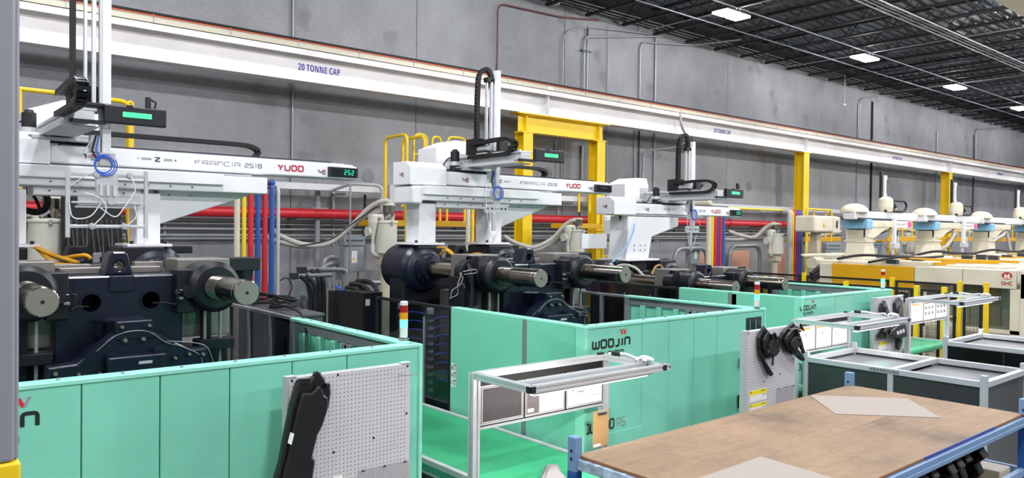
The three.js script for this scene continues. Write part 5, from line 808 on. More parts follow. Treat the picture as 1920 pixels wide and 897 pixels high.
const danBrand = canvasMat(256, 96, (x) => { x.strokeStyle = '#8b8674'; x.lineWidth = 6; x.font = 'italic 56px serif'; x.fillStyle = '#8b8674'; x.fillText('Dual', 20, 66); });
const injSign = canvasMat(256, 512, (x, w, h) => { x.fillStyle = '#e6e3d8'; x.fillRect(0, 0, w, h); x.fillStyle = '#222'; x.fillRect(10, 150, 236, 60); x.font = 'bold 64px sans-serif'; x.fillText('Injection', 4, 300); x.fillRect(10, 380, 236, 24); x.strokeStyle = '#444'; x.lineWidth = 10; x.beginPath(); x.moveTo(20, 30); x.lineTo(120, 110); x.stroke(); }, { solid: true });
{
  const t = thing('old_injection_machine', 'cream injection machine with long amber side panel and red round emblem', 'machine', [16.6, 0, -6.2]);
  const x0 = 15.6, x1 = 18.3;
  part(t, 'amber_panel', M.amber, [rb(x0, x0 + 0.06, 1.62, 2.04, -8.02, -6.36, 0.012)], 'amber side panel');
  part(t, 'side_panel', M.cream, [rb(x0, x0 + 0.06, 1.72, 2.05, -6.35, -5.5, 0.012)]); part(t, 'side_panel', M.cream, [rb(x0, x0 + 0.06, 1.72, 2.05, -5.49, -4.62, 0.012)]);
  part(t, 'end_post', M.cream, [rb(x0 + 0.02, x0 + 0.2, 0.1, 2.03, -8.3, -8.02, 0.01)]);
  print(t, 'emblem', dhc, 0.21, 0.262, [x0 - 0.002, 1.895, -4.765], '-x');
  part(t, 'lower_case', M.cream, [rb(x0 + 0.25, x1, 0, 1.0, -8.2, -4.6, 0.02), rb(x0 + 0.02, x0 + 0.08, 0.05, 1.72, -4.72, -4.5, 0.01), rb(x0 + 0.02, x0 + 0.08, 0.05, 1.62, -6.3, -6.14, 0.01), rb(x0 + 0.02, x0 + 0.08, 0.9, 0.98, -8, -4.5, 0.006)]);
  const w = part(t, 'guard_window', M.clearPlastic, [bx(x0 + 0.04, x0 + 0.045, 0.98, 1.72, -5.5, -4.72)]); part(t, 'inner_panel', M.cream, [rb(x0 + 0.35, x0 + 0.4, 0.9, 1.75, -5.6, -4.6, 0.01), rb(x0 + 0.25, x0 + 0.4, 0.98, 1.3, -7.4, -6.0, 0.02)]); part(w, 'window_frame', M.creamDark, [rb(x0 + 0.02, x0 + 0.06, 0.95, 1.72, -5.53, -5.48, 0.004)]);
  part(t, 'bar', M.chrome, [cyl([16.2, 1.35, -8], [16.2, 1.35, -4.9], 0.07, 0.07, 20), cyl([17.2, 1.35, -8], [17.2, 1.35, -4.9], 0.07, 0.07, 20), cyl([16.2, 0.95, -8], [16.2, 0.95, -4.9], 0.05, 0.05, 16)]);
  part(t, 'platen', M.creamDark, [rb(15.9, 17.9, 0.9, 1.7, -7.9, -7.5, 0.02), rb(15.9, 17.9, 0.9, 1.7, -5.3, -4.95, 0.02), rb(15.95, 17.8, 0.9, 1.7, -6.6, -6.3, 0.02)]);
  part(t, 'front_case', M.cream, [rb(x0, x1, 1.55, 2.04, -4.56, -4.48, 0.012), rb(x0, x0 + 0.1, 0, 2.0, -4.56, -4.48, 0.01), rb(x0 + 0.1, x1, 1.12, 1.2, -4.56, -4.5, 0.01), rb(x0 + 0.1, x1, 0, 0.5, -4.56, -4.5, 0.01)]);
  part(t, 'front_window', M.clearPlastic, [bx(x0 + 0.1, x1, 1.2, 1.55, -4.53, -4.525)]);
  print(t, 'sign', injSign, 0.42, 0.84 * 0.5, [x0 + 0.38, 1.83, -4.478]);
  part(t, 'top_plate', M.cream, [rb(x0 + 0.1, x1, 2.0, 2.1, -8.4, -7.4, 0.02), rb(x0 + 0.3, x1, 2.02, 2.14, -7.3, -6.2, 0.02), rb(x0 + 0.06, x1 - 0.2, 2.0, 2.06, -6.1, -4.6, 0.01), rb(x0 + 0.3, x0 + 1.0, 2.06, 2.1, -5.9, -4.9, 0.02)]);
  part(t, 'amber_rail', M.amber, [rb(x0 + 0.5, x0 + 0.56, 2.07, 2.13, -7.2, -5.8, 0.006), rb(x0 + 0.9, x0 + 0.96, 2.12, 2.19, -7, -5.2, 0.006)]);
  part(t, 'top_hose', M.rubber, [hose([[15.6, 2.14, -7.9], [16, 2.22, -7.6], [16.8, 2.2, -7.4], [17.6, 2.18, -7.2]], 0.028, 8), hose([[15.5, 2.1, -7.2], [16.2, 2.2, -6.9], [17, 2.18, -6.8], [17.9, 2.2, -6.7]], 0.025, 8)]);
  part(t, 'top_fitting', M.steelDark, [0, 1, 2, 3, 4].map((k) => rb(15.6 + k * 0.45, 15.75 + k * 0.45, 2.08, 2.17, -6.9 + (k % 2) * 0.3, -6.7 + (k % 2) * 0.3, 0.01)));
}
// bodies of the cream machines beyond it: only their tops show
[20.4, 24.2, 27.6].forEach((xc, i) => {
  const t = thing('old_injection_machine', ['cream injection machine second in the far row, mostly hidden', 'cream injection machine third in the far row, mostly hidden', 'cream injection machine at the right edge of the far row'][i], 'machine', [xc, 0, -6.5]);
  part(t, 'case', M.cream, [rb(xc - 1.4, xc + 1.3, 0, 2.06, -8.4, -4.7, 0.03)]); part(t, 'top_plate', M.cream, [rb(xc - 1.3, xc - 0.3, 2.06, 2.16, -8.3, -7.3, 0.02), rb(xc + 0.1, xc + 1.2, 2.06, 2.12, -7.6, -5.4, 0.02)]);
  part(t, 'amber_rail', M.amber, [rb(xc - 1.35, xc - 1.28, 2.07, 2.12, -7.4, -5.6, 0.006), rb(xc + 0.4, xc + 0.46, 2.1, 2.15, -7.6, -6.2, 0.006)]);
  part(t, 'top_hose', M.rubber, [hose([[xc - 1.2, 2.14, -7.9], [xc - 0.6, 2.26, -7.6], [xc, 2.22, -7.4], [xc + 0.9, 2.2, -7.2]], 0.03, 8)]); part(t, 'top_fitting', M.steelDark, [0, 1, 2, 3].map((k) => rb(xc - 0.9 + k * 0.45, xc - 0.75 + k * 0.45, 2.08, 2.2, -6.9 + (k % 2) * 0.4, -6.7 + (k % 2) * 0.4, 0.01)));
});
// cream robots
function creamRobot(xc, s, label, o = {}) {
  const z = -8, yb = 2.1, t = thing('cream_robot', label, 'robot', [xc, yb, z]);
  const W = o.len || 3.6;
  part(t, 'pedestal', M.cream, [prism([[-0.27, yb], [0.33, yb], [0.22, yb + 0.28], [0.17, yb + 0.4], [-0.2, yb + 0.4], [-0.2, yb + 0.3]].map((p) => [xc + p[0], p[1]]), 'z', z - 0.25, z + 0.2, 0.02), rb(xc - 0.23, xc + 0.2, yb + 0.39, yb + 0.42, z - 0.28, z + 0.23, 0.01)]);
  part(t, 'column', M.cream, [rb(xc - 0.2, xc + 0.15, yb + 0.42, yb + 0.86, z - 0.25, z + 0.2, 0.02)]); part(t, 'column_side', M.creamDark, [bx(xc - 0.206, xc - 0.198, yb + 0.46, yb + 0.66, z - 0.2, z + 0.15), rb(xc + 0.02, xc + 0.05, yb + 0.45, yb + 0.7, z + 0.2, z + 0.206, 0.002)]);
  part(t, 'arm_gusset', M.cream, [prism([[0.1, yb + 0.47], [0.25, yb + 0.5], [1.0, yb + 0.78], [1.05, yb + 0.84], [1.05, yb + 0.86], [-0.2, yb + 0.86], [-0.2, yb + 0.5]].map((p) => [xc + p[0], p[1]]), 'z', z - 0.2, z + 0.22, 0.015), rb(xc - 0.2, xc + 1.35, yb + 0.72, yb + 0.87, z - 0.25, z + 0.24, 0.02)]);
  part(t, 'blue_cover', M.ltBlue, [rb(xc - 0.27, xc + 0.0, yb + 0.68, yb + 0.89, z - 0.3, z + 0.26, 0.03)], 'light blue cover');
  print(t, 'brand_lettering', danBrand, 0.28, 0.1, [xc + 0.62, yb + 0.66 + 0.1, z + 0.2225 + 0.018]);
  part(t, 'traverse_beam', M.whiteDull, [rb(xc - 0.62, xc - 0.62 + W, yb + 0.88, yb + 1.07, z - 0.12, z + 0.16, 0.03)]);
  part(t, 'slide_base', M.steelDark, [rb(xc - 0.5, xc + 1.0, yb + 0.87, yb + 0.92, z - 0.2, z + 0.2, 0.01), rb(xc - 0.3, xc + 0.5, yb + 0.89, yb + 0.9, z - 0.16, z + 0.18, 0.006)]);
  part(t, 'beam_end', M.whiteDull, [lathe([[0.001, 0], [0.07, 0.01], [0.1, 0.05], [0.1, 0.2], [0.08, 0.24], [0.001, 0.25]], [xc - 0.62 + W - 0.02, yb + 0.98, z + 0.02], [1, 0, 0], 18)]);
  part(t, 'dome_cover', M.cream, [(() => { const g = new THREE.SphereGeometry(0.42, 20, 12, 0, 6.2832, 0, 1.5708); g.scale(0.75, 0.46, 0.7); g.translate(xc - 0.34, yb + 1.04, z); return g; })()]);
  part(t, 'cable_way', M.rubber, [bx(xc + 0.05, xc + 1.9, yb + 1.06, yb + 1.085, z - 0.05, z + 0.05)]);
  const hx = xc + (o.head || 0.98);
  const hd = part(t, 'head', M.cream, [lathe([[0.001, 0], [0.14, 0.02], [0.16, 0.12], [0.15, 0.3], [0.09, 0.36], [0.001, 0.37]], [hx - 0.02, yb + 1.06, z + 0.1], [0, 1, 0], 20), prism([[0, yb + 1.1], [0.55, yb + 1.1], [0.5, yb + 1.2], [0.2, yb + 1.32], [0, yb + 1.32]].map((p) => [hx + p[0], p[1]]), 'z', z - 0.1, z + 0.12, 0.02)]);
  part(hd, 'head_wheel', M.black, [cyl([hx + 0.1, yb + 1.2, z + 0.13], [hx + 0.1, yb + 1.2, z + 0.24], 0.08, 0.08, 16), cyl([hx + 0.1, yb + 1.2, z + 0.24], [hx + 0.1, yb + 1.2, z + 0.28], 0.035, 0.035, 12)]);
  part(t, 'drag_chain', M.rubber, [rod([[hx + 0.1, yb + 1.34, z + 0.16], [hx + 0.85, yb + 1.34, z + 0.16], [hx + 0.95, yb + 1.22, z + 0.16], [hx + 0.8, yb + 1.1, z + 0.16], [hx - 0.2, yb + 1.1, z + 0.16]], 0.025, 0.14, 8)]);
  const m = part(t, 'mast', M.whiteDull, [rb(hx + 0.06, hx + 0.17, yb + 1.25, yb + (o.mast || 2.0), z - 0.08, z + 0.04, 0.01), rb(hx + 0.06, hx + 0.15, yb + 0.3, yb + 0.95, z + 0.2, z + 0.28, 0.01)]); part(m, 'mast_chain', M.black, [rb(hx - 0.02, hx + 0.05, yb + 1.4, yb + (o.mast || 2.0) + 0.08, z - 0.06, z, 0.01)]); part(m, 'rail_strip', M.steelDark, [bx(hx + 0.13, hx + 0.15, yb + 1.5, yb + (o.mast || 2.0) - 0.1, z + 0.04, z + 0.045)]);
  part(t, 'wrist', M.lightGrey, [rb(hx + 0.02, hx + 0.3, yb + 0.24, yb + 0.36, z + 0.18, z + 0.3, 0.01), rb(hx + 0.05, hx + 0.1, yb + 0.05, yb + 0.24, z + 0.2, z + 0.26, 0.006), rb(hx + 0.22, hx + 0.28, yb + 0.36, yb + 0.52, z + 0.22, z + 0.28, 0.006)]);
  if (o.sign) { const g = part(t, 'sign_board', M.whiteDull, [rb(hx + 0.18, hx + 1.05, yb + 0.72, yb + 0.87, z + 0.225, z + 0.24, 0.004)]); print(g, 'sign_print', robotSign, 0.84, 0.14, [hx + 0.62, yb + 0.795, z + 0.2415]); }
  part(t, 'cable', M.rubber, [hose([[xc + 0.45, yb + 0.55, z + 0.1], [xc + 0.7, yb + 0.62, z + 0.2], [xc + 0.95, yb + 0.7, z + 0.22], [hx + 0.05, yb + 0.9, z + 0.2]], 0.015, 6), ...(o.purple ? [] : [])]);
  if (o.purple) part(t, 'purple_strip', M.purplePipe, [prism([[0.4, yb - 0.02], [0.56, yb - 0.02], [0.5, yb + 0.55], [0.3, yb + 0.5], [0.33, yb + 0.3]].map((p) => [xc + p[0], p[1]]), 'z', z - 0.1, z - 0.02, 0.005)]);
  return t;
}
creamRobot(16.85, 1, 'cream robot with light blue cover nearest in the far row', { sign: true, head: 0.98, mast: 1.92, purple: true, len: 3.1 });
creamRobot(20.5, 1, 'cream robot with light blue cover second in the far row', { sign: true, head: 1.45, mast: 1.95, len: 3.55 });
creamRobot(24.3, 1, 'cream robot with light blue cover third in the far row', { sign: true, head: 2.6, mast: 1.95, len: 3.4 });
creamRobot(27.9, 1, 'cream robot with light blue cover at the right edge of the far row', { head: 2.5, mast: 1.95, len: 4 });
// cream control cabinets behind, on amber platforms
[[19.471, 20.786], [24.098, 25.75], [28.885, 30.599]].forEach(([a, b], i) => {
  const z = -10.5, t = thing('cream_cabinet', ['rounded cream control cabinet with warning mark on the railed platform', 'rounded cream control cabinet behind the robot sign', 'rounded cream control cabinet right of the second cream robot'][i], 'cabinet', [(a + b) / 2, 2.45, z]);
  const y0 = [2.693, 2.77, 2.745][i], y1 = [3.146, 3.139, 3.18][i];
  part(t, 'case', M.cream, [rb(a, b, y0, y1, z - 0.6, z, 0.06)]); part(t, 'end_cover', M.cream, [rb(b - 0.35, b + 0.02, y0 - 0.02, y1 - 0.02, z - 0.58, z + 0.03, 0.03)]); part(t, 'handle', M.black, [rb(b - 0.22, b - 0.14, y0 + 0.12, y0 + 0.32, z + 0.03, z + 0.045, 0.006)]); part(t, 'grille', M.creamDark, [rb(b - 0.22, b - 0.06, y1 - 0.2, y1 - 0.1, z + 0.03, z + 0.036, 0.004)]);
  if (!i) part(t, 'support_post', M.creamDark, [rb(a + 0.5, a + 0.7, 0, y0 + 0.02, z - 0.4, z - 0.2, 0.01)]);
  part(t, 'warning_mark', M.amber, [prism([[a + 0.4, y0 + 0.14], [a + 0.54, y0 + 0.14], [a + 0.47, y0 + 0.26]], 'z', z, z + 0.004)]);
});
[[23.144, 25.115, 2.442], [26.969, 29.898, 2.433], [31.081, 34.318, 2.422]].forEach(([a, b, y], i) => {
  const z = -10.2, t = thing('access_platform', ['amber platform with ladder behind the robot sign', 'amber platform between second and third cream robots', 'amber platform between third and last cream robots'][i], 'platform', [(a + b) / 2, 0, z]);
  part(t, 'toe_board', M.amber, [rb(a, b, y, y + 0.14, z - 0.04, z, 0.006)]); part(t, 'platform_deck', M.amber, [rb(a, b, y, y + 0.04, z - 1, z - 0.04, 0.006)]); for (const k of [0.06, 0.3]) part(t, 'ladder_rail', M.amber, [rb(a + (b - a) * k, a + (b - a) * k + 0.05, 0, y, z - 0.06, z - 0.01, 0.006)]);
  for (let q = 0.4; q < y - 0.1; q += 0.3) part(t, 'rung', M.amber, [bx(a + (b - a) * 0.06, a + (b - a) * 0.3, q, q + 0.03, z - 0.05, z - 0.02)]);
  for (const k of [0.12, 0.55, 0.9]) part(t, 'guard_post', M.yellowRail, [cyl([a + (b - a) * k, y, z - 0.03], [a + (b - a) * k, y + 0.75, z - 0.03], 0.02, 0.02, 8)]); part(t, 'guard_rail', M.yellowRail, [cyl([a, y + 0.75, z - 0.03], [b, y + 0.75, z - 0.03], 0.022, 0.022, 8)]);
});
for (const [p, l] of [[[[25.736, 2.408, -10], [25.84, 2.244, -9.8], [26.343, 2.257, -9.8], [27.223, 2.404, -10], [28.261, 2.559, -10.25], [28.585, 0.1, -11.3]], 'grey hose looping right of the second cream robot'], [[[25.227, 2.298, -9.8], [25.195, 2.172, -9.6], [25.644, 2.168, -9.6], [25.59, 2.006, -9.5], [25.632, 0.1, -9.5]], 'lower grey hose right of the second cream robot'], [[[30.481, 2.299, -10], [31.211, 2.449, -10], [32.187, 2.645, -10], [32.638, 2.686, -10], [32.869, 0.1, -9.6]], 'grey hose behind the third cream robot']]) single('conveying_hose', l, 'hose', M.hose, [hose(p, 0.06, 8)]);
dryer(29.061, 1.909, -12, 0.9, 'pale hopper dryer behind the robot sign');
dryer(27.41 + 1.2, 1.909, -12.4, 0.8, 'pale hopper dryer partly hidden by the amber platform ladder');
single('cream_pipe', 'cream horizontal pipe under the railed platform', 'pipe', M.cream, [rod([[18.839, 2.066, -10.5], [21.344, 2.066, -10.5], [21.344, 0, -10.5]], 0.06, 0.1, 10)]);
{ const t = thing('valve_block', 'cream valve block with dark hoses left of the amber panel', 'valve', [17.96, 1.2, -9.5]); const x = 17.7; part(t, 'valve_body', M.cream, [cyl([x - 0.2, 1.95, -9.5], [x + 0.3, 1.95, -9.5], 0.14, 0.14, 18), rb(x + 0.2, x + 0.9, 2.02, 2.14, -9.7, -9.3, 0.02), rb(x - 0.1, x + 0.1, 0, 1.9, -9.6, -9.4, 0.02)]); part(t, 'black_hose', M.rubber, [0, 1, 2].map((k) => hose([[x - 0.6, 1.5 + k * 0.1, -9.3], [x - 0.2, 1.72 + k * 0.08, -9.2], [x + 0.3, 1.75 + k * 0.06, -9.2], [x + 0.6, 1.5, -9.1 + k * 0.06]], 0.05, 8))); part(t, 'dark_post', M.steelDark, [rb(x + 0.55, x + 0.75, 0, 1.95, -9.2, -9, 0.02)]); }
// mesh safety fences with yellow posts along the last conveyor
function meshFence(x, zs, label, top, side) {
  const t = thing('mesh_fence', label, 'fence', [x, 0, (zs[0] + zs[zs.length - 1]) / 2]);
  for (const z of zs.slice(1)) { const p = part(t, 'fence_post', M.yellow, [rb(x - 0.035, x + 0.035, 0.02, top + 0.05, z - 0.035, z + 0.035, 0.006)]); part(p, 'base_plate', M.yellow, [bx(x - 0.08, x + 0.08, 0, 0.02, z - 0.08, z + 0.08)]); }
  for (let i = 0; i + 1 < zs.length; i++) {
    const a = zs[i] + 0.06, b = zs[i + 1] - 0.06;
    const f = part(t, 'panel_frame', M.black, [bx(x - 0.015, x + 0.015, top - 0.04, top, a, b), bx(x - 0.015, x + 0.015, 0.15, 0.19, a, b), bx(x - 0.015, x + 0.015, 0.19, top - 0.04, a, a + 0.04), bx(x - 0.015, x + 0.015, 0.19, top - 0.04, b - 0.04, b)]);
    const g = []; for (let z = a + 0.06; z < b; z += 0.055) g.push(bx(x - 0.0015, x + 0.0015, 0.19, top - 0.04, z, z + 0.003)); for (let y = 0.3; y < top - 0.05; y += 0.12) g.push(bx(x - 0.002, x + 0.002, y, y + 0.004, a + 0.04, b - 0.04));
    const q = part(f, 'wire_mesh', M.black, g); q.userData.kind = 'stuff';
  }
}
meshFence(13.2, [-9.8, -8.1, -6.52, -5.33, -4.91], 'black mesh fence with yellow posts behind the farthest workstation', 1.79);
meshFence(14.8, [-9.6, -8.2, -6.42, -5.25, -4.83], 'black mesh fence with yellow posts before the cream machine', 1.81);
single('notice', 'white notice sheet on the mesh fence behind the farthest workstation', 'notice', M.paper, [bx(13.17, 13.175, 1.269, 1.382, -5.251, -5.039)]);

// ---------- belt conveyors between the guards ----------
function conveyor(x0, x1, z0, z1, label, y = 0.87) {
  const t = thing('belt_conveyor', label, 'conveyor', [(x0 + x1) / 2, 0, (z0 + z1) / 2]);
  part(t, 'belt', M.belt, [bx(x0 + 0.05, x1 - 0.05, y - 0.012, y, z0 + 0.06, z1 - 0.06), ...[z0 + 0.06, z1 - 0.06].map((z) => { const g = new THREE.CylinderGeometry(0.06, 0.06, x1 - x0 - 0.1, 20); g.rotateZ(Math.PI / 2); g.translate((x0 + x1) / 2, y - 0.06, z); return g; }), bx(x0 + 0.05, x1 - 0.05, y - 0.12, y - 0.108, z0 + 0.06, z1 - 0.06)]);
  for (const x of [x0, x1 - 0.045]) { const f = part(t, 'side_frame', M.lightGrey, [rb(x, x + 0.045, y - 0.11, y + 0.012, z0, z1, 0.006)]); part(f, 'frame_groove', M.mintDark, [bx(x - 0.002, x + 0.047, y - 0.085, y - 0.03, z0 + 0.02, z1 - 0.02)]); }
  for (const z of [z0 + 0.4, (z0 + z1) / 2, z1 - 0.5]) for (const x of [x0 + 0.02, x1 - 0.08]) part(t, 'leg', M.lightGrey, [rb(x, x + 0.06, 0, y - 0.11, z - 0.03, z + 0.03, 0.006)]);
  part(t, 'cross_brace', M.lightGrey, [bx(x0 + 0.05, x1 - 0.05, 0.25, 0.3, z1 - 0.52, z1 - 0.48)]); part(t, 'drive_motor', M.galv, [rb(x0 + 0.2, x0 + 0.45, y - 0.34, y - 0.13, z1 - 0.35, z1 - 0.1, 0.02)]);
}
conveyor(3.36, 4.42, -8.1, -3.72, 'green belt conveyor between the two nearest mint guards, brightly lit');
conveyor(7.55, 8.5, -8.1, -4.62, 'green belt conveyor between the middle and far mint guards');
conveyor(11.62, 13.02, -9, -4.8, 'green belt conveyor under the farthest workstation frame', 1.0);
single('floor_line', 'yellow line taped on the floor beside the first conveyor', 'floor marking', M.yellow, [bx(3.1, 3.18, 0, 0.003, -8, -2)]);
// ---------- aluminium workstation frames with boards and tube lamps ----------
const sheetA = canvasMat(512, 400, (x, w, h) => { x.fillStyle = '#4a4648'; x.fillRect(0, 0, w, h); x.strokeStyle = '#e6dedb'; x.lineWidth = 7; x.strokeRect(12, 10, w - 24, h - 20); x.fillStyle = '#35312f'; x.fillRect(30, 24, 40, 12); x.strokeStyle = 'rgba(120,112,112,0.6)'; x.lineWidth = 2; for (let k = 0; k < 14; k++) { x.beginPath(); x.moveTo(60 + k * 30, 90 + (k * 53) % 200); x.lineTo(110 + k * 26, 110 + (k * 71) % 220); x.stroke(); } }, { solid: true });
const sheetB = canvasMat(512, 400, (x, w, h) => { x.fillStyle = '#6d6667'; x.fillRect(0, 0, w, h); x.fillStyle = '#f1efec'; x.fillRect(170, 8, w - 180, h - 16); x.fillRect(20, 330, 80, 44); x.fillStyle = '#7d2a26'; x.fillRect(360, 120, 16, 40); x.fillRect(380, 132, 20, 10); x.fillRect(430, 112, 18, 44); x.fillRect(448, 124, 18, 12); x.strokeStyle = '#c9a9a0'; x.lineWidth = 4; x.strokeRect(6, 4, w - 12, h - 8); }, { solid: true });
const sheetC = canvasMat(512, 400, (x, w, h) => { x.fillStyle = '#f3f1ee'; x.fillRect(0, 0, w, h); x.fillStyle = '#4b3b3a'; for (const [a, b, c, d] of [[70, 150, 20, 16], [70, 176, 24, 14], [70, 200, 18, 18], [100, 184, 22, 12], [160, 168, 24, 8], [200, 160, 40, 9], [160, 204, 130, 4], [150, 230, 90, 10], [430, 20, 9, 90]]) x.fillRect(a, b, c, d); x.fillStyle = '#b5644c'; x.fillRect(300, 300, 180, 5); x.strokeStyle = '#8c6a60'; x.lineWidth = 4; x.strokeRect(3, 3, w - 6, h - 6); }, { solid: true });
const sheetD = canvasMat(512, 400, (x, w, h) => { x.fillStyle = '#f3f1ee'; x.fillRect(0, 0, w, h); x.fillStyle = '#e2a11c'; x.fillRect(20, 14, w - 160, 30); x.fillStyle = '#5c3d36'; for (const [a, b, c, d] of [[70, 130, 16, 60], [200, 110, 20, 70], [300, 120, 12, 8], [220, 200, 30, 8]]) x.fillRect(a, b, c, d); x.strokeStyle = '#8c6a60'; x.lineWidth = 5; x.strokeRect(3, 3, w - 6, h - 6); }, { solid: true });
const sheetE = canvasMat(512, 400, (x, w, h) => { x.fillStyle = '#f3f1ee'; x.fillRect(0, 0, w, h); x.fillStyle = '#c4541f'; x.fillRect(20, 14, w - 60, 26); x.fillStyle = '#4a4246'; for (let j = 0; j < 2; j++) for (let k = 0; k < 3; k++) { x.fillRect(40 + k * 150, 100 + j * 130, 90, 60); x.fillStyle = '#cfc9c4'; x.fillRect(60 + k * 150, 120 + j * 130, 50, 20); x.fillStyle = '#4a4246'; } x.strokeStyle = '#8c6a60'; x.lineWidth = 5; x.strokeRect(3, 3, w - 6, h - 6); }, { solid: true });
const tubeGlow = glow('#ffffff', 3);
function profile(a, b, w = 0.048) {                       // slotted aluminium profile
  const A = V(a), B = V(b), d = B.clone().sub(A).normalize(), s = w * 0.3; let U = Math.abs(d.y) > 0.9 ? new THREE.Vector3(1, 0, 0) : new THREE.Vector3(0, 1, 0); const S = new THREE.Vector3().crossVectors(d, U).normalize();
  const out = [bar(a, b, w * 0.72)]; for (const i of [-1, 1]) for (const j of [-1, 1]) { const o = U.clone().multiplyScalar(i * w * 0.34).addScaledVector(S, j * w * 0.34); out.push(bar(A.clone().add(o).toArray(), B.clone().add(o).toArray(), s)); } return out;
}
function workstation(o) {
  const { x0, x1, z, h, d, sheets } = o, t = thing('workstation_frame', o.label, 'workstation', [(x0 + x1) / 2, 0, z]), yb = h - o.board;
  for (const x of [x0, x1]) part(t, 'post', M.alu, profile([x, 0, z], [x, h, z], 0.062));
  part(t, 'back_rail', M.alu, profile([x0 + 0.02, h - 0.02, z], [x1 - 0.02, h - 0.02, z]));
  for (const x of [x0, x1]) { const a = part(t, 'arm', M.alu, profile([x, h - 0.02, z + 0.02], [x, h - 0.02, z + d])); part(a, 'end_cap', M.black, [rb(x - 0.021, x + 0.021, h - 0.041, h + 0.001, z + d, z + d + 0.006, 0.002)]); }
  const fb = part(t, 'front_rail', M.alu, profile([x0 - 0.0, h - 0.02, z + d - 0.02], [x1 + 0.06, h - 0.02, z + d - 0.02])); part(fb, 'end_cap', M.black, [rb(x1 + 0.06, x1 + 0.068, h - 0.041, h + 0.001, z + d - 0.041, z + d + 0.001, 0.002)]); part(fb, 'end_cap', M.black, [rb(x0 - 0.026, x0 - 0.018, h - 0.041, h + 0.001, z + d - 0.041, z + d + 0.001, 0.002)]);
  part(t, 'inner_rail', M.alu, profile([x0 + 0.03, h - 0.02, z + d - 0.17], [x1 - 0.03, h - 0.02, z + d - 0.17]));
  const l = part(t, 'lamp_strip', M.whiteDull, [rb(x0 + 0.03, x1 - 0.12, h - 0.06, h - 0.046, z + d - 0.11, z + d - 0.02, 0.004)]); part(l, 'lamp_tube', tubeGlow, [rb(x0 + 0.05, x1 - 0.14, h - 0.075, h - 0.06, z + d - 0.09, z + d - 0.045, 0.005)], 'glowing tube lamp');
  const ra = new THREE.RectAreaLight('#fff6ef', WORK_POWER, x1 - x0 - 0.2, 0.04); ra.position.set((x0 + x1) / 2 - 0.05, h - 0.08, z + d - 0.07); ra.lookAt((x0 + x1) / 2 - 0.05, h - 1.1, z + d - 0.62); scene.add(ra);
  const b = part(t, 'board', std('#161517', 0.5), [rb(x0 + 0.02, x1 - 0.02, yb, h - 0.04, z + 0.005, z + 0.015, 0.003)], 'dark backing board'); part(b, 'board_trim', M.alu, [bx(x0 + 0.02, x1 - 0.02, yb - 0.018, yb, z - 0.01, z + 0.018)]);
  const n = sheets.length, w = (x1 - x0 - 0.06) / n; sheets.forEach((s, i) => { const c = x0 + 0.03 + w * (i + 0.5), sh = part(b, 'sheet_holder', M.aluDull, [rb(c - w * 0.48, c + w * 0.48, yb + 0.01, yb + 0.02 + o.sh, z + 0.015, z + 0.02, 0.002)]); }); 
  sheets.forEach((s, i) => { const c = x0 + 0.03 + w * (i + 0.5); print(t, 'instruction_sheet', s, w * 0.92, o.sh * 0.94, [c, yb + 0.015 + o.sh / 2, z + 0.0215]); });
  part(t, 'cable_bundle', M.whiteDull, [hose([[x1, h + 0.01, z + 0.05], [x1 + 0.02, h + 0.025, z + 0.2], [x1 - 0.01, h + 0.015, z + 0.35], [x1 - 0.02, h + 0.03, z + 0.45], [x1 - 0.1, h + 0.02, z + 0.5]], 0.012, 6), hose([[x1 - 0.1, h + 0.015, z + d - 0.2], [x1 - 0.02, h + 0.04, z + d - 0.19], [x1 + 0.01, h + 0.02, z + d - 0.12], [x1 - 0.08, h + 0.03, z + d - 0.16]], 0.012, 6)]);
  part(t, 'plug', M.black, [rb(x1 - 0.08, x1 - 0.02, h, h + 0.02, z - 0.01, z + 0.02, 0.006), rb(x1 - 0.01, x1 + 0.03, h + 0.005, h + 0.035, z + 0.08, z + 0.16, 0.01)]);
  return t;
}
workstation({ label: 'aluminium workstation frame in the foreground, over the nearest green conveyor', x0: 3.25, x1: 4.57, z: -4.25, h: 1.69, d: -3.634 + 4.25, board: 0.39, sh: 0.27, sheets: [sheetA, sheetB, sheetC] });
workstation({ label: 'aluminium workstation frame beside the board with two lamp housings', x0: 7.95, x1: 9.16, z: -4.5, h: 1.72, d: 0.72, board: 0.38, sh: 0.27, sheets: [sheetD, sheetD, sheetC] });
workstation({ label: 'aluminium workstation frame farthest back, before the mesh fences', x0: 11.12, x1: 12.47, z: -4.6, h: 1.79, d: 0.7, board: 0.36, sh: 0.27, sheets: [sheetD, sheetE, sheetE] });
{
  const z = -4.2, t = thing('clipboard', 'brown clipboard hanging on the right post of the front workstation', 'clipboard', [4.62, 1.1, z]);
  part(t, 'backing', M.clip, [rb(4.392, 4.571, 0.964, 1.256, z, z + 0.006, 0.003)]); const c = part(t, 'clip', M.galv, [rb(4.439, 4.531, 1.225, 1.251, z + 0.006, z + 0.02, 0.004)]); part(c, 'clip_bar', M.steelDark, [cyl([4.439, 1.236, z + 0.02], [4.531, 1.231, z + 0.02], 0.006, 0.006, 8)]);
  part(t, 'label', M.paper, [bx(4.4, 4.48, 0.972, 0.993, z + 0.006, z + 0.008)]);
}
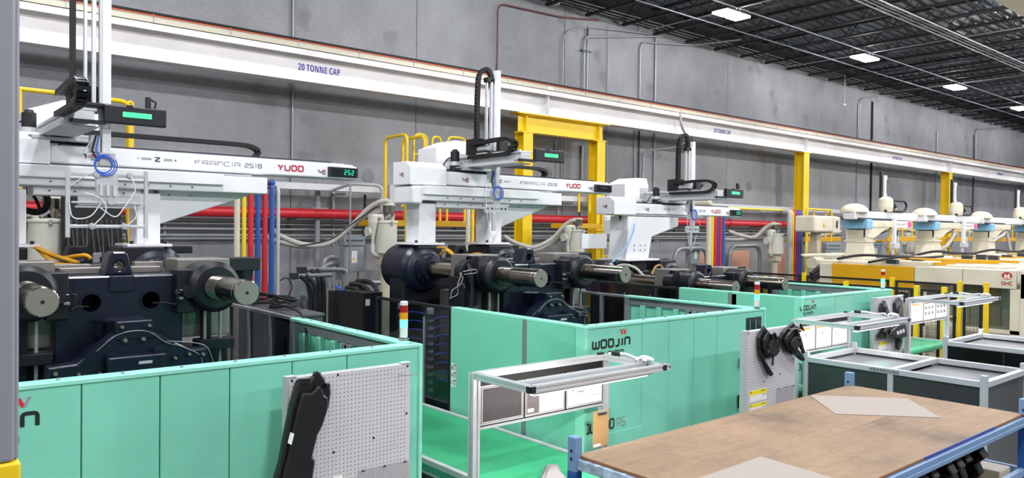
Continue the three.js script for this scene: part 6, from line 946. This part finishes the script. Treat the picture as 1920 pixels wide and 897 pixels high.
// ---------- perforated boards with hung parts ----------
const noteMat = canvasMat(256, 160, (x, w, h) => { x.fillStyle = '#f0efec'; x.fillRect(0, 0, w, h); x.fillStyle = '#f2e21a'; x.fillRect(0, 0, w, 66); x.fillStyle = '#333'; x.fillRect(10, 14, 24, 14); x.fillRect(170, 20, 70, 10); x.font = 'bold 28px sans-serif'; x.fillText('24.11', 190, 96); }, { solid: true });
function pegboard(x0, x1, z, top, bot, label, o = {}) {
  const t = thing('pegboard', label, 'pegboard', [(x0 + x1) / 2, 0, z]);
  part(t, 'board_sheet', M.peg, [rb(x0 + 0.004, x1, bot, top, z - 0.012, z, 0.002)]);
  part(t, 'edge_frame', M.aluDull, [rb(x0 - 0.012, x0 + 0.004, 0, top + 0.004, z - 0.06, z + 0.002, 0.003), rb(x1 - 0.004, x1 + 0.008, 0, top + 0.002, z - 0.06, z - 0.01, 0.003), bx(x0, x1, top - 0.03, top, z - 0.06, z - 0.012), bx(x0, x1, bot, bot + 0.03, z - 0.06, z - 0.012)]);
  part(t, 'corner_clip', M.aluDull, [rb(x0 - 0.012, x0 + 0.05, top, top + 0.008, z - 0.05, z + 0.004, 0.002), rb(x1 - 0.06, x1 + 0.008, top, top + 0.008, z - 0.05, z + 0.004, 0.002)]);
  const P = 0.0254, nx = Math.floor((x1 - x0 - 0.03) / P), ny = Math.floor((top - Math.max(bot, o.low || 0.9) - 0.03) / P), g = new THREE.CylinderGeometry(0.0034, 0.0034, 0.001, 8); g.rotateX(Math.PI / 2);
  const im = new THREE.InstancedMesh(g, M.hole, nx * ny), m = new THREE.Matrix4(); const b = rootBase(t);
  for (let j = 0, k = 0; j < ny; j++) for (let i = 0; i < nx; i++) im.setMatrixAt(k++, m.makeTranslation(x0 + 0.026 + i * P - b[0], top - 0.026 - j * P - b[1], z + 0.0004 - b[2]));
  im.name = 'peg_hole'; im.userData.kind = 'stuff'; t.add(im);
  const sc = [[0.02, -0.015], [(x1 - x0) / 2 - 0.1, -0.015], [x1 - x0 - 0.02, -0.015], [x1 - x0 - 0.025, -0.32], [(x1 - x0) * 0.35, -0.48], [(x1 - x0) * 0.68, -0.44]];
  for (const [a, c] of sc) part(t, 'screw', M.black, [cyl([x0 + a, top + c, z], [x0 + a, top + c, z + 0.004], 0.007, 0.007, 8)]);
  for (const [a, c] of o.hooks || []) part(t, 'hook', M.galv, [rod([[a, c, z], [a, c + 0.005, z + 0.05], [a + 0.02, c + 0.005, z + 0.09], [a + 0.09, c + 0.012, z + 0.09]], 0.003, 0.02, 6)]);
  for (const q of o.notes || []) { const n = part(t, 'note', M.paper, [bx(q[0], q[1], q[2], q[3], z, z + 0.002)]); if (q[4]) print(t, 'note_print', noteMat, q[1] - q[0], q[3] - q[2], [(q[0] + q[1]) / 2, (q[2] + q[3]) / 2, z + 0.0028]); }
  for (const q of o.pocket || []) { part(t, 'pocket', M.pocket, [bx(q[0], q[1], q[2], q[3], z + 0.003, z + 0.004)]); for (const k of [0.1, 0.5, 0.9]) part(t, 'pocket_clip', M.black, [rb(q[0] + (q[1] - q[0]) * k - 0.01, q[0] + (q[1] - q[0]) * k + 0.01, q[3] - 0.012, q[3] - 0.004, z + 0.004, z + 0.009, 0.002)]); }
  return t;
}
{
  const z = -4.2; pegboard(1.861, 2.687, z, 1.82, 0.6, 'white perforated board leaning at the nearest mint guard, long black trim hung on it', { low: 1.05, hooks: [[2.603, 1.757]], notes: [[2.15, 2.21, 0.98, 1.19 , 0], [2.15, 2.239, 0.8, 1.02, 1]], pocket: [[2.311, 2.69, 0.8, 1.197]] });
  pegboard(6.06, 6.888, -3.9, 1.79, 0.6, 'white perforated board with two black lamp housings hung on it', { low: 1.0, hooks: [[6.32, 1.776], [6.706, 1.771]], notes: [[6.117, 6.398, 1.143, 1.246, 1], [6.12, 6.402, 1.044, 1.123, 1]], pocket: [[6.563, 6.897, 0.9, 1.218]] });
  pegboard(10.221, 11.079, -4.65, 1.828, 0.6, 'white perforated board farthest back with black brackets and a long strip', { low: 1.0, notes: [[10.337, 10.574, 1.124, 1.233, 1]], pocket: [[10.706, 11.074, 1.0, 1.183]] });
}
function hung(name, label, cat, layers, extra) {         // a moulded part built up from stepped outlines
  const all = layers[0][0], cx = all.reduce((s, p) => s + p[0], 0) / all.length, cy = all.reduce((s, p) => s + p[1], 0) / all.length, t = thing(name, label, cat, [cx, cy, layers[0][1]]);
  layers.forEach(([poly, z0, z1, n, m]) => part(t, n, m || M.plasticBlack, [prism(poly, 'z', z0, z1, Math.min(0.012, (z1 - z0) * 0.3))]));
  if (extra) extra(t); return t;
}
const shrink = (p, k, dx = 0, dy = 0) => { const cx = p.reduce((s, q) => s + q[0], 0) / p.length, cy = p.reduce((s, q) => s + q[1], 0) / p.length; return p.map((q) => [cx + (q[0] - cx) * k + dx, cy + (q[1] - cy) * k + dy]); };
{
  const P = (...a) => a, z = -4.15;
  const o = [[2.008, 1.848, -4.15], [2.033, 1.842, -4.15], [2.057, 1.808, -4.15], [2.064, 1.779, -4.15], [2.093, 1.756, -4.15], [2.099, 1.718, -4.15], [2.089, 1.646, -4.15], [2.056, 1.556, -4.15], [2.016, 1.49, -4.15], [1.995, 1.412, -4.15], [1.977, 1.34, -4.15], [2, 1.311, -4.15], [1.984, 1.204, -4.15], [1.966, 1.037, -4.15], [1.716, 1.049, -4.15], [1.764, 1.274, -4.15], [1.792, 1.366, -4.15], [1.821, 1.522, -4.15], [1.856, 1.678, -4.15], [1.888, 1.788, -4.15], [1.899, 1.811, -4.15], [1.927, 1.812, -4.15], [1.963, 1.803, -4.15], [1.996, 1.825, -4.15]].map((p) => [p[0], p[1]]);
  hung('trim_part', 'long black moulded trim with a white label hung on the nearest board', 'car part', [[o, -4.19, -4.13, 'shell'], [shrink(o, 0.8, -0.005, -0.02), -4.135, -4.1, 'raised_face']], (t) => {
    part(t, 'hook_tab', M.plasticBlack, [bar([1.985, 1.83, -4.12], [2.008, 1.846, -4.12], 0.02, 0.03), bar([1.887, 1.811, -4.12], [1.952, 1.806, -4.12], 0.02, 0.03), rb(2.049, 2.076, 1.753, 1.781, -4.14, -4.1, 0.006)]);
    part(t, 'label', M.paper, [bar([1.824, 1.47, -4.095], [1.839, 1.528, -4.095], 0.004, 0.045, [0, 0, 1])].map((g) => g), 'small white label');
  });
  const q = (px, py) => [px, py];
  const a = [[6.29, 1.843, -3.85], [6.326, 1.815, -3.85], [6.397, 1.761, -3.85], [6.473, 1.73, -3.85], [6.512, 1.667, -3.85], [6.561, 1.567, -3.85], [6.503, 1.523, -3.85], [6.38, 1.518, -3.85], [6.321, 1.519, -3.85], [6.227, 1.565, -3.85], [6.191, 1.639, -3.85], [6.188, 1.736, -3.85], [6.23, 1.798, -3.85]].map((p) => [p[0], p[1]]);
  const a2 = [[6.208, 1.63, -3.85], [6.262, 1.581, -3.85], [6.308, 1.508, -3.85], [6.382, 1.441, -3.85], [6.447, 1.375, -3.85], [6.411, 1.354, -3.85], [6.356, 1.385, -3.85], [6.283, 1.476, -3.85], [6.21, 1.572, -3.85]].map((p) => [p[0], p[1]]);
  const ribs = (A, z0) => (t) => { const r = rng(A); const b = rootBase(t); for (let i = 0; i < 8; i++) { const x = b[0] + (r() - 0.5) * 0.14, y = b[1] + (r() - 0.45) * 0.22; part(t, 'rib', r() > 0.5 ? M.black : M.blackGloss, [bar([x, y, z0], [x + (r() - 0.4) * 0.1, y - 0.03 - r() * 0.1, z0 + 0.01], 0.008 + r() * 0.02, 0.012 + r() * 0.012)]); } };
  hung('lamp_housing', 'black lamp housing with a hanging tail, left on the middle board', 'car part', [[shrink(a, 0.94), -3.89, -3.86, 'shell'], [shrink(a, 0.74, 0.008, -0.01), -3.862, -3.83, 'housing'], [shrink(a, 0.46, 0.016, -0.04), -3.832, -3.81, 'cover', M.black], [a2, -3.885, -3.85, 'tail']], ribs(3, -3.826));
  const b2 = [[6.795, 1.839, -3.85], [6.83, 1.811, -3.85], [6.929, 1.786, -3.85], [6.944, 1.759, -3.85], [6.861, 1.75, -3.85], [6.882, 1.707, -3.85], [6.947, 1.681, -3.85], [6.949, 1.613, -3.85], [6.896, 1.582, -3.85], [6.79, 1.509, -3.85], [6.655, 1.553, -3.85], [6.554, 1.648, -3.85], [6.544, 1.699, -3.85], [6.602, 1.752, -3.85], [6.695, 1.803, -3.85]].map((p) => [p[0], p[1]]);
  const b3 = [[6.71, 1.59, -3.8], [6.806, 1.596, -3.8], [6.886, 1.532, -3.8], [6.948, 1.48, -3.8], [6.939, 1.445, -3.8], [6.859, 1.479, -3.8], [6.769, 1.539, -3.8]].map((p) => [p[0], p[1]]);
  hung('lamp_housing', 'black lamp housing at the right edge of the middle board', 'car part', [[shrink(b2, 0.94), -3.89, -3.86, 'shell'], [shrink(b2, 0.74, -0.008, -0.01), -3.862, -3.83, 'housing'], [shrink(b2, 0.44, -0.02, -0.05), -3.832, -3.81, 'cover', M.black], [b3, -3.87, -3.82, 'tail']], ribs(6, -3.826));
  const c1 = [[10.368, 1.8, -4.6], [10.424, 1.75, -4.6], [10.491, 1.66, -4.6], [10.513, 1.504, -4.6], [10.558, 1.392, -4.6], [10.424, 1.342, -4.6], [10.411, 1.279, -4.6], [10.222, 1.312, -4.6], [10.23, 1.358, -4.6], [10.359, 1.407, -4.6], [10.324, 1.482, -4.6], [10.383, 1.581, -4.6], [10.287, 1.651, -4.6], [10.314, 1.756, -4.6]].map((p) => [p[0], p[1]]);
  hung('bracket_part', 'jagged black bracket at the left of the farthest board', 'car part', [[c1, -4.63, -4.58, 'shell'], [shrink(c1, 0.7), -4.585, -4.55, 'rib']]);
  const d1 = [[10.844, 1.818, -4.6], [10.964, 1.757, -4.6], [10.98, 1.534, -4.6], [10.947, 1.352, -4.6], [10.98, 1.201, -4.6], [10.874, 1.078, -4.6], [10.83, 1.104, -4.6], [10.823, 1.262, -4.6], [10.756, 1.524, -4.6], [10.731, 1.745, -4.6]].map((p) => [p[0], p[1]]);
  hung('trim_strip', 'long thin black strip at the right of the farthest board', 'car part', [[d1, -4.64, -4.6, 'shell', M.steelDark], [shrink(d1, 0.7), -4.605, -4.585, 'rib']]);
  const e1 = [[10.468, 1.394, -4.55], [10.659, 1.456, -4.55], [10.891, 1.457, -4.55], [10.943, 1.277, -4.55], [10.749, 1.256, -4.55], [10.552, 1.29, -4.55], [10.422, 1.348, -4.55]].map((p) => [p[0], p[1]]);
  hung('lens_part', 'black holder with three pale lenses across the farthest board', 'car part', [[e1, -4.58, -4.53, 'shell']], (t) => { for (const p of [[10.633, 1.348, -4.53], [10.715, 1.356, -4.53], [10.797, 1.364, -4.53]]) part(t, 'lens', M.clear, [lathe([[0.03, 0], [0.028, 0.012], [0.001, 0.018]], p, [0, 0, 1], 16)]); });
}
// ---------- part carts ----------
const kwang = canvasMat(1024, 96, (x) => { x.fillStyle = '#17191b'; x.font = 'bold 84px sans-serif'; x.textBaseline = 'middle'; x.save(); x.scale(1.36, 1); x.fillText('KWANGSUNG', 6, 50); x.restore(); });
function cart(x0, x1, z0, z1, h, label, o) {
  const t = thing('part_cart', label, 'cart', [(x0 + x1) / 2, 0, (z0 + z1) / 2]), w = 0.058;
  const zm = o.mid, mids = o.mids || [zm];
  for (const x of [x0, x1]) for (const z of [z0, z1]) part(t, 'corner_post', M.cartGrey, [rb(x - w / 2, x + w / 2, 0.14, h + 0.06, z - w / 2, z + w / 2, 0.006)]);
  for (const x of [x0, x1]) { part(t, 'top_rail', M.cartGrey, [rb(x - w / 2, x + w / 2, h - w, h, z0 + w / 2, z1 - w / 2, 0.006)]); part(t, 'bottom_rail', M.cartGrey, [rb(x - w / 2, x + w / 2, 0.2, 0.2 + w, z0 + w / 2, z1 - w / 2, 0.006)]); }
  for (const z of [z0, z1]) { part(t, 'top_rail', M.cartGrey, [rb(x0 + w / 2, x1 - w / 2, h - w, h, z - w / 2, z + w / 2, 0.006)]); part(t, 'bottom_rail', M.cartGrey, [rb(x0 + w / 2, x1 - w / 2, 0.2, 0.2 + w, z - w / 2, z + w / 2, 0.006)]); }
  if (zm) { for (const x of [x0, x1]) part(t, 'middle_post', M.cartGrey, [rb(x - w / 2 + 0.004, x + w / 2 - 0.004, 0.25, h - w, zm - w / 2, zm + w / 2, 0.006)]); part(t, 'cross_rail', M.cartGrey, [rb(x0 + w / 2, x1 - w / 2, h - w, h - 0.002, zm - w / 2, zm + w / 2, 0.006)]); }
  const zs = [z0, ...(zm ? [zm] : []), z1];
  for (let i = 0; i + 1 < zs.length; i++) { for (const x of [x0, x1]) part(t, 'side_panel', o.panel, [rb(x - 0.008, x + 0.008, 0.26, h - w - 0.004, zs[i] + w / 2, zs[i + 1] - w / 2, 0.003)]); part(t, 'top_sheet', o.lid, [rb(x0 + w / 2, x1 - w / 2, h - 0.085, h - 0.075, zs[i] + w / 2, zs[i + 1] - w / 2, 0.003)]); }
  for (const z of [z0, z1]) part(t, 'end_panel', o.end || o.panel, [rb(x0 + w / 2, x1 - w / 2, 0.26, h - w - 0.004, z - 0.008, z + 0.008, 0.003)]);
  for (const z of mids.slice(1)) part(t, 'panel_joint', M.cartPanel, [bx(x0 - 0.012, x0 - 0.008, 0.26, h - w, z - 0.006, z + 0.006)]);
  for (const x of [x0 + 0.06, x1 - 0.06]) for (const z of [z0 + 0.08, z1 - 0.08]) { const c = part(t, 'castor', M.rubber, [cyl([x - 0.02, 0.07, z], [x + 0.02, 0.07, z], 0.07, 0.07, 18)]); part(c, 'castor_fork', M.galv, [rb(x - 0.03, x + 0.03, 0.12, 0.2, z - 0.03, z + 0.03, 0.004)]); }
  if (o.sign) print(t, 'lettering', kwang, o.sign[1], 0.05, [x0 - w / 2 - 0.001, h - w / 2, o.sign[0]], '-x');
}
cart(8.08, 9.2, -4.43, -2.64, 1.3, 'grey framed part cart with dark panels and KWANGSUNG lettering'.replace('KWANGSUNG', 'black'), { mid: -3.5, panel: M.cartPanel, lid: M.greyPanel, end: std('#4c4f50', 0.35), sign: [-3.502, 0.42] });
cart(10.75, 12.0, -3.97, -1.7, 1.3, 'grey framed cart with plain black panels at the right edge', { panel: M.blackGloss, lid: M.greyPanel, mids: [0, -3.3, -2.7] });
// ---------- blue rack table with a plywood top ----------
{
  const x0 = 3.37, x1 = 6.9, z0 = -3.36, z1 = -1.97, h = 1.3, t = thing('rack_table', 'blue steel rack table with a worn plywood top in the foreground', 'table', [(x0 + x1) / 2, 0, (z0 + z1) / 2]);
  const p = part(t, 'plywood_top', M.plywood, [rb(x0 + 0.005, x1 - 0.005, h - 0.018, h, z0 + 0.005, z1 - 0.005, 0.003)]); part(p, 'plywood_edge', M.plyEdge, [bx(x0 + 0.003, x1 - 0.003, h - 0.0165, h - 0.003, z0 + 0.0035, z1 - 0.0035)]);
  for (const [x, z] of [[x0 - 0.012, z0], [x1, z0], [x0 - 0.012, z1], [x1 + 0.01, z1]]) { const q = part(t, 'post', M.paintBlue, [rb(x - 0.03, x + 0.03, h - 0.1, h + 0.115, z - 0.035, z + 0.035, 0.006)]); part(q, 'post_foot', M.paintBlueDark, [rb(x - 0.031, x + 0.031, 0, h - 0.1, z - 0.036, z + 0.036, 0.006)], 'dark blue lower post'); part(q, 'post_slot', M.black, [0.02, -0.03].map((d) => bx(x - 0.0312, x - 0.03, h + d, h + d + 0.02, z - 0.008, z + 0.008))); }
  for (const z of [z0, z1]) part(t, 'long_beam', M.paintBlue, [rb(x0, x1, h - 0.085, h - 0.02, z - 0.02, z + 0.02, 0.006), rb(x0, x1, h - 0.085, h - 0.055, z + (z === z1 ? 0.02 : -0.03), z + (z === z1 ? 0.03 : -0.02), 0.004)]);
  part(t, 'end_beam', std('#ffffff', 0.6, 0, { map: tint('#9fb4c6', 0.35, 61, 256, 0.5, 12, 4) }), [rb(x0 - 0.02, x0 + 0.02, h - 0.085, h - 0.02, z0, z1, 0.006)], 'chipped pale blue end beam'); part(t, 'end_beam', M.paintBlue, [rb(x1 - 0.02, x1 + 0.02, h - 0.085, h - 0.02, z0, z1, 0.006)]);
  for (const z of [z0, z1]) part(t, 'lower_beam', M.paintBlue, [rb(x0, x1 + 0.03, 0.82, 0.88, z - 0.02, z + 0.02, 0.006)]); part(t, 'lower_beam', M.paintBlue, [rb(x1 - 0.02, x1 + 0.02, 0.82, 0.88, z0, z1, 0.006)]);
  part(t, 'shelf', M.plywood, [rb(x0, x1, 0.8, 0.82, z0, z1, 0.003)]);
  part(t, 'blue_tape', std('#2d3a8c', 0.5), [bx(5.052, 6.267, h - 0.019, h + 0.0012, z1 - 0.006, z1 + 0.0005)], 'dark blue tape on the edge');
  const flat = (pts, y) => [prism(pts.map((q) => [q[0], q[2]]), 'y', y, y + 0.004)];
  single('white_sheet', 'white foam sheet lying at the far end of the plywood table', 'sheet', M.sheet, flat([[6.163, 1.302, -3.341], [6.711, 1.302, -2.771], [6.221, 1.302, -2.322], [5.688, 1.302, -2.877]], h + 0.0005));
  single('white_sheet', 'white foam sheet lying at the near end of the plywood table', 'sheet', M.sheet, flat([[4.239, 1.302, -2.614], [4.201, 1.302, -2.176], [4.094, 1.302, -1.847], [3.361, 1.302, -1.916], [3.388, 1.302, -2.596]], h + 0.0005));
  // black mouldings stored under the top
  const r = rng(77); for (let i = 0; i < 7; i++) { const x = 5.2 + i * 0.2, zz = -2.1; const t2 = thing('black_moulding', ['black moulding', 'stepped black moulding', 'curved black moulding', 'black moulding', 'black moulding', 'black moulding', 'black moulding'][0] + [' at the near left of the row under the table top', ' second from the left under the table top', ' third from the left under the table top', ' in the middle of the row under the table top', ' third from the right under the table top', ' second from the right under the table top', ' rightmost of the row under the table top'][i], 'car part', [x, 0.88, zz], 'black mouldings under the table'); part(t2, 'shell', M.blackGloss, [prism([[-0.45, 0.83], [0.0, 0.83], [0.06, 0.9], [0.03, 0.97], [0.09, 1.03], [0.05, 1.09], [0.09, 1.15], [0.02, 1.2], [-0.45, 1.2]].map((q) => [zz + q[0] - 0.05 - 0.02 * (i % 3), q[1]]), 'x', x - 0.05, x + 0.05, 0.01)]); part(t2, 'rib', M.plasticBlack, [rb(x + 0.05, x + 0.08, 0.86, 1.14, zz - 0.4, zz - 0.08, 0.01)]); }
}
single('cream_bin', 'cream box edge under the right end of the table', 'box', M.cream, [rb(6.55, 6.78, 0.82, 0.9, -2.3, -2.02, 0.01)]);
// grey moulded part lying at the conveyor end
{
  const y = 0.88, o = [[3.539, 0.95, -3.899], [3.864, 0.95, -4.177], [3.952, 0.95, -4.125], [3.87, 0.95, -4.012], [3.743, 0.95, -3.782], [3.574, 0.95, -3.536], [3.307, 0.95, -3.683]].map((p) => [p[0], p[2]]);
  const t = thing('moulded_part', 'grey moulded part lying on the end of the lit conveyor', 'car part', [o[0][0], y, o[0][1]]); const g = std('#8d8486', 0.5); part(t, 'shell', g, [prism(o, 'y', 0.87, 0.95, 0.02)]); part(t, 'ridge', g, [prism(shrink(o, 0.6), 'y', 0.945, 0.975, 0.008)]); part(t, 'clip', M.black, [rb(o[0][0] - 0.03, o[0][0], 0.9, 0.95, o[0][1] - 0.04, o[0][1], 0.006)]);
}
for (const [x, z, l, w] of [[11.6, -4.2, 'small grey bin of black parts below the farthest workstation', 0.5], [12.2, -4.2, 'small dark blue bin below the farthest workstation', 0.4]]) { const t = thing('part_bin', l, 'bin', [x, 0, z]); part(t, 'bin_wall', w > 0.45 ? M.cabinetDark : M.navy, [rb(x - w / 2, x + w / 2, 0.5, 0.52, z - 0.2, z + 0.2, 0.004), ...[[x - w / 2, x - w / 2 + 0.015, z - 0.2, z + 0.2], [x + w / 2 - 0.015, x + w / 2, z - 0.2, z + 0.2], [x - w / 2, x + w / 2, z - 0.2, z - 0.185], [x - w / 2, x + w / 2, z + 0.185, z + 0.2]].map((q) => bx(q[0], q[1], 0.52, 0.72, q[2], q[3]))]); part(t, 'bin_stand', M.cartGrey, [rb(x - w / 2 + 0.02, x + w / 2 - 0.02, 0, 0.5, z - 0.15, z + 0.15, 0.01)]); part(t, 'part_inside', M.plasticBlack, [bar([x - 0.15, 0.7, z], [x + 0.1, 0.78, z + 0.05], 0.06, 0.08), bar([x - 0.05, 0.68, z - 0.1], [x + 0.18, 0.74, z], 0.05, 0.06)]); }

// ---------- small fittings ----------
{ const p = [4.929, 2.733, -12], t = thing('hose_valve', 'dark valve where the grey hoses leave the first pipe set', 'valve', p); part(t, 'valve_body', M.steelDark, [cyl([p[0] - 0.1, p[1], p[2]], [p[0] + 0.12, p[1], p[2]], 0.06, 0.05, 14), rb(p[0] - 0.05, p[0] + 0.05, p[1] - 0.12, p[1] + 0.1, p[2] - 0.05, p[2] + 0.05, 0.01)]); part(t, 'valve_lever', M.steel, [rb(p[0] - 0.02, p[0] + 0.16, p[1] + 0.1, p[1] + 0.12, p[2] - 0.02, p[2] + 0.02, 0.004)]); }
{ const p = [5.147, 1.619, -12.4], t = thing('regulator_set', 'small wall set of regulators with a looped tube right of the first bar', 'regulator', p), [x, y, z] = p; part(t, 'regulator', M.galv, [cyl([x, y - 0.1, z], [x, y + 0.12, z], 0.035, 0.035, 12), cyl([x + 0.15, y - 0.1, z], [x + 0.15, y + 0.12, z], 0.035, 0.035, 12), rb(x - 0.06, x + 0.24, y + 0.1, y + 0.14, z - 0.02, z + 0.02, 0.004), rb(x - 0.06, x + 0.24, y - 0.14, y - 0.1, z - 0.02, z + 0.02, 0.004)]); part(t, 'looped_tube', M.rubber, [hose([[x + 0.15, y + 0.14, z], [x + 0.3, y + 0.2, z], [x + 0.4, y + 0.05, z], [x + 0.3, y - 0.13, z], [x + 0.1, y - 0.13, z]], 0.01, 6)]); part(t, 'stand', M.galv, [bx(x + 0.06, x + 0.1, 0, y - 0.1, z - 0.02, z + 0.02)]); }
{ const p = [21.724, 2.669, -12], t = thing('round_valve', 'dark round valve at the foot of the yellow column, right of the fourth pipe set', 'valve', p); part(t, 'valve_body', M.steelDark, [cyl([p[0], p[1], p[2] - 0.1], [p[0], p[1], p[2]], 0.12, 0.12, 18)]); part(t, 'valve_bolt', M.galv, [[-0.07, 0], [0.07, 0], [0, 0.07], [0, -0.07]].map((q) => cyl([p[0] + q[0], p[1] + q[1], p[2]], [p[0] + q[0], p[1] + q[1], p[2] + 0.02], 0.02, 0.02, 8))); part(t, 'pipe_stub', M.galv, [cyl([p[0], 0, p[2] - 0.05], [p[0], p[1] - 0.1, p[2] - 0.05], 0.04, 0.04, 10)]); }
{ const p = [12.308, 2.781, -11.4], [x, y, z] = p, t = thing('canister', 'white canister with a blue label on the yellow ladder bracket', 'canister', p); part(t, 'canister_body', M.whiteDull, [lathe([[0.001, 0], [0.09, 0.01], [0.09, 0.3], [0.05, 0.36], [0.001, 0.37]], [x, y - 0.1, z], [0, 1, 0], 18)]); part(t, 'canister_label', M.bluePipe, [rb(x - 0.05, x + 0.05, y + 0.04, y + 0.12, z + 0.08, z + 0.092, 0.002)]); part(t, 'spout', M.black, [hose([[x, y + 0.26, z], [x + 0.06, y + 0.32, z], [x + 0.14, y + 0.28, z]], 0.018, 8)]); part(t, 'shelf', M.amber, [rb(x - 0.16, x + 0.2, y - 0.13, y - 0.1, z - 0.5, z + 0.1, 0.004)]); }
for (const [p, l] of [[[13.842, 8.584, -14.7], 'small white detector under the roof above the middle robot'], [[28.369, 7.495, -14.2], 'small white detector under the roof joists along the wall']]) { const t = thing('smoke_detector', l, 'detector', p), [x, y, z] = p; part(t, 'detector_head', M.white, [lathe([[0.001, 0], [0.06, 0.01], [0.07, 0.05], [0.05, 0.09], [0.001, 0.1]], [x, y, z], [0, 1, 0], 16)]); part(t, 'detector_stem', M.galv, [cyl([x, y + 0.09, z], [x, 8.7, z], 0.012, 0.012, 8)]); }

renderer.render(scene, camera);
